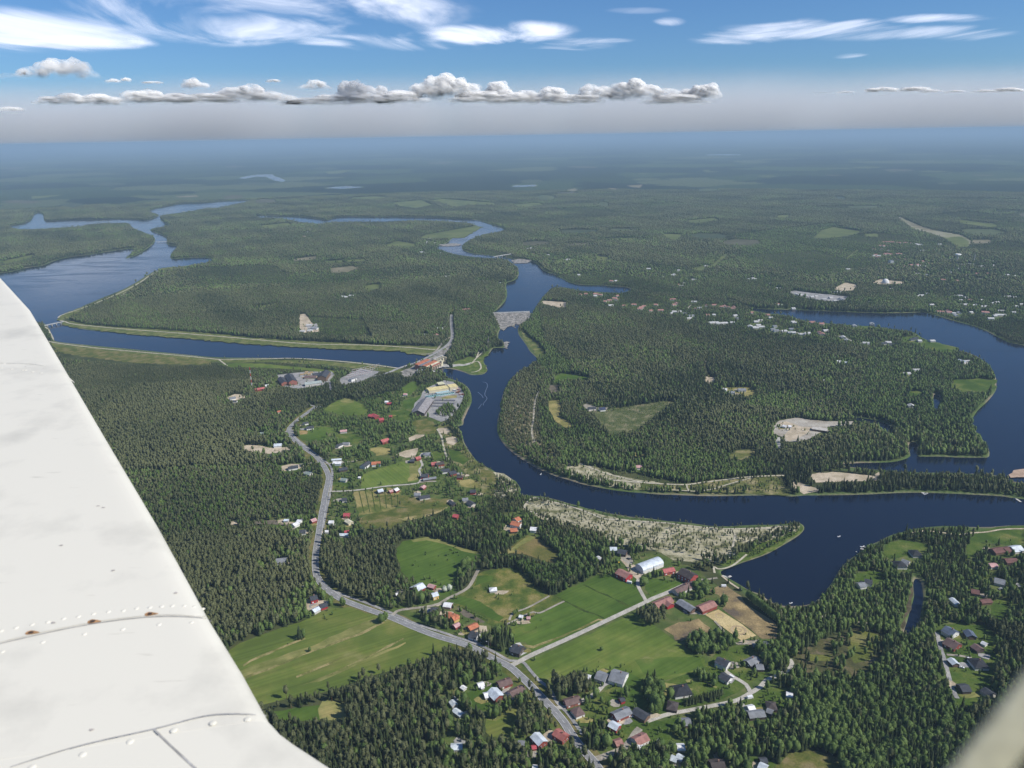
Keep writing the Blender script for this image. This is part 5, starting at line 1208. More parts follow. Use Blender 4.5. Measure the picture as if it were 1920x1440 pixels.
GROVES = [
 ("1020,1288 1060,1278 1100,1284 1125,1288 1100,1312 1060,1322 1040,1322 1022,1302", 4.2, (.9,.1,0), 14),
 ("897,1205 915,1195 945,1188 958,1196 966,1208 950,1216 938,1228 912,1220", 4.0, (.1,.8,.1), 15),
 ("742,1130 775,1118 815,1120 812,1136 790,1142 745,1142", 4.6, (.5,.3,.2), 13),
 ("785,1156 815,1152 838,1158 846,1176 835,1184 800,1172", 4.4, (.6,.2,.2), 13),
 ("1282,1206 1300,1198 1345,1196 1378,1192 1384,1206 1372,1220 1340,1226 1310,1230 1290,1222", 4.4, (0,.25,.75), 13),
 ("1203,1282 1225,1276 1240,1290 1246,1312 1248,1330 1228,1336 1215,1318", 4.4, (0,.6,.4), 14),
 ("1208,1335 1228,1330 1232,1338 1215,1344", 4.4, (0,.1,.9), 13), ("1250,1308 1262,1306 1264,1318 1252,1320", 4.2, (0,.7,.3), 13),
 ("1412,1214 1440,1210 1474,1214 1478,1240 1462,1258 1440,1256 1420,1254 1430,1236 1416,1228", 4.6, (.05,.3,.65), 13),
 ("1283,1326 1355,1312 1352,1303 1290,1315", 2.6, (0,1,0), 8.5),
 ("1192,1160 1215,1150 1245,1152 1250,1166 1236,1176 1210,1178", 4.4, (.9,.1,0), 13),
 ("1263,1122 1290,1112 1312,1106 1330,1104 1326,1124 1305,1126 1280,1130", 5.4, (0,.3,.7), 11),
 ("1098,1372 1115,1362 1132,1372 1136,1395 1142,1412 1118,1412 1100,1398", 4.2, (.1,.6,.3), 14),
 ("1102,1332 1130,1326 1142,1342 1135,1358 1108,1352", 5.0, (0,.2,.8), 6), ("1160,1300 1182,1296 1180,1312 1162,1318", 5.0, (0,.2,.8), 11), ("1118,1322 1140,1312 1156,1318 1140,1330", 6.0, (0,.2,.8), 8),
 ("962,1352 985,1340 1010,1330 1024,1345 1026,1370 1005,1372 985,1385 965,1375", 4.5, (.5,.3,.2), 14),
 ("912,1350 925,1335 955,1320 990,1306 1004,1312 985,1328 950,1342 925,1356", 4.2, (.2,.3,.5), 12),
 ("985,1282 1005,1278 1010,1296 1018,1312 1004,1316 992,1300", 4.6, (.8,.1,.1), 12),
 ("1074,1395 1095,1382 1118,1420 1135,1450 1160,1470 1100,1470 1080,1440", 4.6, (.3,.5,.2), 14),
 ("1150,1415 1180,1402 1200,1400 1245,1405 1255,1425 1250,1455 1180,1460 1150,1440", 4.6, (.1,.4,.5), 13),
 ("1262,1362 1280,1355 1300,1360 1300,1385 1270,1395", 4.8, (0,.2,.8), 10), ("1300,1268 1318,1262 1332,1272 1346,1276 1340,1290 1325,1284 1306,1278", 4.6, (0,.1,.9), 10),
 ("1398,1268 1420,1262 1428,1272 1408,1280", 5.0, (0,.3,.7), 9), ("1432,1330 1450,1325 1470,1318 1480,1330 1450,1345 1425,1345", 4.6, (0,.2,.8), 10),
 ("820,762 850,760 852,775 838,782 815,778", 4.6, (.1,.2,.7), 8), ("805,706 822,700 838,708 815,718 800,716", 5, (.5,.2,.3), 12),
 ("1180,1070 1185,1045 1200,1040 1215,1042 1205,1048", 7, (0,.2,.8), 6), ("1212,1079 1250,1074 1252,1082 1215,1090", 5.2, (0,.3,.7), 9), ("1262,1058 1275,1050 1290,1056 1275,1062", 6, (.3,.2,.5), 9),
 ("1310,1060 1345,1050 1352,1060 1340,1070 1312,1072", 5.2, (.6,.1,.3), 11),
 ("852,1078 872,1085 880,1100 868,1110 850,1104", 5, (.1,.4,.5), 12), ("874,1075 890,1066 898,1080 880,1104 868,1106", 4.6, (.1,.5,.4), 14),
 ("945,1178 965,1166 985,1158 1000,1150 1000,1156 975,1168 955,1184", 6, (0,.1,.9), 4), ("1140,1062 1158,1048 1165,1062 1155,1080 1120,1090", 5, (0,.2,.8), 7),
 ("880,1190 900,1186 905,1196 890,1200", 5, (0,.8,.2), 11), ("1480,1290 1500,1280 1520,1300 1500,1330 1485,1318", 4.6, (0,.2,.8), 12),
]
def grove(A_, s, sp, mix, h):
    p = pts(s); x0, y0 = p[:, :2].min(0); x1, y1 = p[:, :2].max(0)
    gxx, gyy = np.meshgrid(np.arange(x0, x1, sp), np.arange(y0, y1, sp)); x = gxx.ravel()+rng.uniform(-.4, .4, gxx.size)*sp; y = gyy.ravel()+rng.uniform(-.4, .4, gxx.size)*sp
    k = inside(x, y, p); x, y = x[k], y[k]; bad = np.zeros(len(x), bool)
    for q, hw, nm in ROADL: bad |= segdist(x, y, q[::max(1, len(q)//60)], reach=hw+2) < hw+1.2
    for cx, cy, hr in HC: bad |= np.hypot(x-cx, y-cy) < hr+1.5
    x, y = x[~bad], y[~bad]; u = rng.random(len(x)); sp_ = (u > mix[0]).astype(int)+(u > mix[0]+mix[1]).astype(int)
    hh = h*rng.uniform(.75, 1.2, len(x)); return tuple(np.concatenate([a, b]) for a, b in zip(A_, (x, y, hh, sp_, rng.random(len(x)))))
for g_ in GROVES: A = grove(A, *g_)
bx, by, bh, bs, bt = [], [], [], [], []      # garden bushes and fruit trees round the houses
for k, (cx, cy, hr) in enumerate(HC):
    if np.hypot(cx, cy) > 2300: continue
    for _ in range(int(rng.integers(5, 12))):
        a_ = rng.uniform(0, 6.28); r_ = hr+rng.uniform(3.5, 20); x_, y_ = cx+r_*math.cos(a_), cy+r_*math.sin(a_)
        ax1 = np.array([x_]), np.array([y_])
        if in_water(*ax1)[0] or any(segdist(*ax1, q[::6], reach=hw+2)[0] < hw+1 for q, hw, nm in ROADL) or np.min(np.hypot(HC[:, 0]-x_, HC[:, 1]-y_)-HC[:, 2]) < 2: continue
        bx.append(x_); by.append(y_); bh.append(rng.uniform(2, 6.5)); bs.append(2 if rng.random() < .85 else 1); bt.append(rng.uniform(.3, 1))
A = tuple(np.concatenate([a, np.array(b)]) for a, b in zip(A, (bx, by, bh, bs, bt)))
print('tree counts', len(A[0]), len(B[0]), len(C_[0]), time.time()-T0)
# the 300 of each kind that show largest become things of their own
IND = {}
px_, py_ = proj(A[0], A[1], 8.0)
vis = (px_ > 5) & (px_ < 1915) & (py_ < 1436) & ~inside(px_, py_, np.array([(0, 500), (90, 610), (395, 1150), (520, 1360), (650, 1445), (0, 1445)], float))
dist = np.sqrt(A[0]**2+A[1]**2+CAM_Z**2)
take = np.zeros(len(A[0]), bool)
big = A[2]/dist
for si, k in enumerate(KN):
    c = np.nonzero(vis & (A[3] == si))[0]; c = c[np.argsort(-big[c])][:300]; IND[k] = c; take[c] = True
LBL = {'pine': ("grey green pine among its like in the woods at the bottom of the view", 'pine tree', 'nearest pines'),
       'spruce': ("dark pointed spruce among its like in the woods at the bottom of the view", 'spruce tree', 'nearest spruces'),
       'birch': ("light green birch among its like in the woods at the bottom of the view", 'birch tree', 'nearest birches')}
PROTO = {}
for k in KN:
    PROTO[k] = []
    for i in range(4):
        V, F_, T = proto(k, 90, .043, 6, rng)
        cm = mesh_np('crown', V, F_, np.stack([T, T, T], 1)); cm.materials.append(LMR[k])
        tb = trunk(5, k); tm = mesh_py('trunk', tb.V, tb.F); tm.materials.append(BARK[k])
        PROTO[k].append((cm, tm))
def place_tree(kind, x, y, h, label, cat, group=None, name=None, wide=1.0, parts=True):
    r0 = empty(name or kind+'_tree', (x, y, -.1), random.random()*6.28)
    s = wide*random.uniform(.85, 1.2)
    r0.scale = (h*s, h*s, h)
    tag(r0, label, cat, group)
    cm, tm = random.choice(PROTO[kind])
    o = bpy.data.objects.new('crown', cm); COL.objects.link(o); o.parent = r0
    o = bpy.data.objects.new('trunk', tm); COL.objects.link(o); o.parent = r0
    return r0
for k in KN:
    lb, cat, gr = LBL[k]
    for i in IND[k]: place_tree(k, float(A[0][i]), float(A[1][i]), float(A[2][i]), lb, cat, gr)
A = tuple(a[~take] for a in A)
FL = {'pine': 'grey green pine forest covering the land', 'spruce': 'dark spruces mixed through the forest', 'birch': 'light green birches and aspens mixed through the forest'}
def merged(kind, si, label):
    Vs, Fs, Ts = [], [], []; off = 0
    for lod, (x, y, h, sp_, tone), wide in ((0, A, .9), (1, B, 1.0), (2, C_, 1.7)):
        s = sp_ == si
        o = forest('tmp', x[s], y[s], h[s], tone[s], kind, lod, label, wide)
        if o is None: continue
        m_ = o.data; n = len(m_.vertices); v = np.empty(n*3, np.float32); m_.vertices.foreach_get('co', v)
        f = np.empty(len(m_.loops), np.int32); m_.loops.foreach_get('vertex_index', f)
        c = np.empty(n*4, np.float32); m_.attributes['tint'].data.foreach_get('color', c)
        Vs.append(v.reshape(-1, 3)); Fs.append(f.reshape(-1, 3)+off); Ts.append(c.reshape(-1, 4)[:, :3]); off += n
        bpy.data.objects.remove(o); bpy.data.meshes.remove(m_)
    me_ = mesh_np(kind+'_forest', np.vstack(Vs), np.vstack(Fs), np.vstack(Ts))
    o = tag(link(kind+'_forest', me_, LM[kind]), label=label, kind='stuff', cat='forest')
    print(kind, len(me_.polygons))
for si, k in enumerate(KN): merged(k, si, FL[k])
print('forests', time.time()-T0)
# ================================================================== buildings
def roofmat(name, c, metal=False):
    return noise_mat(name, [(.3, v3(c, .82)), (.7, v3(c, 1.12))], .25, 5, .45 if metal else .8, .5 if metal else .2, scale2=1.5, amt2=.12)
ROOF = {k: roofmat('roof_'+k, c, m_) for k, c, m_ in [
 ('palemetal', (.55,.60,.64), True), ('white', (.72,.72,.72), True), ('grey', (.20,.21,.225), False), ('dark', (.055,.06,.07), False), ('black', (.03,.032,.037), False),
 ('darkbrown', (.07,.058,.055), False), ('brown', (.15,.10,.09), False), ('rust', (.30,.155,.13), False), ('orange', (.44,.16,.085), False), ('red', (.36,.13,.11), False),
 ('redbright', (.42,.13,.12), False), ('crimson', (.40,.08,.09), False), ('pinkroof', (.50,.30,.29), False), ('greenroof', (.23,.28,.25), False), ('darkblue', (.045,.055,.10), False),
 ('darkrust', (.15,.075,.065), False), ('cream', (.62,.58,.42), False), ('creamroof', (.60,.58,.38), False), ('yellowroof', (.66,.56,.27), False), ('longgrey', (.33,.37,.35), True),
 ('longgrey2', (.25,.235,.235), False), ('pale', (.48,.45,.40), False), ('slate', (.10,.125,.17), False)]}
WALL = {k: flat_mat('wall_'+k, c, .08, 1.0) for k, c in [
 ('white', (.70,.69,.66)), ('pale', (.52,.50,.46)), ('redwood', (.24,.06,.045)), ('crimsonwall', (.36,.04,.045)), ('yellow', (.62,.42,.14)), ('darkwood', (.075,.06,.05)), ('brownwall', (.17,.11,.075)),
 ('grey', (.35,.35,.35)), ('pinkwall', (.50,.30,.28)), ('brick', (.30,.12,.09)), ('cream', (.60,.54,.38)), ('redwhite', (.34,.07,.06)), ('palemetal', (.55,.6,.64))]}
GLASS = nodemat('window_glass', .12, .5)[0]; GLASS.node_tree.nodes['Principled BSDF'].inputs['Base Color'].default_value = (.02, .025, .035, 1)
TRIM = flat_mat('white_trim', (.72, .72, .70), .04, 1); DOORM = flat_mat('door_paint', (.16, .10, .07), .1, 1); BRICK = flat_mat('chimney_brick', (.28, .16, .12), .15, 1)
def make_house(h):
    x1, y1, x2, y2, w, rf, wl, wh, label, opt = h
    opts = dict(q.split('=') for q in opt.split() if '=' in q); fl = [q for q in opt.split() if '=' not in q]
    shape = opts.get('s', 'gable'); name = opts.get('k', 'house')
    rise = {'gable': w*.24, 'hip': w*.2, 'flat': .35, 'arch': w*.26}[shape]
    z = wh+rise*.7
    a, b = up(x1, y1, z), up(x2, y2, z)
    c = (a+b)/2; L = max(np.linalg.norm(a-b), w*.8); ang = math.atan2(b[1]-a[1], b[0]-a[0])
    root = empty(name, (c[0], c[1], 0), ang); tag(root, label, name.replace('_', ' '))
    W_ = WALL[wl]; l, d = L/2, w/2
    mb = MB(); mb.V = [(-l,-d,-.3),(l,-d,-.3),(l,d,-.3),(-l,d,-.3),(-l,-d,wh),(l,-d,wh),(l,d,wh),(-l,d,wh)]
    mb.F = [(0,1,5,4),(2,3,7,6),(0,3,2,1)]
    ov = .5
    if shape == 'gable':
        mb.V += [(-l,0,wh+rise),(l,0,wh+rise)]; mb.F += [(1,2,6,9,5),(3,0,4,8,7)]
    else: mb.F += [(1,2,6,5),(3,0,4,7),(4,5,6,7)]
    mb.build('wall', W_, root)
    rb = MB()
    if shape == 'gable':
        s = rise/d; lo = wh-ov*s; t = .22
        for sg in (-1, 1):
            i = len(rb.V); e = sg*(d+ov)
            rb.V += [(-l-ov,e,lo+.04),(l+ov,e,lo+.04),(l+ov,0,wh+rise+.04),(-l-ov,0,wh+rise+.04),(-l-ov,e,lo+.04+t),(l+ov,e,lo+.04+t),(l+ov,0,wh+rise+.04+t),(-l-ov,0,wh+rise+.04+t)]
            q = [(i+4,i+5,i+6,i+7),(i,i+3,i+2,i+1),(i,i+1,i+5,i+4),(i+1,i+2,i+6,i+5),(i+3,i,i+4,i+7)]
            rb.F += q if sg < 0 else [tuple(reversed(f)) for f in q]
    elif shape == 'hip':
        r_ = max(l-d*.9, .3); z0 = wh+.03
        rb.V = [(-l-ov,-d-ov,z0),(l+ov,-d-ov,z0),(l+ov,d+ov,z0),(-l-ov,d+ov,z0),(-r_,0,z0+rise+.2),(r_,0,z0+rise+.2),(-l-ov,-d-ov,z0-.2),(l+ov,-d-ov,z0-.2),(l+ov,d+ov,z0-.2),(-l-ov,d+ov,z0-.2)]
        rb.F = [(0,1,5,4),(1,2,5),(2,3,4,5),(3,0,4),(6,7,1,0),(7,8,2,1),(8,9,3,2),(9,6,0,3),(9,8,7,6)]
    elif shape == 'arch':
        n = 10
        for k in range(n+1):
            t_ = math.pi*k/n
            for sx in (-1, 1): rb.V.append((sx*(l+.2), -(d+.2)*math.cos(t_), wh-.2+rise*1.25*math.sin(t_)+.05))
        for k in range(n): rb.F.append((2*k, 2*k+1, 2*k+3, 2*k+2))
        rb.F.append(tuple(2*k for k in reversed(range(n+1)))); rb.F.append(tuple(2*k+1 for k in range(n+1)))
    else: rb.box(-l-.3, l+.3, -d-.3, d+.3, wh+.02, wh+rise)
    roof = rb.build('roof', ROOF[rf], root)
    if 'c' in fl:
        cb = MB(); cb.box(-.5, .5, -.4, .4, wh+rise*.5, wh+rise+1.2); cb.box(-.6, .6, -.5, .5, wh+rise+1.2, wh+rise+1.4)
        cb.build('chimney', BRICK, roof, (L*.12, d*.12, 0))
    # openings on the side that looks at the viewpoint and on the sunny gable
    dvec = Vector((math.cos(ang), math.sin(ang))); side = Vector((-dvec.y, dvec.x)); to = Vector((-c[0], -c[1]))
    sg = 1 if side.dot(to) > 0 else -1; eg = 1 if dvec.dot(to) > 0 else -1
    if 'w' in fl:
        n = int(np.clip(L/4.2, 2, 6)); rows = 2 if wh >= 5 else 1
        for r_ in range(rows):
            for k in range(n):
                if r_ == 0 and k == n//2: continue
                xx = -l+(k+.5)*L/n; zc = 1.0+r_*2.8
                f = MB(); f.box(xx-.75, xx+.75, sg*d-.03, sg*d+.06, zc-.1, zc+1.4); fo = f.build('window', TRIM, root)
                p = MB(); p.box(xx-.58, xx+.58, sg*d-.02, sg*d+.09, zc+.05, zc+1.25); p.build('pane', GLASS, fo)
        f = MB(); xx = -l+(n//2+.5)*L/n; f.box(xx-.55, xx+.55, sg*d-.03, sg*d+.08, -.1, 2.1); f.build('door', DOORM, root)
        for yy in (-d*.4, d*.4):
            f = MB(); f.box(eg*l-.03, eg*l+.06, yy-.7, yy+.7, 1.0, 2.4); fo = f.build('window', TRIM, root)
            p = MB(); p.box(eg*l-.02, eg*l+.09, yy-.55, yy+.55, 1.15, 2.25); p.build('pane', GLASS, fo)
    elif name in ('barn', 'shed', 'garage', 'outbuilding', 'stable', 'warehouse', 'industrial_hall', 'workshop') and w >= 7:
        f = MB(); hh = min(wh-.4, 3.4); ww = min(w*.3, 2.4)
        f.box(eg*l-.05, eg*l+.09, -ww, ww, -.1, hh); f.build('door', DOORM, root)
    return root
for h in HOUSES: make_house(h)
# far village roofs share four small meshes
def small_house_meshes(rf, wl):
    l, d, wh, rise, ov = 7, 4.8, 3.0, 2.3, .5
    V = [(-l,-d,-.3),(l,-d,-.3),(l,d,-.3),(-l,d,-.3),(-l,-d,wh),(l,-d,wh),(l,d,wh),(-l,d,wh),(-l,0,wh+rise),(l,0,wh+rise)]
    wm = mesh_py('wall', V, [(0,1,5,4),(2,3,7,6),(1,2,6,9,5),(3,0,4,8,7)]); wm.materials.append(WALL[wl])
    s = rise/d; lo = wh-ov*s+.1
    V = [(-l-ov,-d-ov,lo),(l+ov,-d-ov,lo),(l+ov,0,wh+rise+.1),(-l-ov,0,wh+rise+.1),(l+ov,d+ov,lo),(-l-ov,d+ov,lo)]
    rm = mesh_py('roof', V, [(0,1,2,3),(3,2,4,5)]); rm.materials.append(ROOF[rf]); return wm, rm
FARPLACE = {(960, 360): 'in the village right of the stone weir', (1240, 480): 'in the village row south of the wide river', (1440, 360): 'on the near bank of the wide river bend', (1600, 400): 'far right beyond the wide river', (480, 360): 'in the forest left of the river narrows', (0, 360): 'by the far upper left reservoir'}
ROOF['farwhite'] = roofmat('roof_farwhite', (.46,.46,.45)); ROOF['farred'] = roofmat('roof_farred', (.36,.19,.16))
FH = {'r': small_house_meshes('farred', 'pale'), 'w': small_house_meshes('farwhite', 'pale'), 'g': small_house_meshes('grey', 'white'), 'd': small_house_meshes('dark', 'pale')}
for ox, oy, s, lst in FAR:
    for q in lst.split():
        x, y, c = q.split(','); w = up(ox+float(x)/s, oy+float(y)/s, 3.5)
        root = empty(FARNAMES[c][0]+'_roofed_house', (w[0], w[1], 0), random.choice([0, .2, -.15, 1.4, .1, -.3]))
        k = random.uniform(.6, 1.15); root.scale = (k, random.uniform(.9, 1.2), random.uniform(.9, 1.15))
        tag(root, f"tiny {FARNAMES[c][0]} roofed house {FARPLACE[(ox, oy)]}", 'house', f"{FARNAMES[c][0]} roofed houses {FARPLACE[(ox, oy)]}")
        for nm, me_ in zip(('wall', 'roof'), FH[c]):
            o = bpy.data.objects.new(nm, me_); COL.objects.link(o); o.parent = root
# ------------------------------------------------------------------ cars
PAINT = {'white': (.75,.75,.75), 'dark': (.03,.035,.045), 'blue': (.06,.12,.28), 'silver': (.4,.42,.44), 'yellow': (.65,.42,.05), 'red': (.4,.04,.03)}
PM = {}
for k, c in PAINT.items():
    m_, _, b_ = nodemat('paint_'+k, .3, .5); b_.inputs['Base Color'].default_value = (*c, 1); PM[k] = m_
TYRE = flat_mat('tyre_rubber', (.02, .02, .02), .1, 1)
def car(x, y, dx, dy, col, label):
    a = up(x, y); b = up(x+dx, y+dy); ang = math.atan2(b[1]-a[1], b[0]-a[0])
    van = 'van' in label; crv = 'caravan' in label or 'trailer' in label
    nm = 'caravan' if 'caravan' in label else 'trailer' if 'trailer' in label else 'parked_van' if van else 'digger' if 'digger' in label else 'parked_car'
    cat = {'parked_van': 'van', 'parked_car': 'car'}.get(nm, nm)
    root = empty(nm, (a[0], a[1], .45), ang); tag(root, label, cat)
    L, Wd = (5.6, 2.2) if crv else (5.0, 1.95) if van else (4.5, 1.8); H = 2.5 if crv else 2.0 if van else .95
    prof = [(-L/2,.3),(L/2,.3),(L/2,.75),(L/2-.3,H if crv or van else .95),(-L/2+.15,H),(-L/2,.8)]
    mb = MB(); n = len(prof)
    for sy in (-Wd/2, Wd/2): mb.V += [(px_, sy, pz) for px_, pz in prof]
    mb.F = [tuple(reversed(range(n))), tuple(range(n, 2*n))]+[(k, (k+1) % n, n+(k+1) % n, n+k) for k in range(n)]
    mb.F = [tuple(reversed(f)) for f in mb.F]
    mb.build('body', PM[col], root)
    if not crv and not van:
        cb = MB(); cb.V = [(-L*.42,-Wd*.45,.93),(L*.2,-Wd*.45,.93),(L*.2,Wd*.45,.93),(-L*.42,Wd*.45,.93),(-L*.3,-Wd*.38,1.45),(L*.02,-Wd*.38,1.45),(L*.02,Wd*.38,1.45),(-L*.3,Wd*.38,1.45)]
        cb.F = [(4,5,6,7),(0,1,5,4),(1,2,6,5),(2,3,7,6),(3,0,4,7)]; cb.build('cabin', GLASS, root)
        rb = MB(); rb.box(-L*.29, L*.01, -Wd*.37, Wd*.37, 1.452, 1.50); rb.build('car_roof', PM[col], root)
    else:
        gb = MB(); gb.box(L/2-.2, L/2-.02, -Wd*.42, Wd*.42, 1.1, 1.6) ; gb.build('windscreen', GLASS, root)
    for sx in (-.31, .31):
        for sy in (-1, 1):
            t_ = MB(); t_.bar((sx*L, sy*(Wd/2-.12), .33), (sx*L, sy*(Wd/2+.03), .33), .33, 10); t_.build('wheel', TYRE, root)
for c in CARS: car(*c)
# ------------------------------------------------------------------ special structures
STEEL = flat_mat('galvanised_steel', (.42, .43, .44), .1, .5, .45, .5); CONC = gm('concrete'); DARKM = flat_mat('dark_metal', (.05, .05, .055), .1, 1)
REDM = flat_mat('mast_red', (.55, .06, .04), .05, 1); WHM = flat_mat('mast_white', (.75, .75, .75), .05, 1)
# radio mast
b_ = P(473, 729)
mast = empty('radio_mast', b_); tag(mast, "tall red and white banded lattice mast rising from the left forest", 'radio mast')
H_, nb = 46.0, 7
for k in range(nb):
    mb = MB(); z0, z1 = H_*k/nb, H_*(k+1)/nb; r0, r1 = 1.1-.09*k, 1.1-.09*(k+1)
    q0 = [(r0*math.cos(t_), r0*math.sin(t_), z0) for t_ in (0, 2.09, 4.19)]; q1 = [(r1*math.cos(t_), r1*math.sin(t_), z1) for t_ in (0, 2.09, 4.19)]
    for i in range(3):
        mb.bar(q0[i], q1[i], .16, 5); mb.bar(q0[i], q1[(i+1) % 3], .09, 4); mb.bar(q1[i], q1[(i+1) % 3], .09, 4)
    mb.build('mast_section', REDM if k % 2 == 0 else WHM, mast)
# lamp posts
def lamp(px, py, label, h=8.5):
    r_ = empty('street_lamp', P(px, py)); tag(r_, label, 'street lamp')
    mb = MB(); mb.bar((0, 0, 0), (0, 0, h), .13, 6, .08); mb.bar((0, 0, h), (-1.6, .2, h+.35), .07, 5); mb.build('pole', STEEL, r_)
    hb = MB(); hb.box(-2.3, -1.4, 0, .42, h+.28, h+.46); hb.build('lamp_head', WHM, r_)
lamp(916, 1217, "street lamp at the highway edge in front of the dark spruces by the junction")
lamp(1091, 1387, "street lamp beside the highway near the bottom, at the shaded cycle path")
# power station
def frame_at(x1, y1, x2, y2, z=0):
    a, b = up(x1, y1, z), up(x2, y2, z); return a, b, math.atan2(b[1]-a[1], b[0]-a[0]), np.linalg.norm(a-b)
a, b, ang, L = frame_at(789, 686, 811, 676, 10)
c = (a+b)/2
ps = empty('power_station', (c[0], c[1], 0), ang); tag(ps, "river power station with two red roof bands beside the dam road", 'power station')
mb = MB(); mb.box(-L/2, L/2, -20, 16, -2, 9.5); mb.build('machine_hall', WALL['brick'], ps)
mb = MB(); mb.box(-L/2-.5, L/2+.5, 7, 16.5, 9.6, 12.0); mb.build('roof', ROOF['orange'], ps)
mb = MB(); mb.box(-L/2-.5, L/2+.5, -4, 6.9, 9.6, 10.3); mb.build('roof', ROOF['grey'], ps)
mb = MB(); mb.box(-L/2-.5, L/2+.5, -13.5, -4.1, 9.6, 11.4); mb.build('roof', ROOF['orange'], ps)
mb = MB(); mb.box(-L/2-.3, L/2+.3, -20.4, -13.6, 9.6, 10.0); mb.build('front_slab', ROOF['cream'], ps)
for i in range(6):
    mb = MB(); x0 = -L/2+2+i*(L-4)/5; mb.box(x0-.9, x0+.9, -24, -20.1, -2, 6.5); mb.build('pier', WALL['cream'], ps)
mb = MB(); mb.box(L/2+.1, L/2+5, -24, -15, -2, 12); mb.build('stair_tower', WALL['cream'], ps)
gt = empty('spillway_gates', tuple(P(822, 682)), ang); tag(gt, "row of pale concrete spillway gates right of the power station", 'spillway')
for i in range(4):
    mb = MB(); mb.box(-14+i*11, -10.5+i*11, -8, 6, -2, 13-i*.7); mb.build('pier', WALL['cream'], gt)
for i in range(3):
    mb = MB(); mb.box(-10.4+i*11, -3.1+i*11, -3, -1.5, -2, 7.5); mb.build('gate', STEEL, gt)
mb = MB(); mb.box(-15, 24, 1, 5, 13.02, 13.8); mb.build('walkway', CONC, gt)
sh = empty('pump_house', tuple(P(788, 698))); tag(sh, "small white and pale blue building just below the power station", 'pump house')
mb = MB(); mb.box(-6, 6, -5, 5, -.2, 5); mb.build('wall', WALL['white'], sh); mb = MB(); mb.box(-6.4, 6.4, -5.4, 5.4, 5.02, 5.5); mb.build('roof', ROOF['palemetal'], sh)
bt = empty('white_barge', tuple(P(813, 697, WL)), .0); tag(bt, "white flat work boat moored in the tailrace below the power station", 'boat')
mb = MB(); mb.prism([(-8,-2.4),(6,-2.4),(8.5,0),(6,2.4),(-8,2.4)], -.4, 1.2); mb.build('hull', WHM, bt); mb = MB(); mb.box(-6, -2, -1.6, 1.6, 1.22, 3.2); mb.build('cabin', WHM, bt)
# stone weir
a, b, ang, L = frame_at(924, 587, 993, 584.5)
wr = empty('rock_weir', tuple((a+b)/2), ang); tag(wr, "long stone crested weir across the river narrows", 'weir')
mb = MB(); mb.V = [(-L/2,-2.2,-2),(L/2,-2.2,-2),(L/2,2.2,-2),(-L/2,2.2,-2),(-L/2,-1.2,1.8),(L/2,-1.2,1.8),(L/2,1.2,1.8),(-L/2,1.2,1.8)]
mb.F = [(4,5,6,7),(0,1,5,4),(1,2,6,5),(2,3,7,6),(3,0,4,7)]; mb.build('crest_wall', CONC, wr)
rk = MB()
for _ in range(900):
    px_ = rng.uniform(925, 993); py_ = 588+abs(rng.normal(0, 11))
    xl = 926+(py_-588)*.75; xr = 993-(py_-588)*1.0
    if not xl < px_ < xr or py_ > 616: continue
    q = up(px_, py_); r_ = rng.uniform(.7, 2.4)
    rk.dome((q[0], q[1], -.6), r_, r_*.9, 5, 2)
tag(rk.build('boulders', gm('rubble')), "mass of pale boulders below the stone weir", 'boulders', kind='stuff')
# bridges
def bridge(x1, y1, x2, y2, w, label, npier=3, mat=None, h=5.0):
    a, b, ang, L = frame_at(x1, y1, x2, y2, h)
    c = (a+b)/2; r_ = empty('bridge', (c[0], c[1], 0), ang); tag(r_, label, 'bridge')
    mb = MB(); mb.box(-L/2-3, L/2+3, -w/2, w/2, h-1.1, h); mb.build('deck', mat or CONC, r_)
    for s in (-1, 1):
        mb = MB(); mb.box(-L/2-3, L/2+3, s*(w/2-.15)-.1, s*(w/2-.15)+.1, h+.9, h+1.1)
        for i in range(int(L/8)+1): mb.box(-L/2+i*8-.1, -L/2+i*8+.1, s*(w/2-.15)-.08, s*(w/2-.15)+.08, h+.01, h+.89)
        mb.build('railing', STEEL, r_)
    for i in range(npier):
        x = -L/2+(i+.5)*L/npier
        mb = MB(); mb.box(x-.8, x+.8, -w*.4, w*.4, -2.5, h-1.12); mb.build('pier', CONC, r_)
bridge(84, 610, 117, 603, 6, "thin pale bridge over the canal mouth beside the wing", 4)
bridge(927, 481, 962, 475, 9, "pale road bridge over the upper river beyond the weir", 4, None, 9)
bridge(294, 453.5, 314, 452.5, 6, "low gate bridge across the narrow neck of the far reservoir", 3, None, 4)
bridge(1350, 563, 1374, 557, 9, "short pale road bridge among the trees of the far village", 2, None, 5)
# white gas-holder like dome and water tower
q = P(1660, 531)
dm = empty('white_dome', q); tag(dm, "big white ball shaped dome on the pale industrial yard far right", 'dome')
mb = MB(); mb.dome((0, 0, 0), 11.5, 15, 24, 10); mb.build('dome_shell', WALL['white'], dm)
mb = MB(); mb.prism([(12.5*math.cos(t_*.3927), 12.5*math.sin(t_*.3927)) for t_ in range(16)], -.2, 1.5); mb.build('base_ring', CONC, dm)
q = P(1794, 493)
wt = empty('water_tower', q); tag(wt, "pale mushroom shaped water tower among the far roofs on the right", 'water tower')
mb = MB(); mb.bar((0, 0, 0), (0, 0, 24), 3.2, 16, 2.6); mb.build('shaft', CONC, wt)
mb = MB(); mb.bar((0, 0, 24), (0, 0, 31), 3.4, 20, 11); mb.bar((0, 0, 31.01), (0, 0, 34), 11, 20, 9); mb.build('tank', WALL['white'], wt)
q = P(1826, 492); ch = empty('chimney_stack', q); tag(ch, "thin pale chimney between the water tower and the far right roofs", 'chimney stack')
mb = MB(); mb.bar((0, 0, 0), (0, 0, 32), 1.8, 12, 1.3); mb.build('stack', CONC, ch); mb = MB(); mb.bar((0, 0, 32.01), (0, 0, 33), 1.5, 12); mb.build('rim', DARKM, ch)
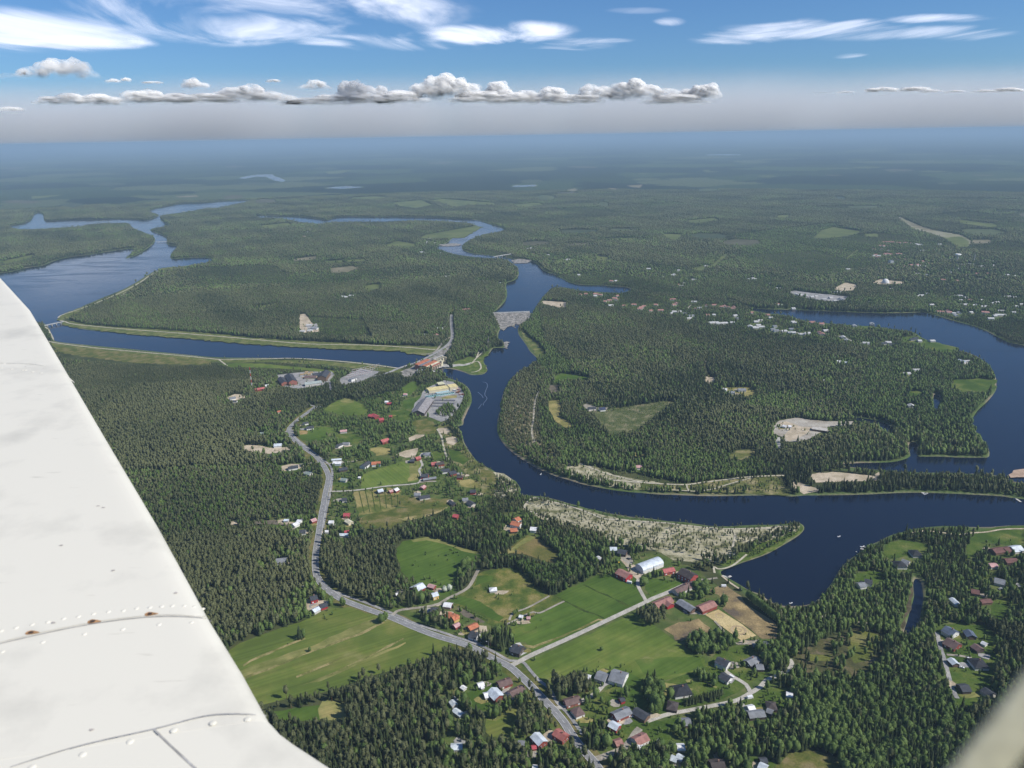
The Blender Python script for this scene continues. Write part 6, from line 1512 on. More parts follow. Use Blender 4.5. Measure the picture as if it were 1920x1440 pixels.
q = P(1670, 497); ap = empty('apartment_block', q); tag(ap, "pale narrow apartment block left of the red roofs far right", 'apartment block')
mb = MB(); mb.box(-6, 6, -9, 9, -.2, 17); mb.build('wall', WALL['white'], ap); mb = MB(); mb.box(-6.4, 6.4, -9.4, 9.4, 17.02, 17.8); mb.build('roof', ROOF['grey'], ap)
# substation: steel gantries and transformers on the pale yard
GRP = 'steel gantries of the substation'
a0 = up(650, 712); a1 = up(700, 697); dirx = (a1-a0)/np.linalg.norm(a1-a0); ang = math.atan2(dirx[1], dirx[0])
first = None
for r_ in range(4):
    for i in range(6):
        px_, py_ = 652+i*8.6+r_*4.2, 714-i*1.9-r_*4.6
        q = P(px_, py_, 0); g_ = empty('gantry', q, ang); tag(g_, "grey steel gantry frame on the pale substation yard", 'gantry', GRP)
        if first is None:
            mb = MB()
            for s in (-6, 6): mb.bar((s, 0, 0), (s, 0, 9), .4, 4, .22)
            mb.bar((-6, 0, 9), (6, 0, 9), .3, 4); f1 = mb.build('portal', STEEL, g_)
            mb = MB()
            for s in (-4, 0, 4): mb.bar((s, 0, 8.9), (s, 0, 7.2), .25, 5)
            f2 = mb.build('insulators', REDM, g_)
            first = (f1.data, f2.data)
        else:
            for nm, me_ in zip(('portal', 'insulators'), first):
                o = bpy.data.objects.new(nm, me_); COL.objects.link(o); o.parent = g_
tr_ = empty('transformer', tuple(P(662, 714)), ang); tag(tr_, "white boxy transformer house at the front of the substation yard", 'transformer')
mb = MB(); mb.box(-7, 7, -4, 4, -.1, 5); mb.build('housing', WALL['white'], tr_); mb = MB(); mb.box(-7.3, 7.3, -4.3, 4.3, 5.02, 5.4); mb.build('roof', ROOF['grey'], tr_)
# depot: timber stacks and containers
TB = flat_mat('sawn_timber', (.45, .33, .18), .2, .6)
def block(name, label, cat, px, py, l, w, h, rz, mat, group=None, lid=None):
    r_ = empty(name, P(px, py), rz); tag(r_, label, cat, group)
    mb = MB(); mb.box(-l/2, l/2, -w/2, w/2, .5, h); mb.build('load' if name == 'timber_stack' else 'body', mat, r_)
    mb = MB()
    for s in (-.35, .35): mb.box(s*l-.15, s*l+.15, -w/2, w/2, .2, .49)
    mb.build('bearers', DARKM, r_)
for i, (x, y) in enumerate([(566,703),(573,702),(580,703),(587,706),(594,708),(600,706),(570,709),(578,709),(588,710),(584,699.5),(575,699),(596,711)]):
    block('timber_stack', "pale stack of sawn timber between the sheds of the depot yard", 'timber stack', x, y, 7, 3.5, 2.6+.5*(i % 3), .15, TB, 'timber stacks on the depot yard')
CC = [PM['white'], flat_mat('container_rust', (.35, .15, .08)), ROOF['pinkroof']]
for i, (x, y) in enumerate([(852,733),(858,737),(863,741),(866,745),(868,741),(859,731),(850,728),(861,735)]):
    r_ = empty('container', P(x, y), -.5); tag(r_, "small pale container in the loose row on the river side of the fish farm", 'container', 'containers of the fish farm')
    mb = MB(); mb.box(-3, 3, -1.25, 1.25, .3, 2.7); mb.build('body', CC[i % 3], r_); mb = MB(); mb.box(3.01, 3.08, -1.2, 1.2, .4, 2.6); mb.build('door', DARKM, r_)
# fish farm: round tanks and covered basins
TQ = flat_mat('turquoise_tank', (.30, .48, .48), .1, 1); TW = nodemat('tank_water', .1, .5)[0]; TW.node_tree.nodes['Principled BSDF'].inputs['Base Color'].default_value = (.01, .03, .04, 1)
tank = None
for i in range(13):
    t_ = i/12; x, y = 802+t_*46, 744.5-t_*6.8
    q = P(x, y); r_ = empty('fish_tank', q); tag(r_, "round turquoise rimmed fish tank in the row below the yellow hall", 'fish tank', 'round tanks of the fish farm')
    if tank is None:
        mb = MB(); n = 16
        for rr, zz in ((4.4, 0), (4.4, 1.8), (3.9, 1.8), (3.9, .9)):
            for k in range(n): mb.V.append((rr*math.cos(2*math.pi*k/n), rr*math.sin(2*math.pi*k/n), zz))
        for j in range(3):
            for k in range(n): mb.F.append((j*n+k, j*n+(k+1) % n, (j+1)*n+(k+1) % n, (j+1)*n+k))
        a_ = mb.build('tank_wall', TQ, r_); mb = MB(); mb.poly([(3.88*math.cos(2*math.pi*k/n), 3.88*math.sin(2*math.pi*k/n), 1.2) for k in range(n)]); b2 = mb.build('tank_water', TW, r_)
        tank = (a_.data, b2.data)
    else:
        for nm, me_ in zip(('tank_wall', 'tank_water'), tank):
            o = bpy.data.objects.new(nm, me_); COL.objects.link(o); o.parent = r_
a, b, ang, L = frame_at(818, 737, 842, 733, 3); c = (a+b)/2
r_ = empty('greenhouse', (c[0], c[1], 0), ang); tag(r_, "narrow pale turquoise roofed shed between the yellow hall and the round tanks", 'greenhouse')
mb = MB(); mb.box(-L/2, L/2, -4, 4, -.1, 3); mb.build('wall', WALL['pale'], r_); mb = MB(); mb.box(-L/2-.3, L/2+.3, -4.3, 4.3, 3.02, 3.5); mb.build('roof', roofmat('roof_turquoise', (.42, .56, .56), True), r_)
COVER = flat_mat('dark_basin_cover', (.075, .075, .095), .1, .4)
for i, (x1, y1, x2, y2) in enumerate([(815,751.5,853,752), (811,757,852,757.5), (808,762.5,848,763)]):
    a, b, ang, L = frame_at(x1, y1, x2, y2); c = (a+b)/2
    r_ = empty('fish_basin', (c[0], c[1], 0), ang); tag(r_, ["topmost", "middle", "lowest"][i]+" of the three long dark covered basins at the fish farm", 'fish basin', 'long basins of the fish farm')
    mb = MB()
    for s in (-1, 1): mb.box(-L/2-.8, L/2+.8, s*3.4-.4, s*3.4+.4, 0, 1.3)
    mb.build('rim', CONC, r_); mb = MB(); mb.box(-L/2, L/2, -2.95, 2.95, .6, 1.5); mb.build('cover', COVER, r_)
# jetties and boats
def jetty(x1, y1, x2, y2, w, label, mat=None):
    a, b, ang, L = frame_at(x1, y1, x2, y2, WL+.6); c = (a+b)/2
    r_ = empty('jetty', (c[0], c[1], WL), ang); tag(r_, label, 'jetty')
    mb = MB(); mb.box(-L/2, L/2, -w/2, w/2, .5, .75); mb.build('deck', mat or WALL['pale'], r_)
    mb = MB()
    for i in range(3):
        for s in (-1, 1): mb.bar((-L/2+.6+i*(L-1.2)/2, s*w*.4, -1), (-L/2+.6+i*(L-1.2)/2, s*w*.4, .49), .12, 5)
    mb.build('posts', WALL['darkwood'], r_)
jetty(1354, 1079, 1367, 1083, 2.2, "inner leg of the pale jetty at the head of the dark bay"); jetty(1361, 1083.5, 1371, 1080, 2.6, "outer pale end of the jetty at the head of the dark bay")
for i, (x, y) in enumerate([(1613, 1029), (1620, 1026), (1630, 1021.5), (1616, 1036), (1606, 1041)]):
    jetty(x, y, x+9, y+1, 2.0, ["second jetty from the left on the right hand shore of the bay", "middle jetty on the right hand shore of the bay", "rightmost short jetty on the right hand shore of the bay", "jetty right of the leftmost one on the right hand shore, close to the birches", "leftmost short jetty on the right hand shore of the bay"][i])
jetty(1728, 924, 1740, 925, 3.0, "white jetty on the far bank left of the sandy beach"); jetty(1905, 935, 1914, 941, 2.6, "jetty on the far bank at the right edge of the view")
jetty(1605, 1030+4, 1608, 1036, 1.6, "tiny side jetty beside the leftmost one on the right hand shore")
def boat(px, py, L, label, col='white', rz=.3):
    r_ = empty('motor_boat', P(px, py, WL), rz); tag(r_, label, 'boat')
    w = L*.3
    mb = MB(); mb.prism([(-L/2,-w/2),(L*.2,-w/2),(L/2,0),(L*.2,w/2),(-L/2,w/2)], -.2, .75); mb.build('hull', PM[col], r_)
    mb = MB(); mb.box(-L*.25, L*.1, -w*.3, w*.3, .76, 1.5); mb.build('cabin', GLASS, r_)
boat(1573, 1006, 4.5, "lone small white boat in the middle of the dark bay"); boat(1483, 1131, 4, "small white boat on the near shore at the end of the bay")
boat(1617, 1025, 6, "white boat beside the jetties on the right hand shore"); boat(1735, 926, 7, "white boat at the jetty left of the sandy beach")
boat(1014, 889, 6, "slim white boat near the left bank of the river bend", rz=1.4)
# ------------------------------------------------------------------ notable single trees
def T(kind, px, py, h, label, group=None, wide=1.0, name=None):
    q = up(px, py); cat = {'pine': 'pine tree', 'spruce': 'spruce tree', 'birch': 'birch tree'}[kind]
    return place_tree(kind, q[0], q[1], h, label, cat, group, name, wide)
T('spruce', 562, 1198, 17, "tall dark spruce standing alone in the big meadow", wide=1.5)
T('birch', 570, 1196, 12, "light birch leaning against the lone dark spruce in the meadow")
T('birch', 581, 1222, 6, "low round bush in the middle of the big meadow", wide=1.2)
T('birch', 540, 1208, 1.6, "tiny bush on the dry ditch line of the big meadow", wide=1.3)
T('birch', 716, 1168, 12, "left of two bushy trees at the highway edge of the meadow", wide=1.2); T('birch', 723, 1164, 12, "right of two bushy trees at the highway edge of the meadow", wide=1.2)
T('birch', 646, 1136, 9, "small tree on the highway verge above the meadow corner", wide=.9)
for i, (x, y) in enumerate([(1303,1104),(1310,1098),(1316,1106),(1322,1100),(1326,1112),(1318,1116),(1308,1113),(1313,1121)]): T('birch', x, y, 11, "round green tree in the cluster between the long brown roof and the paddock", 'garden trees behind the stable', 1.3)
for i, (x, y) in enumerate([(1305,1068),(1312,1070),(1320,1066),(1328,1068),(1334,1072)]): T('pine', x, y, 12, "pine in the short row right of the tall hall", 'pines right of the hall', 1.2)
T('birch', 1207, 1097, 11, "round bright bush where the gravel drive narrows below the farmyard", wide=1.9)
T('birch', 1128, 1220, 5, "lone pale shrub in the middle of the green field", wide=1.4)
T('spruce', 1225, 1082, 16, "left pointed spruce in front of the red and white house", wide=.7); T('spruce', 1230, 1083, 13, "right pointed spruce in front of the red and white house", wide=.6)
for i, (x, y) in enumerate([(1206+k*7, 1157+(k % 3)*5) for k in range(7)]+[(1215, 1171), (1226, 1172), (1236, 1168)]):
    T('pine', x-6, y+2, 13, "dark rounded pine in the clump below the lane junction house", 'pines of the clump below the lane junction')
T('spruce', 1290, 1122, 18, "slender dark spruce in front of the very long brown roof", wide=.7); T('spruce', 1335, 1094, 10, "small spruce on the lawn left of the brown paddock", wide=.9)
T('birch', 1357, 1133, 13, "round birch at the right end of the red stable", wide=1.3); T('birch', 1347, 1135, 9, "smaller birch at the right end of the red stable", wide=1.2)
T('birch', 1337, 1115, 8, "small tree on the left edge of the brown paddock", wide=1.1); T('spruce', 1365, 1094, 8, "little spruce on the shore path above the paddock", wide=1.2); T('spruce', 1387, 1108, 8, "little spruce on the shore path right of the paddock top", wide=1.1); T('spruce', 1405, 1106, 7, "little spruce on the shore beside the dark bay", wide=1.1)
for i in range(16): T('birch', 1403+i*3.6, 1124+i*2.9, 12, "leafy birch in the row between paddock and bay", 'birches between paddock and bay', 1.25)
for i in range(14): T('spruce', 1285+i*5.2, 1322-i*1.6+(i % 2), 8.5, "dense dark spruce in the hedge below the black roofed house", 'spruces of the thick hedge', 1.6)
for i in range(9): T('birch', 1300+i*7.5, 1222-(i % 3)*2, 8, "leafy tree in the belt below the horse paddocks", 'trees of the belt below the paddocks', 1.4)
for i in range(8): T('birch' if i % 2 else 'spruce', 1212+(i*7) % 30, 1283+i*5.5, 13, "tree in the thick row left of the black roofed house", 'trees of the row left of the black roof', 1.2)
WLEAF = leaf_material('blossom', (.32, .36, .26), (.62, .64, .52))
for i, (x, y, h, lb) in enumerate([(834, 1110, 8, "left white blossoming tree near the yellow house"), (843, 1108, 9, "right white blossoming tree near the yellow house"), (1463, 1208, 6, "pale blossoming tree right of the brown paddock corner"), (1318, 1268, 7, "pale blossoming tree left of the dark roofed garage house")]):
    t_ = T('birch', x, y, h, lb, None, 1.5, 'blossoming_tree')
    for ch_ in list(t_.children):
        if ch_.name.startswith('crown'):
            ch_.data = ch_.data.copy(); ch_.data.materials.clear(); ch_.data.materials.append(WLEAF)
for i in range(26):
    x = rng.uniform(775, 895); y = 1062-(x-775)*.18+rng.uniform(-26, 6) if i % 2 else 1016+rng.uniform(5, 45)
    T('birch', float(x), float(y), float(rng.uniform(1.5, 3.5)), "low dark bush scattered on the bushy green field", 'bushes on the bushy green field', 1.6)
for i in range(12): T('birch', 862+i*4.7, 1138+i*2.3, 2.2, "young shrub in the line beside the tilled strip", 'shrubs beside the tilled strip', 1.3)
for i in range(12): T('birch', 868+(i % 4)*3.2, 1090-i*3.0+(i % 4), 13, "tree in the dense belt left of the gravel lane", 'trees of the belt left of the gravel lane', 1.1)
# ================================================================== aircraft
ZW = CAM_Z-.95
def wp(px, py, z=ZW):
    return Vector(up(px, py, z))
WHITE, t_, b_ = nodemat('wing_paint', .5, .3)
N, L_ = t_.nodes, t_.links
g_ = N.new('ShaderNodeNewGeometry')
mp = N.new('ShaderNodeMapping'); mp.inputs['Location'].default_value = (0, 0, -CAM_Z); L_.new(g_.outputs['Position'], mp.inputs['Vector'])
n1_ = N.new('ShaderNodeTexNoise'); n1_.inputs['Scale'].default_value = 3.2; n1_.inputs['Detail'].default_value = 7; n1_.inputs['Roughness'].default_value = .62; L_.new(mp.outputs[0], n1_.inputs['Vector'])
r1 = N.new('ShaderNodeValToRGB'); e = r1.color_ramp.elements
e[0].position = .25; e[0].color = (.52, .50, .43, 1); e[1].position = .50; e[1].color = (.69, .66, .565, 1); L_.new(n1_.outputs['Fac'], r1.inputs['Fac'])
mp2 = N.new('ShaderNodeMapping'); mp2.inputs['Location'].default_value = (0, 0, -CAM_Z); mp2.inputs['Rotation'].default_value = (0, 0, .35); mp2.inputs['Scale'].default_value = (9, 45, 9); L_.new(g_.outputs['Position'], mp2.inputs['Vector'])
n2_ = N.new('ShaderNodeTexNoise'); n2_.inputs['Scale'].default_value = 1.0; n2_.inputs['Detail'].default_value = 3; L_.new(mp2.outputs[0], n2_.inputs['Vector'])
r2 = N.new('ShaderNodeValToRGB'); e = r2.color_ramp.elements; e[0].position = .24; e[0].color = (.50, .48, .43, 1); e[1].position = .31; e[1].color = (1, 1, 1, 1); L_.new(n2_.outputs['Fac'], r2.inputs['Fac'])
ml = N.new('ShaderNodeMix'); ml.data_type = 'RGBA'; ml.blend_type = 'MULTIPLY'; ml.inputs['Factor'].default_value = .35
L_.new(r1.outputs[0], ml.inputs[6]); L_.new(r2.outputs[0], ml.inputs[7]); L_.new(ml.outputs[2], b_.inputs['Base Color'])
wing = empty('aircraft_wing', wp(300, 1300)); tag(wing, "large white riveted wing of a light aircraft filling the lower left", 'aircraft wing')
def wchild(o):
    o.parent = wing; o.matrix_parent_inverse = Matrix.Translation(-wing.location); return o
# leading edge line, from beyond the left border to beyond the bottom border (points on the wing plane)
LEpx = [(-60, 462), (0, 516), (57, 577), (100, 648), (200, 815), (300, 980), (395, 1150), (458, 1250), (520, 1360), (580, 1470), (680, 1660)]
LE = [wp(*q) for q in LEpx]
# straighten as real spanwise line with a slight bulge kept
RN = .045
def skin(name, edge, chord_dir, chord, thick, r_, mat, zoff=0.0, n=14):
    V = []; prof = []
    for k in range(n+1):      # nose from below to top
        t__ = math.pi*(.5-k/n*.5)-math.pi/2
    # profile: (distance aft, height)
    prof = [(chord, -thick*.55), (chord*.5, -thick*.9), (r_*1.2, -thick*.75), (r_*.35, -thick*.45), (0, -thick*.22), (r_*.12, -thick*.10), (r_*.35, -thick*.035), (r_*.7, -thick*.01), (r_*1.1, 0), (r_*1.7, 0), (chord*.35, 0), (chord*.7, -.01), (chord, -thick*.3)]
    prof = [(a_, b__+zoff) for a_, b__ in prof]
    m_ = len(prof)
    for p in edge:
        for a_, b__ in prof: V.append(p+chord_dir*a_+Vector((0, 0, b__)))
    Fq = []
    for i in range(len(edge)-1):
        for j in range(m_): Fq.append((i*m_+j, i*m_+(j+1) % m_, (i+1)*m_+(j+1) % m_, (i+1)*m_+j))
    Fq.append(tuple(range(m_))); Fq.append(tuple((len(edge)-1)*m_+j for j in reversed(range(m_))))
    me_ = mesh_py(name, V, Fq)
    for p in me_.polygons: p.use_smooth = len(p.vertices) == 4
    return wchild(link(name, me_, mat))
span = (LE[0]-LE[6]).normalized()
aft = Vector((-span.y, span.x, 0)).normalized()
if aft.x > 0: aft = -aft
skin('wing_skin', LE, aft, 1.7, .17, RN, WHITE)
RE = [wp(*q_, ZW+.0015) for q_ in ((512, 1346), (530, 1366), (560, 1388), (600, 1414), (660, 1453), (800, 1560), (900, 1640))]
RE.insert(1, RE[0].lerp(RE[1], .04)); LE.insert(1, LE[0].lerp(LE[1], .04))
afr = (wp(150, 1402)-wp(512, 1346)).normalized()
skin('wing_root_fairing', RE, afr, 1.5, .16, .03, WHITE, zoff=0)
SEAML = flat_mat('faint_seam', (.50, .49, .45), .1, 20); SEAM = flat_mat('seam_sealant', (.36, .35, .33), .2, 20); RUST = flat_mat('rust_stain', (.34, .19, .09), .3, 60); RUSTD = flat_mat('dark_rust', (.06, .045, .04), .2, 60)
PR = [(0, -.0374), (RN*.12, -.017), (RN*.35, -.006), (RN*.7, -.0017), (RN*1.1, 0), (.595, 0), (1.19, -.01), (1.7, -.051)]
EDGES = [((LE[i], LE[i+1]), aft) for i in range(len(LE)-1)]
def sp_(px, py, lift=0.0):
    """point of the wing surface seen at a photo pixel"""
    z = ZW
    for _ in range(5):
        p = wp(px, py, z); best = 9.0
        for (a_, b__), ad in EDGES:
            n_v = Vector((-(b__-a_).y, (b__-a_).x, 0)).normalized()
            if n_v.dot(aft) < 0: n_v = -n_v
            best = min(best, max((p-a_).dot(n_v), 0)/max(n_v.dot(ad), .3))
        z = ZW+float(np.interp(best, [q[0] for q in PR], [q[1] for q in PR]))
    p = wp(px, py, z); p.z += lift; return p
def seam(pxs, w, name='panel_seam', mat=None, z=.0008):
    q2 = smooth_line(np.array(pxs, float), 6.0); C3 = [sp_(q[0], q[1], z) for q in q2]; n = len(C3); V = []
    for i in range(n):
        tg = (C3[min(i+1, n-1)]-C3[max(i-1, 0)]); tg.z = 0; tg.normalize(); nn = Vector((-tg.y, tg.x, 0))*w/2; V += [C3[i]+nn, C3[i]-nn]
    Fq = [(2*i+1, 2*i+3, 2*i+2, 2*i) for i in range(n-1)]; return wchild(link(name, mesh_py(name, V, Fq), mat or SEAM))
def riv(px, py, r_=.0050, mat=None, name='rivet', h=.0016, lift=0.0):
    c = sp_(px, py, lift)
    o = bpy.data.objects.new(name, RIV); COL.objects.link(o); wchild(o); o.location = c; o.scale = (r_, r_, h); return o
mb = MB(); mb.dome((0, 0, 0), 1, 1, 14, 4); RIV = mesh_py('rivet', mb.V, mb.F); RIV.materials.append(WHITE)
for p in RIV.polygons: p.use_smooth = True
seam([(-20, 1212), (60, 1193), (130, 1178), (200, 1166), (270, 1158), (330, 1156), (385, 1160), (396, 1166)], .0035)
seam([(-10, 1206), (60, 1189), (130, 1174), (200, 1162), (270, 1154), (330, 1152), (385, 1156)], .006, 'panel_edge', WHITE, .0012)
seam([(20, 1440), (150, 1400), (290, 1368), (380, 1345), (440, 1340), (500, 1344)], .0028, z=.0024)
seam([(290, 1370), (310, 1390), (340, 1418), (375, 1450)], .0035, z=.0024)
seam([(-20, 681), (60, 683), (110, 695), (140, 718)], .0035, 'panel_seam', SEAML)
for x, y in [(2,1183),(30,1177),(60,1171),(90,1166),(119,1160),(147,1156),(175,1151),(203,1147),(231,1145),(256,1141),(281,1139),(303,1137),(323,1136),(345,1136),(363,1138),(380,1142)]: riv(x, y)
for x, y in [(4,1222),(80,1204),(158,1189),(230,1180),(298,1171),(359,1167)]: riv(x, y)
for x, y in [(60,1440),(155,1416),(244,1392),(326,1371),(399,1357),(464,1350)]: riv(x, y, .0062, h=.002, lift=.0016)
for x, y in [(8,682),(3,690),(22,692),(43,694),(61,697),(77,699),(92,700),(107,703),(121,709),(133,714),(48,694)]: riv(x, y, .0075, h=.0016)
for x, y in [(6,553),(24,557),(29,564)]: riv(x, y, .011, h=.002)
def stain(px, py, k):
    c = wp(px, py, ZW); n = 18
    V = [(c.x+k*(.013+.010*max(0, math.cos(a_)))*math.cos(a_), c.y+k*.0085*math.sin(a_)*(1-.35*math.cos(a_)), ZW+.0014) for a_ in [2*math.pi*i/n for i in range(n)]]
    wchild(link('rust_stain', mesh_py('rust_stain', V, [tuple(range(n))]), RUST))
    V = [(c.x+k*.0065*math.cos(a_), c.y+k*.0055*math.sin(a_), ZW+.0019) for a_ in [2*math.pi*i/n for i in range(n)]]
    wchild(link('bolt_hole', mesh_py('bolt_hole', V, [tuple(range(n))]), RUSTD))
for x, y in [(58, 1187), (174, 1166), (281, 1152)]: stain(x, y, .8)
CHIP = flat_mat('paint_chip', (.42, .38, .35), .2, 60)
for x, y in [(48,688),(172,1369),(212,1070),(184,949),(194,952),(100,1168),(115,1023),(330,1112)]:
    c = wp(x, y); n = 8
    wchild(link('paint_chip', mesh_py('paint_chip', [(c.x+.005*rng.uniform(.6,1.2)*math.cos(6.283*i/n), c.y+.003*rng.uniform(.6,1.2)*math.sin(6.283*i/n), ZW+.0012) for i in range(n)], [tuple(range(n))]), CHIP))
# pale window frame strip, very near the lens and so out of focus
fr = empty('window_frame', (0, 0, CAM_Z)); tag(fr, "blurred cream strip of the aircraft window frame in the bottom right corner", 'window frame')
FRM = noise_mat('cream_frame', [(.3, (.74, .66, .42)), (.7, (.86, .79, .56))], 60, 3, .6, .3)
d0 = raydir(1795, 1500)*.15; d1 = raydir(1975, 1270)*.15
nt_ = FRM.node_tree; tr_n = nt_.nodes.new('ShaderNodeBsdfTranslucent'); tr_n.inputs['Color'].default_value = (.95, .88, .62, 1); mxn = nt_.nodes.new('ShaderNodeMixShader'); mxn.inputs[0].default_value = .25
nt_.links.new(nt_.nodes['Principled BSDF'].outputs[0], mxn.inputs[1]); nt_.links.new(tr_n.outputs[0], mxn.inputs[2]); nt_.links.new(mxn.outputs[0], nt_.nodes['Material Output'].inputs['Surface'])
p0, p1 = d0, d1
ax_ = (p1-p0).normalized(); p0 = p0-ax_*.02; p1 = p1+ax_*.03
nf_ = (sun_dir*.9-(d0+d1).normalized()); nf_ = (nf_-ax_*nf_.dot(ax_)).normalized(); wf_ = ax_.cross(nf_)
mb = MB(); prof = [(math.copysign(abs(math.cos(t_))**.35, math.cos(t_))*.0031, math.copysign(abs(math.sin(t_))**.35, math.sin(t_))*.0007) for t_ in [2*math.pi*(k+.5)/16 for k in range(16)]]
for p in (p0, p1):
    for a_, b__ in prof: mb.V.append(tuple(p+wf_*a_+nf_*b__))
mb.F = [(k, (k+1) % 16, 16+(k+1) % 16, 16+k) for k in range(16)]+[tuple(reversed(range(16))), tuple(range(16, 32))]
o = mb.build('frame_strip', FRM, fr)
print('things', time.time()-T0)
# ================================================================== clouds
def cloud_mat(name, base_fade, dens=1.0, seed=0.0, c=(1.0, 1.0, 1.0)):
    m, t, b = nodemat(name, 1.0, 0.0)
    N, L = t.nodes, t.links
    b.inputs['Base Color'].default_value = (*c, 1)
    tc = N.new('ShaderNodeTexCoord'); a = N.new('ShaderNodeAttribute'); a.attribute_name = 'tint'
    s = N.new('ShaderNodeSeparateColor'); L.new(a.outputs['Color'], s.inputs[0])
    n = N.new('ShaderNodeTexNoise'); n.inputs['Scale'].default_value = .0022; n.inputs['Detail'].default_value = 6
    L.new(tc.outputs['Object'], n.inputs['Vector'])
    ma = N.new('ShaderNodeMath'); ma.operation = 'MULTIPLY_ADD'; ma.inputs[1].default_value = .9; L.new(n.outputs['Fac'], ma.inputs[0]); L.new(s.outputs[0], ma.inputs[2])
    mr = N.new('ShaderNodeMapRange'); mr.inputs['From Min'].default_value = .88; mr.inputs['From Max'].default_value = 1.95; mr.interpolation_type = 'SMOOTHSTEP'
    L.new(ma.outputs[0], mr.inputs['Value'])
    sh_ = N.new('ShaderNodeMath'); sh_.operation = 'MULTIPLY'; sh_.inputs[1].default_value = .28; L.new(mr.outputs[0], sh_.inputs[0])
    tr = N.new('ShaderNodeBsdfTransparent'); mx = N.new('ShaderNodeMixShader')
    tl = N.new('ShaderNodeBsdfTranslucent'); tl.inputs['Color'].default_value = (*c, 1); ms = N.new('ShaderNodeMixShader'); ms.inputs[0].default_value = .3
    gn = N.new('ShaderNodeNewGeometry'); vs = N.new('ShaderNodeVectorMath'); vs.operation = 'MULTIPLY_ADD'; vs.inputs[1].default_value = (.7, .7, .7); vs.inputs[2].default_value = tuple(v*.85 for v in sun_dir)
    L.new(gn.outputs['Normal'], vs.inputs[0]); vn = N.new('ShaderNodeVectorMath'); vn.operation = 'NORMALIZE'; L.new(vs.outputs[0], vn.inputs[0]); L.new(vn.outputs[0], b.inputs['Normal'])
    L.new(b.outputs[0], ms.inputs[1]); L.new(tl.outputs[0], ms.inputs[2])
    L.new(sh_.outputs[0], mx.inputs[0]); L.new(tr.outputs[0], mx.inputs[1]); L.new(ms.outputs[0], mx.inputs[2]); L.new(mx.outputs[0], N['Material Output'].inputs['Surface'])
    return m
CUM = cloud_mat('cumulus', True)
def ico():
    import bmesh
    bm = bmesh.new(); bmesh.ops.create_icosphere(bm, subdivisions=3, radius=1.0)
    V = np.array([v.co[:] for v in bm.verts]); F_ = np.array([[v.index for v in f.verts] for f in bm.faces]); bm.free(); return V, F_
IV, IF = ico()
def cumulus(blobs, label, Dd=36000.0, base=None):
    """blobs: (px, py, rx, ry) billows in photo pixels, stood up at real distance and size"""
    Vs, Fs, Ts = [], [], []; off = 0
    if base and base > 190:
        blobs = blobs+[(x, y+r2*.95, r1*1.35, r2*.95) for x, y, r1, r2 in blobs]; base = 213
    ymax = max(b[1]+b[3] for b in blobs); ymin = min(b[1]-b[3] for b in blobs); base = base or ymax
    for (px, py, rx, ry) in blobs:
        for j in range(22):
            if j == 0: cx, cy, qx, qy, dz = px, py, rx, ry, 0
            else:
                a_ = rng.random()*6.28; q_ = rng.uniform(.55, .95); cx, cy = px+rx*q_*math.cos(a_), py-ry*q_*.85*abs(math.sin(a_)); s = rng.uniform(.18, .5); qx, qy = rx*s, ry*s; dz = rng.uniform(-.5, .6)*rx
            r_ = raydir(cx, cy); Dc = Dd/max(math.hypot(r_.x, r_.y), .1); c = Vector((0, 0, CAM_Z))+r_*(Dc-dz*Dd/FPX)
            RX, RY = qx*Dc/FPX, qy*Dc/FPX
            ph = rng.random(6)*6.28
            nz = 1+.10*np.sin(IV[:, 0]*5+ph[0])*np.sin(IV[:, 1]*5+ph[1])+.08*np.sin(IV[:, 2]*7+ph[2]+IV[:, 0]*4)+.05*np.sin(IV[:, 0]*13+ph[3])*np.sin(IV[:, 2]*12+ph[4])+.03*rng.normal(0, 1, len(IV))
            V = IV*nz[:, None]*np.array([RX, RX*.8, RY])+np.array(c)
            # height above the cloud base, 0..1
            rb = raydir(px, base); zb = CAM_Z+Dd*rb.z/math.hypot(rb.x, rb.y)
            hgt = (V[:, 2]-zb)/(max(base-ymin, 6)*.62*Dd/FPX)
            Vs.append(V); Fs.append(IF+off); off += len(V); Ts.append(np.clip(hgt, 0, 1.5))
    V = np.vstack(Vs); c0 = V.mean(0); T_ = np.concatenate(Ts)
    me_ = mesh_np('cumulus_cloud', V-c0, np.vstack(Fs), np.stack([T_]*3, 1), True)
    o = link('cumulus_cloud', me_, CUM, None, tuple(c0)); tag(o, label, 'cloud', 'cumulus clouds along the horizon'); return o
cumulus([(30,152,30,12),(62,147,26,16),(100,140,30,22),(140,140,28,22),(168,150,20,13),(45,140,12,9)], "largest grey based cumulus at the upper left over the horizon", base=165)
cumulus([(212,154,12,5),(236,152,9,5)], "two small grey cloud shreds right of the largest cumulus", base=162)
cumulus([(285,156,16,3)], "thin grey cloud shred above the left cloud row", base=161)
cumulus([(512,153,12,4)], "thin grey cloud shred above the middle of the cloud row", base=160)
cumulus([(90,188,18,6),(130,186,22,9),(180,186,24,8),(205,190,20,7)], "low cream topped cumulus row at the left under the large cumulus", base=198)
cumulus([(250,182,20,10),(278,180,22,10)], "double topped small cumulus left of centre in the low row", base=193)
cumulus([(20,208,20,6)], "pale cloud lump low at the left border", base=216)
cumulus([(360,162,17,12),(375,166,20,9),(350,166,12,8)], "grey topped cumulus above the left part of the row", base=176)
cumulus([(440,175,24,10),(470,172,22,12),(500,182,26,9),(530,186,22,8),(545,192,20,8),(415,180,18,7)], "wide low cumulus in the left middle of the row", base=203)
cumulus([(575,168,18,8),(592,162,16,10),(606,168,14,8)], "small blue grey cumulus left of the big white towers", base=177)
cumulus([(648,172,14,17),(665,170,18,16),(690,176,18,13),(715,172,10,10),(735,182,20,9)], "white tower cumulus left of the tallest one", base=196)
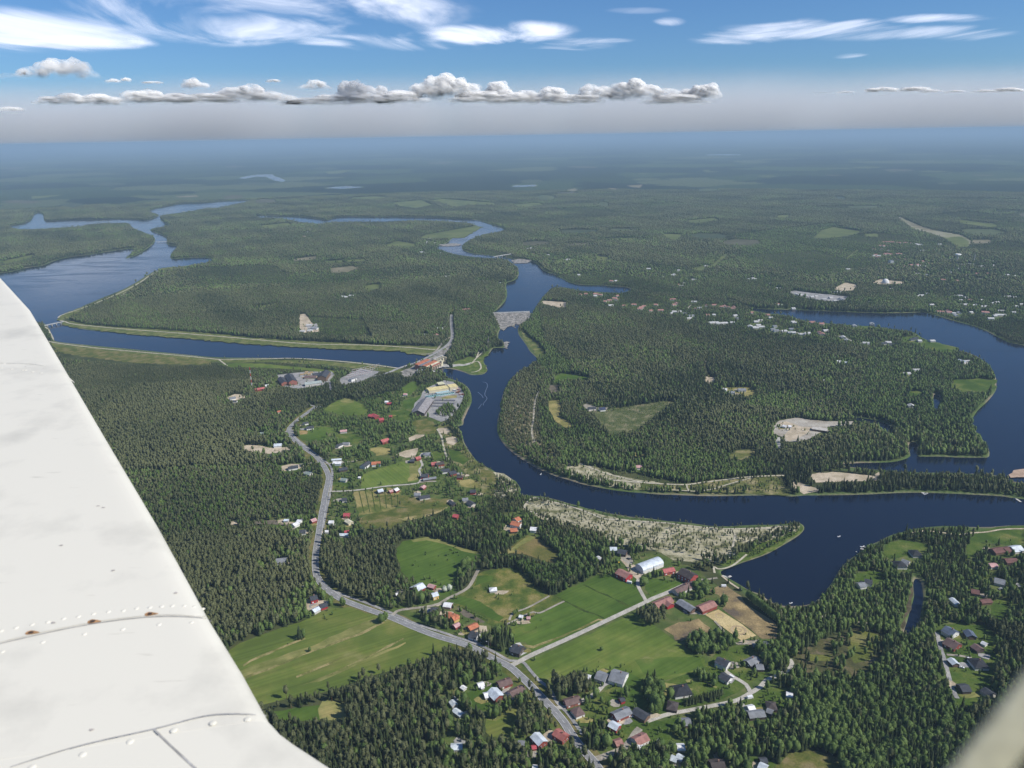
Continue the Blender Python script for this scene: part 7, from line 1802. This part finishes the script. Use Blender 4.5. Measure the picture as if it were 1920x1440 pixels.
cumulus([(790,172,20,14),(815,162,20,18),(835,158,20,18),(858,166,22,16),(882,172,18,14),(800,178,26,12)], "tallest bright white cumulus in the centre left of the row", base=197)
cumulus([(935,168,18,14),(925,172,14,10),(948,176,12,9)], "round white cumulus just right of the tallest one", base=193)
cumulus([(985,180,20,9),(1035,176,20,12),(1055,184,20,8),(1010,184,18,7)], "low white cumulus in the middle of the row", base=197)
cumulus([(1105,172,16,12),(1130,176,20,12),(1165,170,20,13),(1192,164,18,15),(1215,172,20,12),(1250,178,22,10),(1150,180,24,9)], "long white cumulus with a high peak right of the middle", base=198)
cumulus([(1290,176,14,8),(1310,172,16,11),(1330,170,16,12)], "last bright cumulus at the right of the row", base=192)
cumulus([(1430,183,16,4),(1540,178,28,4),(1585,175,16,4),(1655,171,24,6),(1715,170,24,6),(1745,173,20,4)], "flat pale cloud tops in the thin band on the right", base=182)
cumulus([(1790,173,16,3),(1850,173,22,4),(1890,171,22,5)], "flat pale cloud tops at the right border", base=180)
cumulus([(620,184,26,6),(690,186,34,9),(752,182,34,10),(900,182,40,10),(960,184,34,9),(1085,186,34,8),(1270,186,40,8)], "long low cloud base filling the gaps between the white cumulus", base=203)
cumulus([(330,182,22,6),(310,186,30,5),(385,184,40,7),(590,190,40,7)], "faint low cloud lumps in the left half of the row", base=203)
# cirrus: real thin ice sheets five kilometres up
def cirrus_mat(name, dens, seed, stretch):
    m, t, b = nodemat(name, 1.0, 0.0)
    N, L = t.nodes, t.links
    a = N.new('ShaderNodeAttribute'); a.attribute_name = 'tint'; s = N.new('ShaderNodeSeparateColor'); L.new(a.outputs['Color'], s.inputs[0])
    g = N.new('ShaderNodeNewGeometry')
    mp = N.new('ShaderNodeMapping'); mp.inputs['Location'].default_value = (seed, seed*.7, 0); mp.inputs['Scale'].default_value = (1/11000.0, 1/(30000.0*stretch), 1/9000.0); mp.inputs['Rotation'].default_value = (0, 0, .15+.4*math.sin(seed))
    L.new(g.outputs['Position'], mp.inputs['Vector'])
    n = N.new('ShaderNodeTexNoise'); n.inputs['Scale'].default_value = 1.6; n.inputs['Detail'].default_value = 5; n.inputs['Roughness'].default_value = .52; n.inputs['Distortion'].default_value = 1.2
    L.new(mp.outputs[0], n.inputs['Vector'])
    ma = N.new('ShaderNodeMath'); ma.operation = 'MULTIPLY_ADD'; ma.inputs[1].default_value = 5.0; ma.inputs[2].default_value = -2.45; L.new(n.outputs['Fac'], ma.inputs[0])
    ad = N.new('ShaderNodeMath'); ad.operation = 'ADD'; L.new(ma.outputs[0], ad.inputs[0]); L.new(s.outputs[0], ad.inputs[1])
    mr = N.new('ShaderNodeMapRange'); mr.inputs['From Min'].default_value = .25; mr.inputs['From Max'].default_value = 1.7; mr.inputs['To Max'].default_value = dens; mr.interpolation_type = 'SMOOTHSTEP'
    L.new(ad.outputs[0], mr.inputs['Value'])
    cut = N.new('ShaderNodeMapRange'); cut.inputs['From Max'].default_value = .7; cut.interpolation_type = 'SMOOTHSTEP'; L.new(s.outputs[0], cut.inputs['Value'])
    mu = N.new('ShaderNodeMath'); mu.operation = 'MULTIPLY'; L.new(mr.outputs[0], mu.inputs[0]); L.new(cut.outputs[0], mu.inputs[1])
    tr = N.new('ShaderNodeBsdfTransparent'); mx = N.new('ShaderNodeMixShader'); tl = N.new('ShaderNodeBsdfTranslucent'); tl.inputs['Color'].default_value = (.9, .92, .96, 1)
    L.new(mu.outputs[0], mx.inputs[0]); L.new(tr.outputs[0], mx.inputs[1]); L.new(tl.outputs[0], mx.inputs[2]); L.new(mx.outputs[0], N['Material Output'].inputs['Surface'])
    return m
def cirrus(px, py, rx, ry, tilt, dens, label, i):
    n, m_ = 40, 24; V = []; T_ = []
    for j in range(m_+1):
        for k in range(n+1):
            u, v = -1+2*k/n, -1+2*j/m_
            x = px+u*rx; y = py+v*ry+u*tilt
            q = up(x, min(y, 225), 5200.0+i*45); V.append(q); T_.append(max(0, 1-(u*u+v*v)))
    V = np.array(V); Fq = np.array([(j*(n+1)+k, j*(n+1)+k+1, (j+1)*(n+1)+k+1, (j+1)*(n+1)+k) for j in range(m_) for k in range(n)])
    T_ = np.array(T_); me_ = mesh_np('cirrus_cloud', V, Fq, np.stack([T_]*3, 1), True)
    o = link('cirrus_cloud', me_, cirrus_mat(f'cirrus_{i}', dens, i*3.7, 1.0)); o.visible_shadow = True
    tag(o, label, 'cloud', 'thin high clouds'); return o
CIR = [(40,55,250,38,2,.85,"left white sheet of high cloud below the top border"),(470,22,420,52,6,.95,"largest white sheet of high cloud along the top border"),
 (430,55,190,26,2,.8,"lower lobe hanging under the largest high cloud sheet"),(930,62,150,20,-3,.95,"bright lens shaped high cloud right of the largest sheet"),(1085,84,130,13,0,.95,"long flat high cloud below the lens shaped one"),
 (760,76,190,20,8,.75,"thin veil of high cloud left of the lens shaped one"),(180,78,120,14,0,.8,"narrow high cloud strip at the lower left of the left sheet"),(620,76,70,10,0,.6,"small faint high cloud streak under the largest sheet"),
 (1440,62,150,16,-16,.8,"rising feathery high cloud streak on the right"),(1560,55,240,18,4,.6,"long thin feathery high cloud on the right"),(1745,34,110,9,-2,.75,"short high cloud streak near the top right"),
 (1262,39,36,9,0,.7,"small high cloud puff right of centre near the top"),(1790,64,110,14,-3,.45,"faint high cloud wisp at the right"),(1590,103,40,7,-3,.55,"tiny faint high cloud on the right, lowest of the wisps"),(1200,20,60,6,0,.2,"barely visible high cloud near the top middle")]
for i, c in enumerate(CIR): cirrus(c[0], c[1], c[2]*1.2, c[3]*1.4, *c[4:], i)
# ================================================================== haze: one closed box of even air around everything near the ground
HM = bpy.data.materials.new('haze'); HM.use_nodes = True; t = HM.node_tree; t.nodes.clear()
vo = t.nodes.new('ShaderNodeVolumePrincipled'); mo = t.nodes.new('ShaderNodeOutputMaterial'); t.links.new(vo.outputs[0], mo.inputs['Volume'])
vo.inputs['Color'].default_value = (.46, .63, .80, 1); vo.inputs['Density'].default_value = 6.4e-5; vo.inputs['Anisotropy'].default_value = 0.0
mb = MB(); mb.box(-75000, 75000, -3000, 88000, -4.0, 500.0)
tag(mb.build('haze', HM), "thin blue haze over the whole landscape", 'haze', kind='stuff')
# far pale murk under the cloud row, beyond the land
VM = bpy.data.materials.new('rain_murk'); VM.use_nodes = True; t = VM.node_tree; t.nodes.clear()
vo = t.nodes.new('ShaderNodeVolumePrincipled'); mo = t.nodes.new('ShaderNodeOutputMaterial'); t.links.new(vo.outputs[0], mo.inputs['Volume'])
vo.inputs['Color'].default_value = (.96, .985, 1.0, 1); vo.inputs['Anisotropy'].default_value = 0.0
gp = t.nodes.new('ShaderNodeNewGeometry'); sx = t.nodes.new('ShaderNodeSeparateXYZ'); t.links.new(gp.outputs['Position'], sx.inputs[0])
hz = t.nodes.new('ShaderNodeMapRange'); hz.inputs['From Min'].default_value = 3700; hz.inputs['From Max'].default_value = 8200; hz.inputs['To Min'].default_value = 1; hz.inputs['To Max'].default_value = 0; t.links.new(sx.outputs['Z'], hz.inputs['Value'])
pw = t.nodes.new('ShaderNodeMath'); pw.operation = 'POWER'; pw.inputs[1].default_value = 1.7; t.links.new(hz.outputs[0], pw.inputs[0])
mp = t.nodes.new('ShaderNodeMapping'); mp.inputs['Scale'].default_value = (1/14000, 1/50000, 1/30000); t.links.new(gp.outputs['Position'], mp.inputs['Vector'])
nz = t.nodes.new('ShaderNodeTexNoise'); nz.inputs['Scale'].default_value = 1; nz.inputs['Detail'].default_value = 3; t.links.new(mp.outputs[0], nz.inputs['Vector'])
m1 = t.nodes.new('ShaderNodeMapRange'); m1.inputs['From Min'].default_value = .3; m1.inputs['From Max'].default_value = .7; m1.inputs['To Min'].default_value = .5e-4; m1.inputs['To Max'].default_value = 1.9e-4; t.links.new(nz.outputs['Fac'], m1.inputs['Value'])
m2 = t.nodes.new('ShaderNodeMath'); m2.operation = 'MULTIPLY'; t.links.new(pw.outputs[0], m2.inputs[0]); t.links.new(m1.outputs[0], m2.inputs[1]); t.links.new(m2.outputs[0], vo.inputs['Density'])
mb = MB(); mb.box(-95000, 95000, 88500, 114000, -4.0, 8200.0)
tag(mb.build('cloud_bank', VM), "pale murky bank under the row of clouds along the whole horizon", 'cloud bank', kind='stuff')
print('done', time.time()-T0)
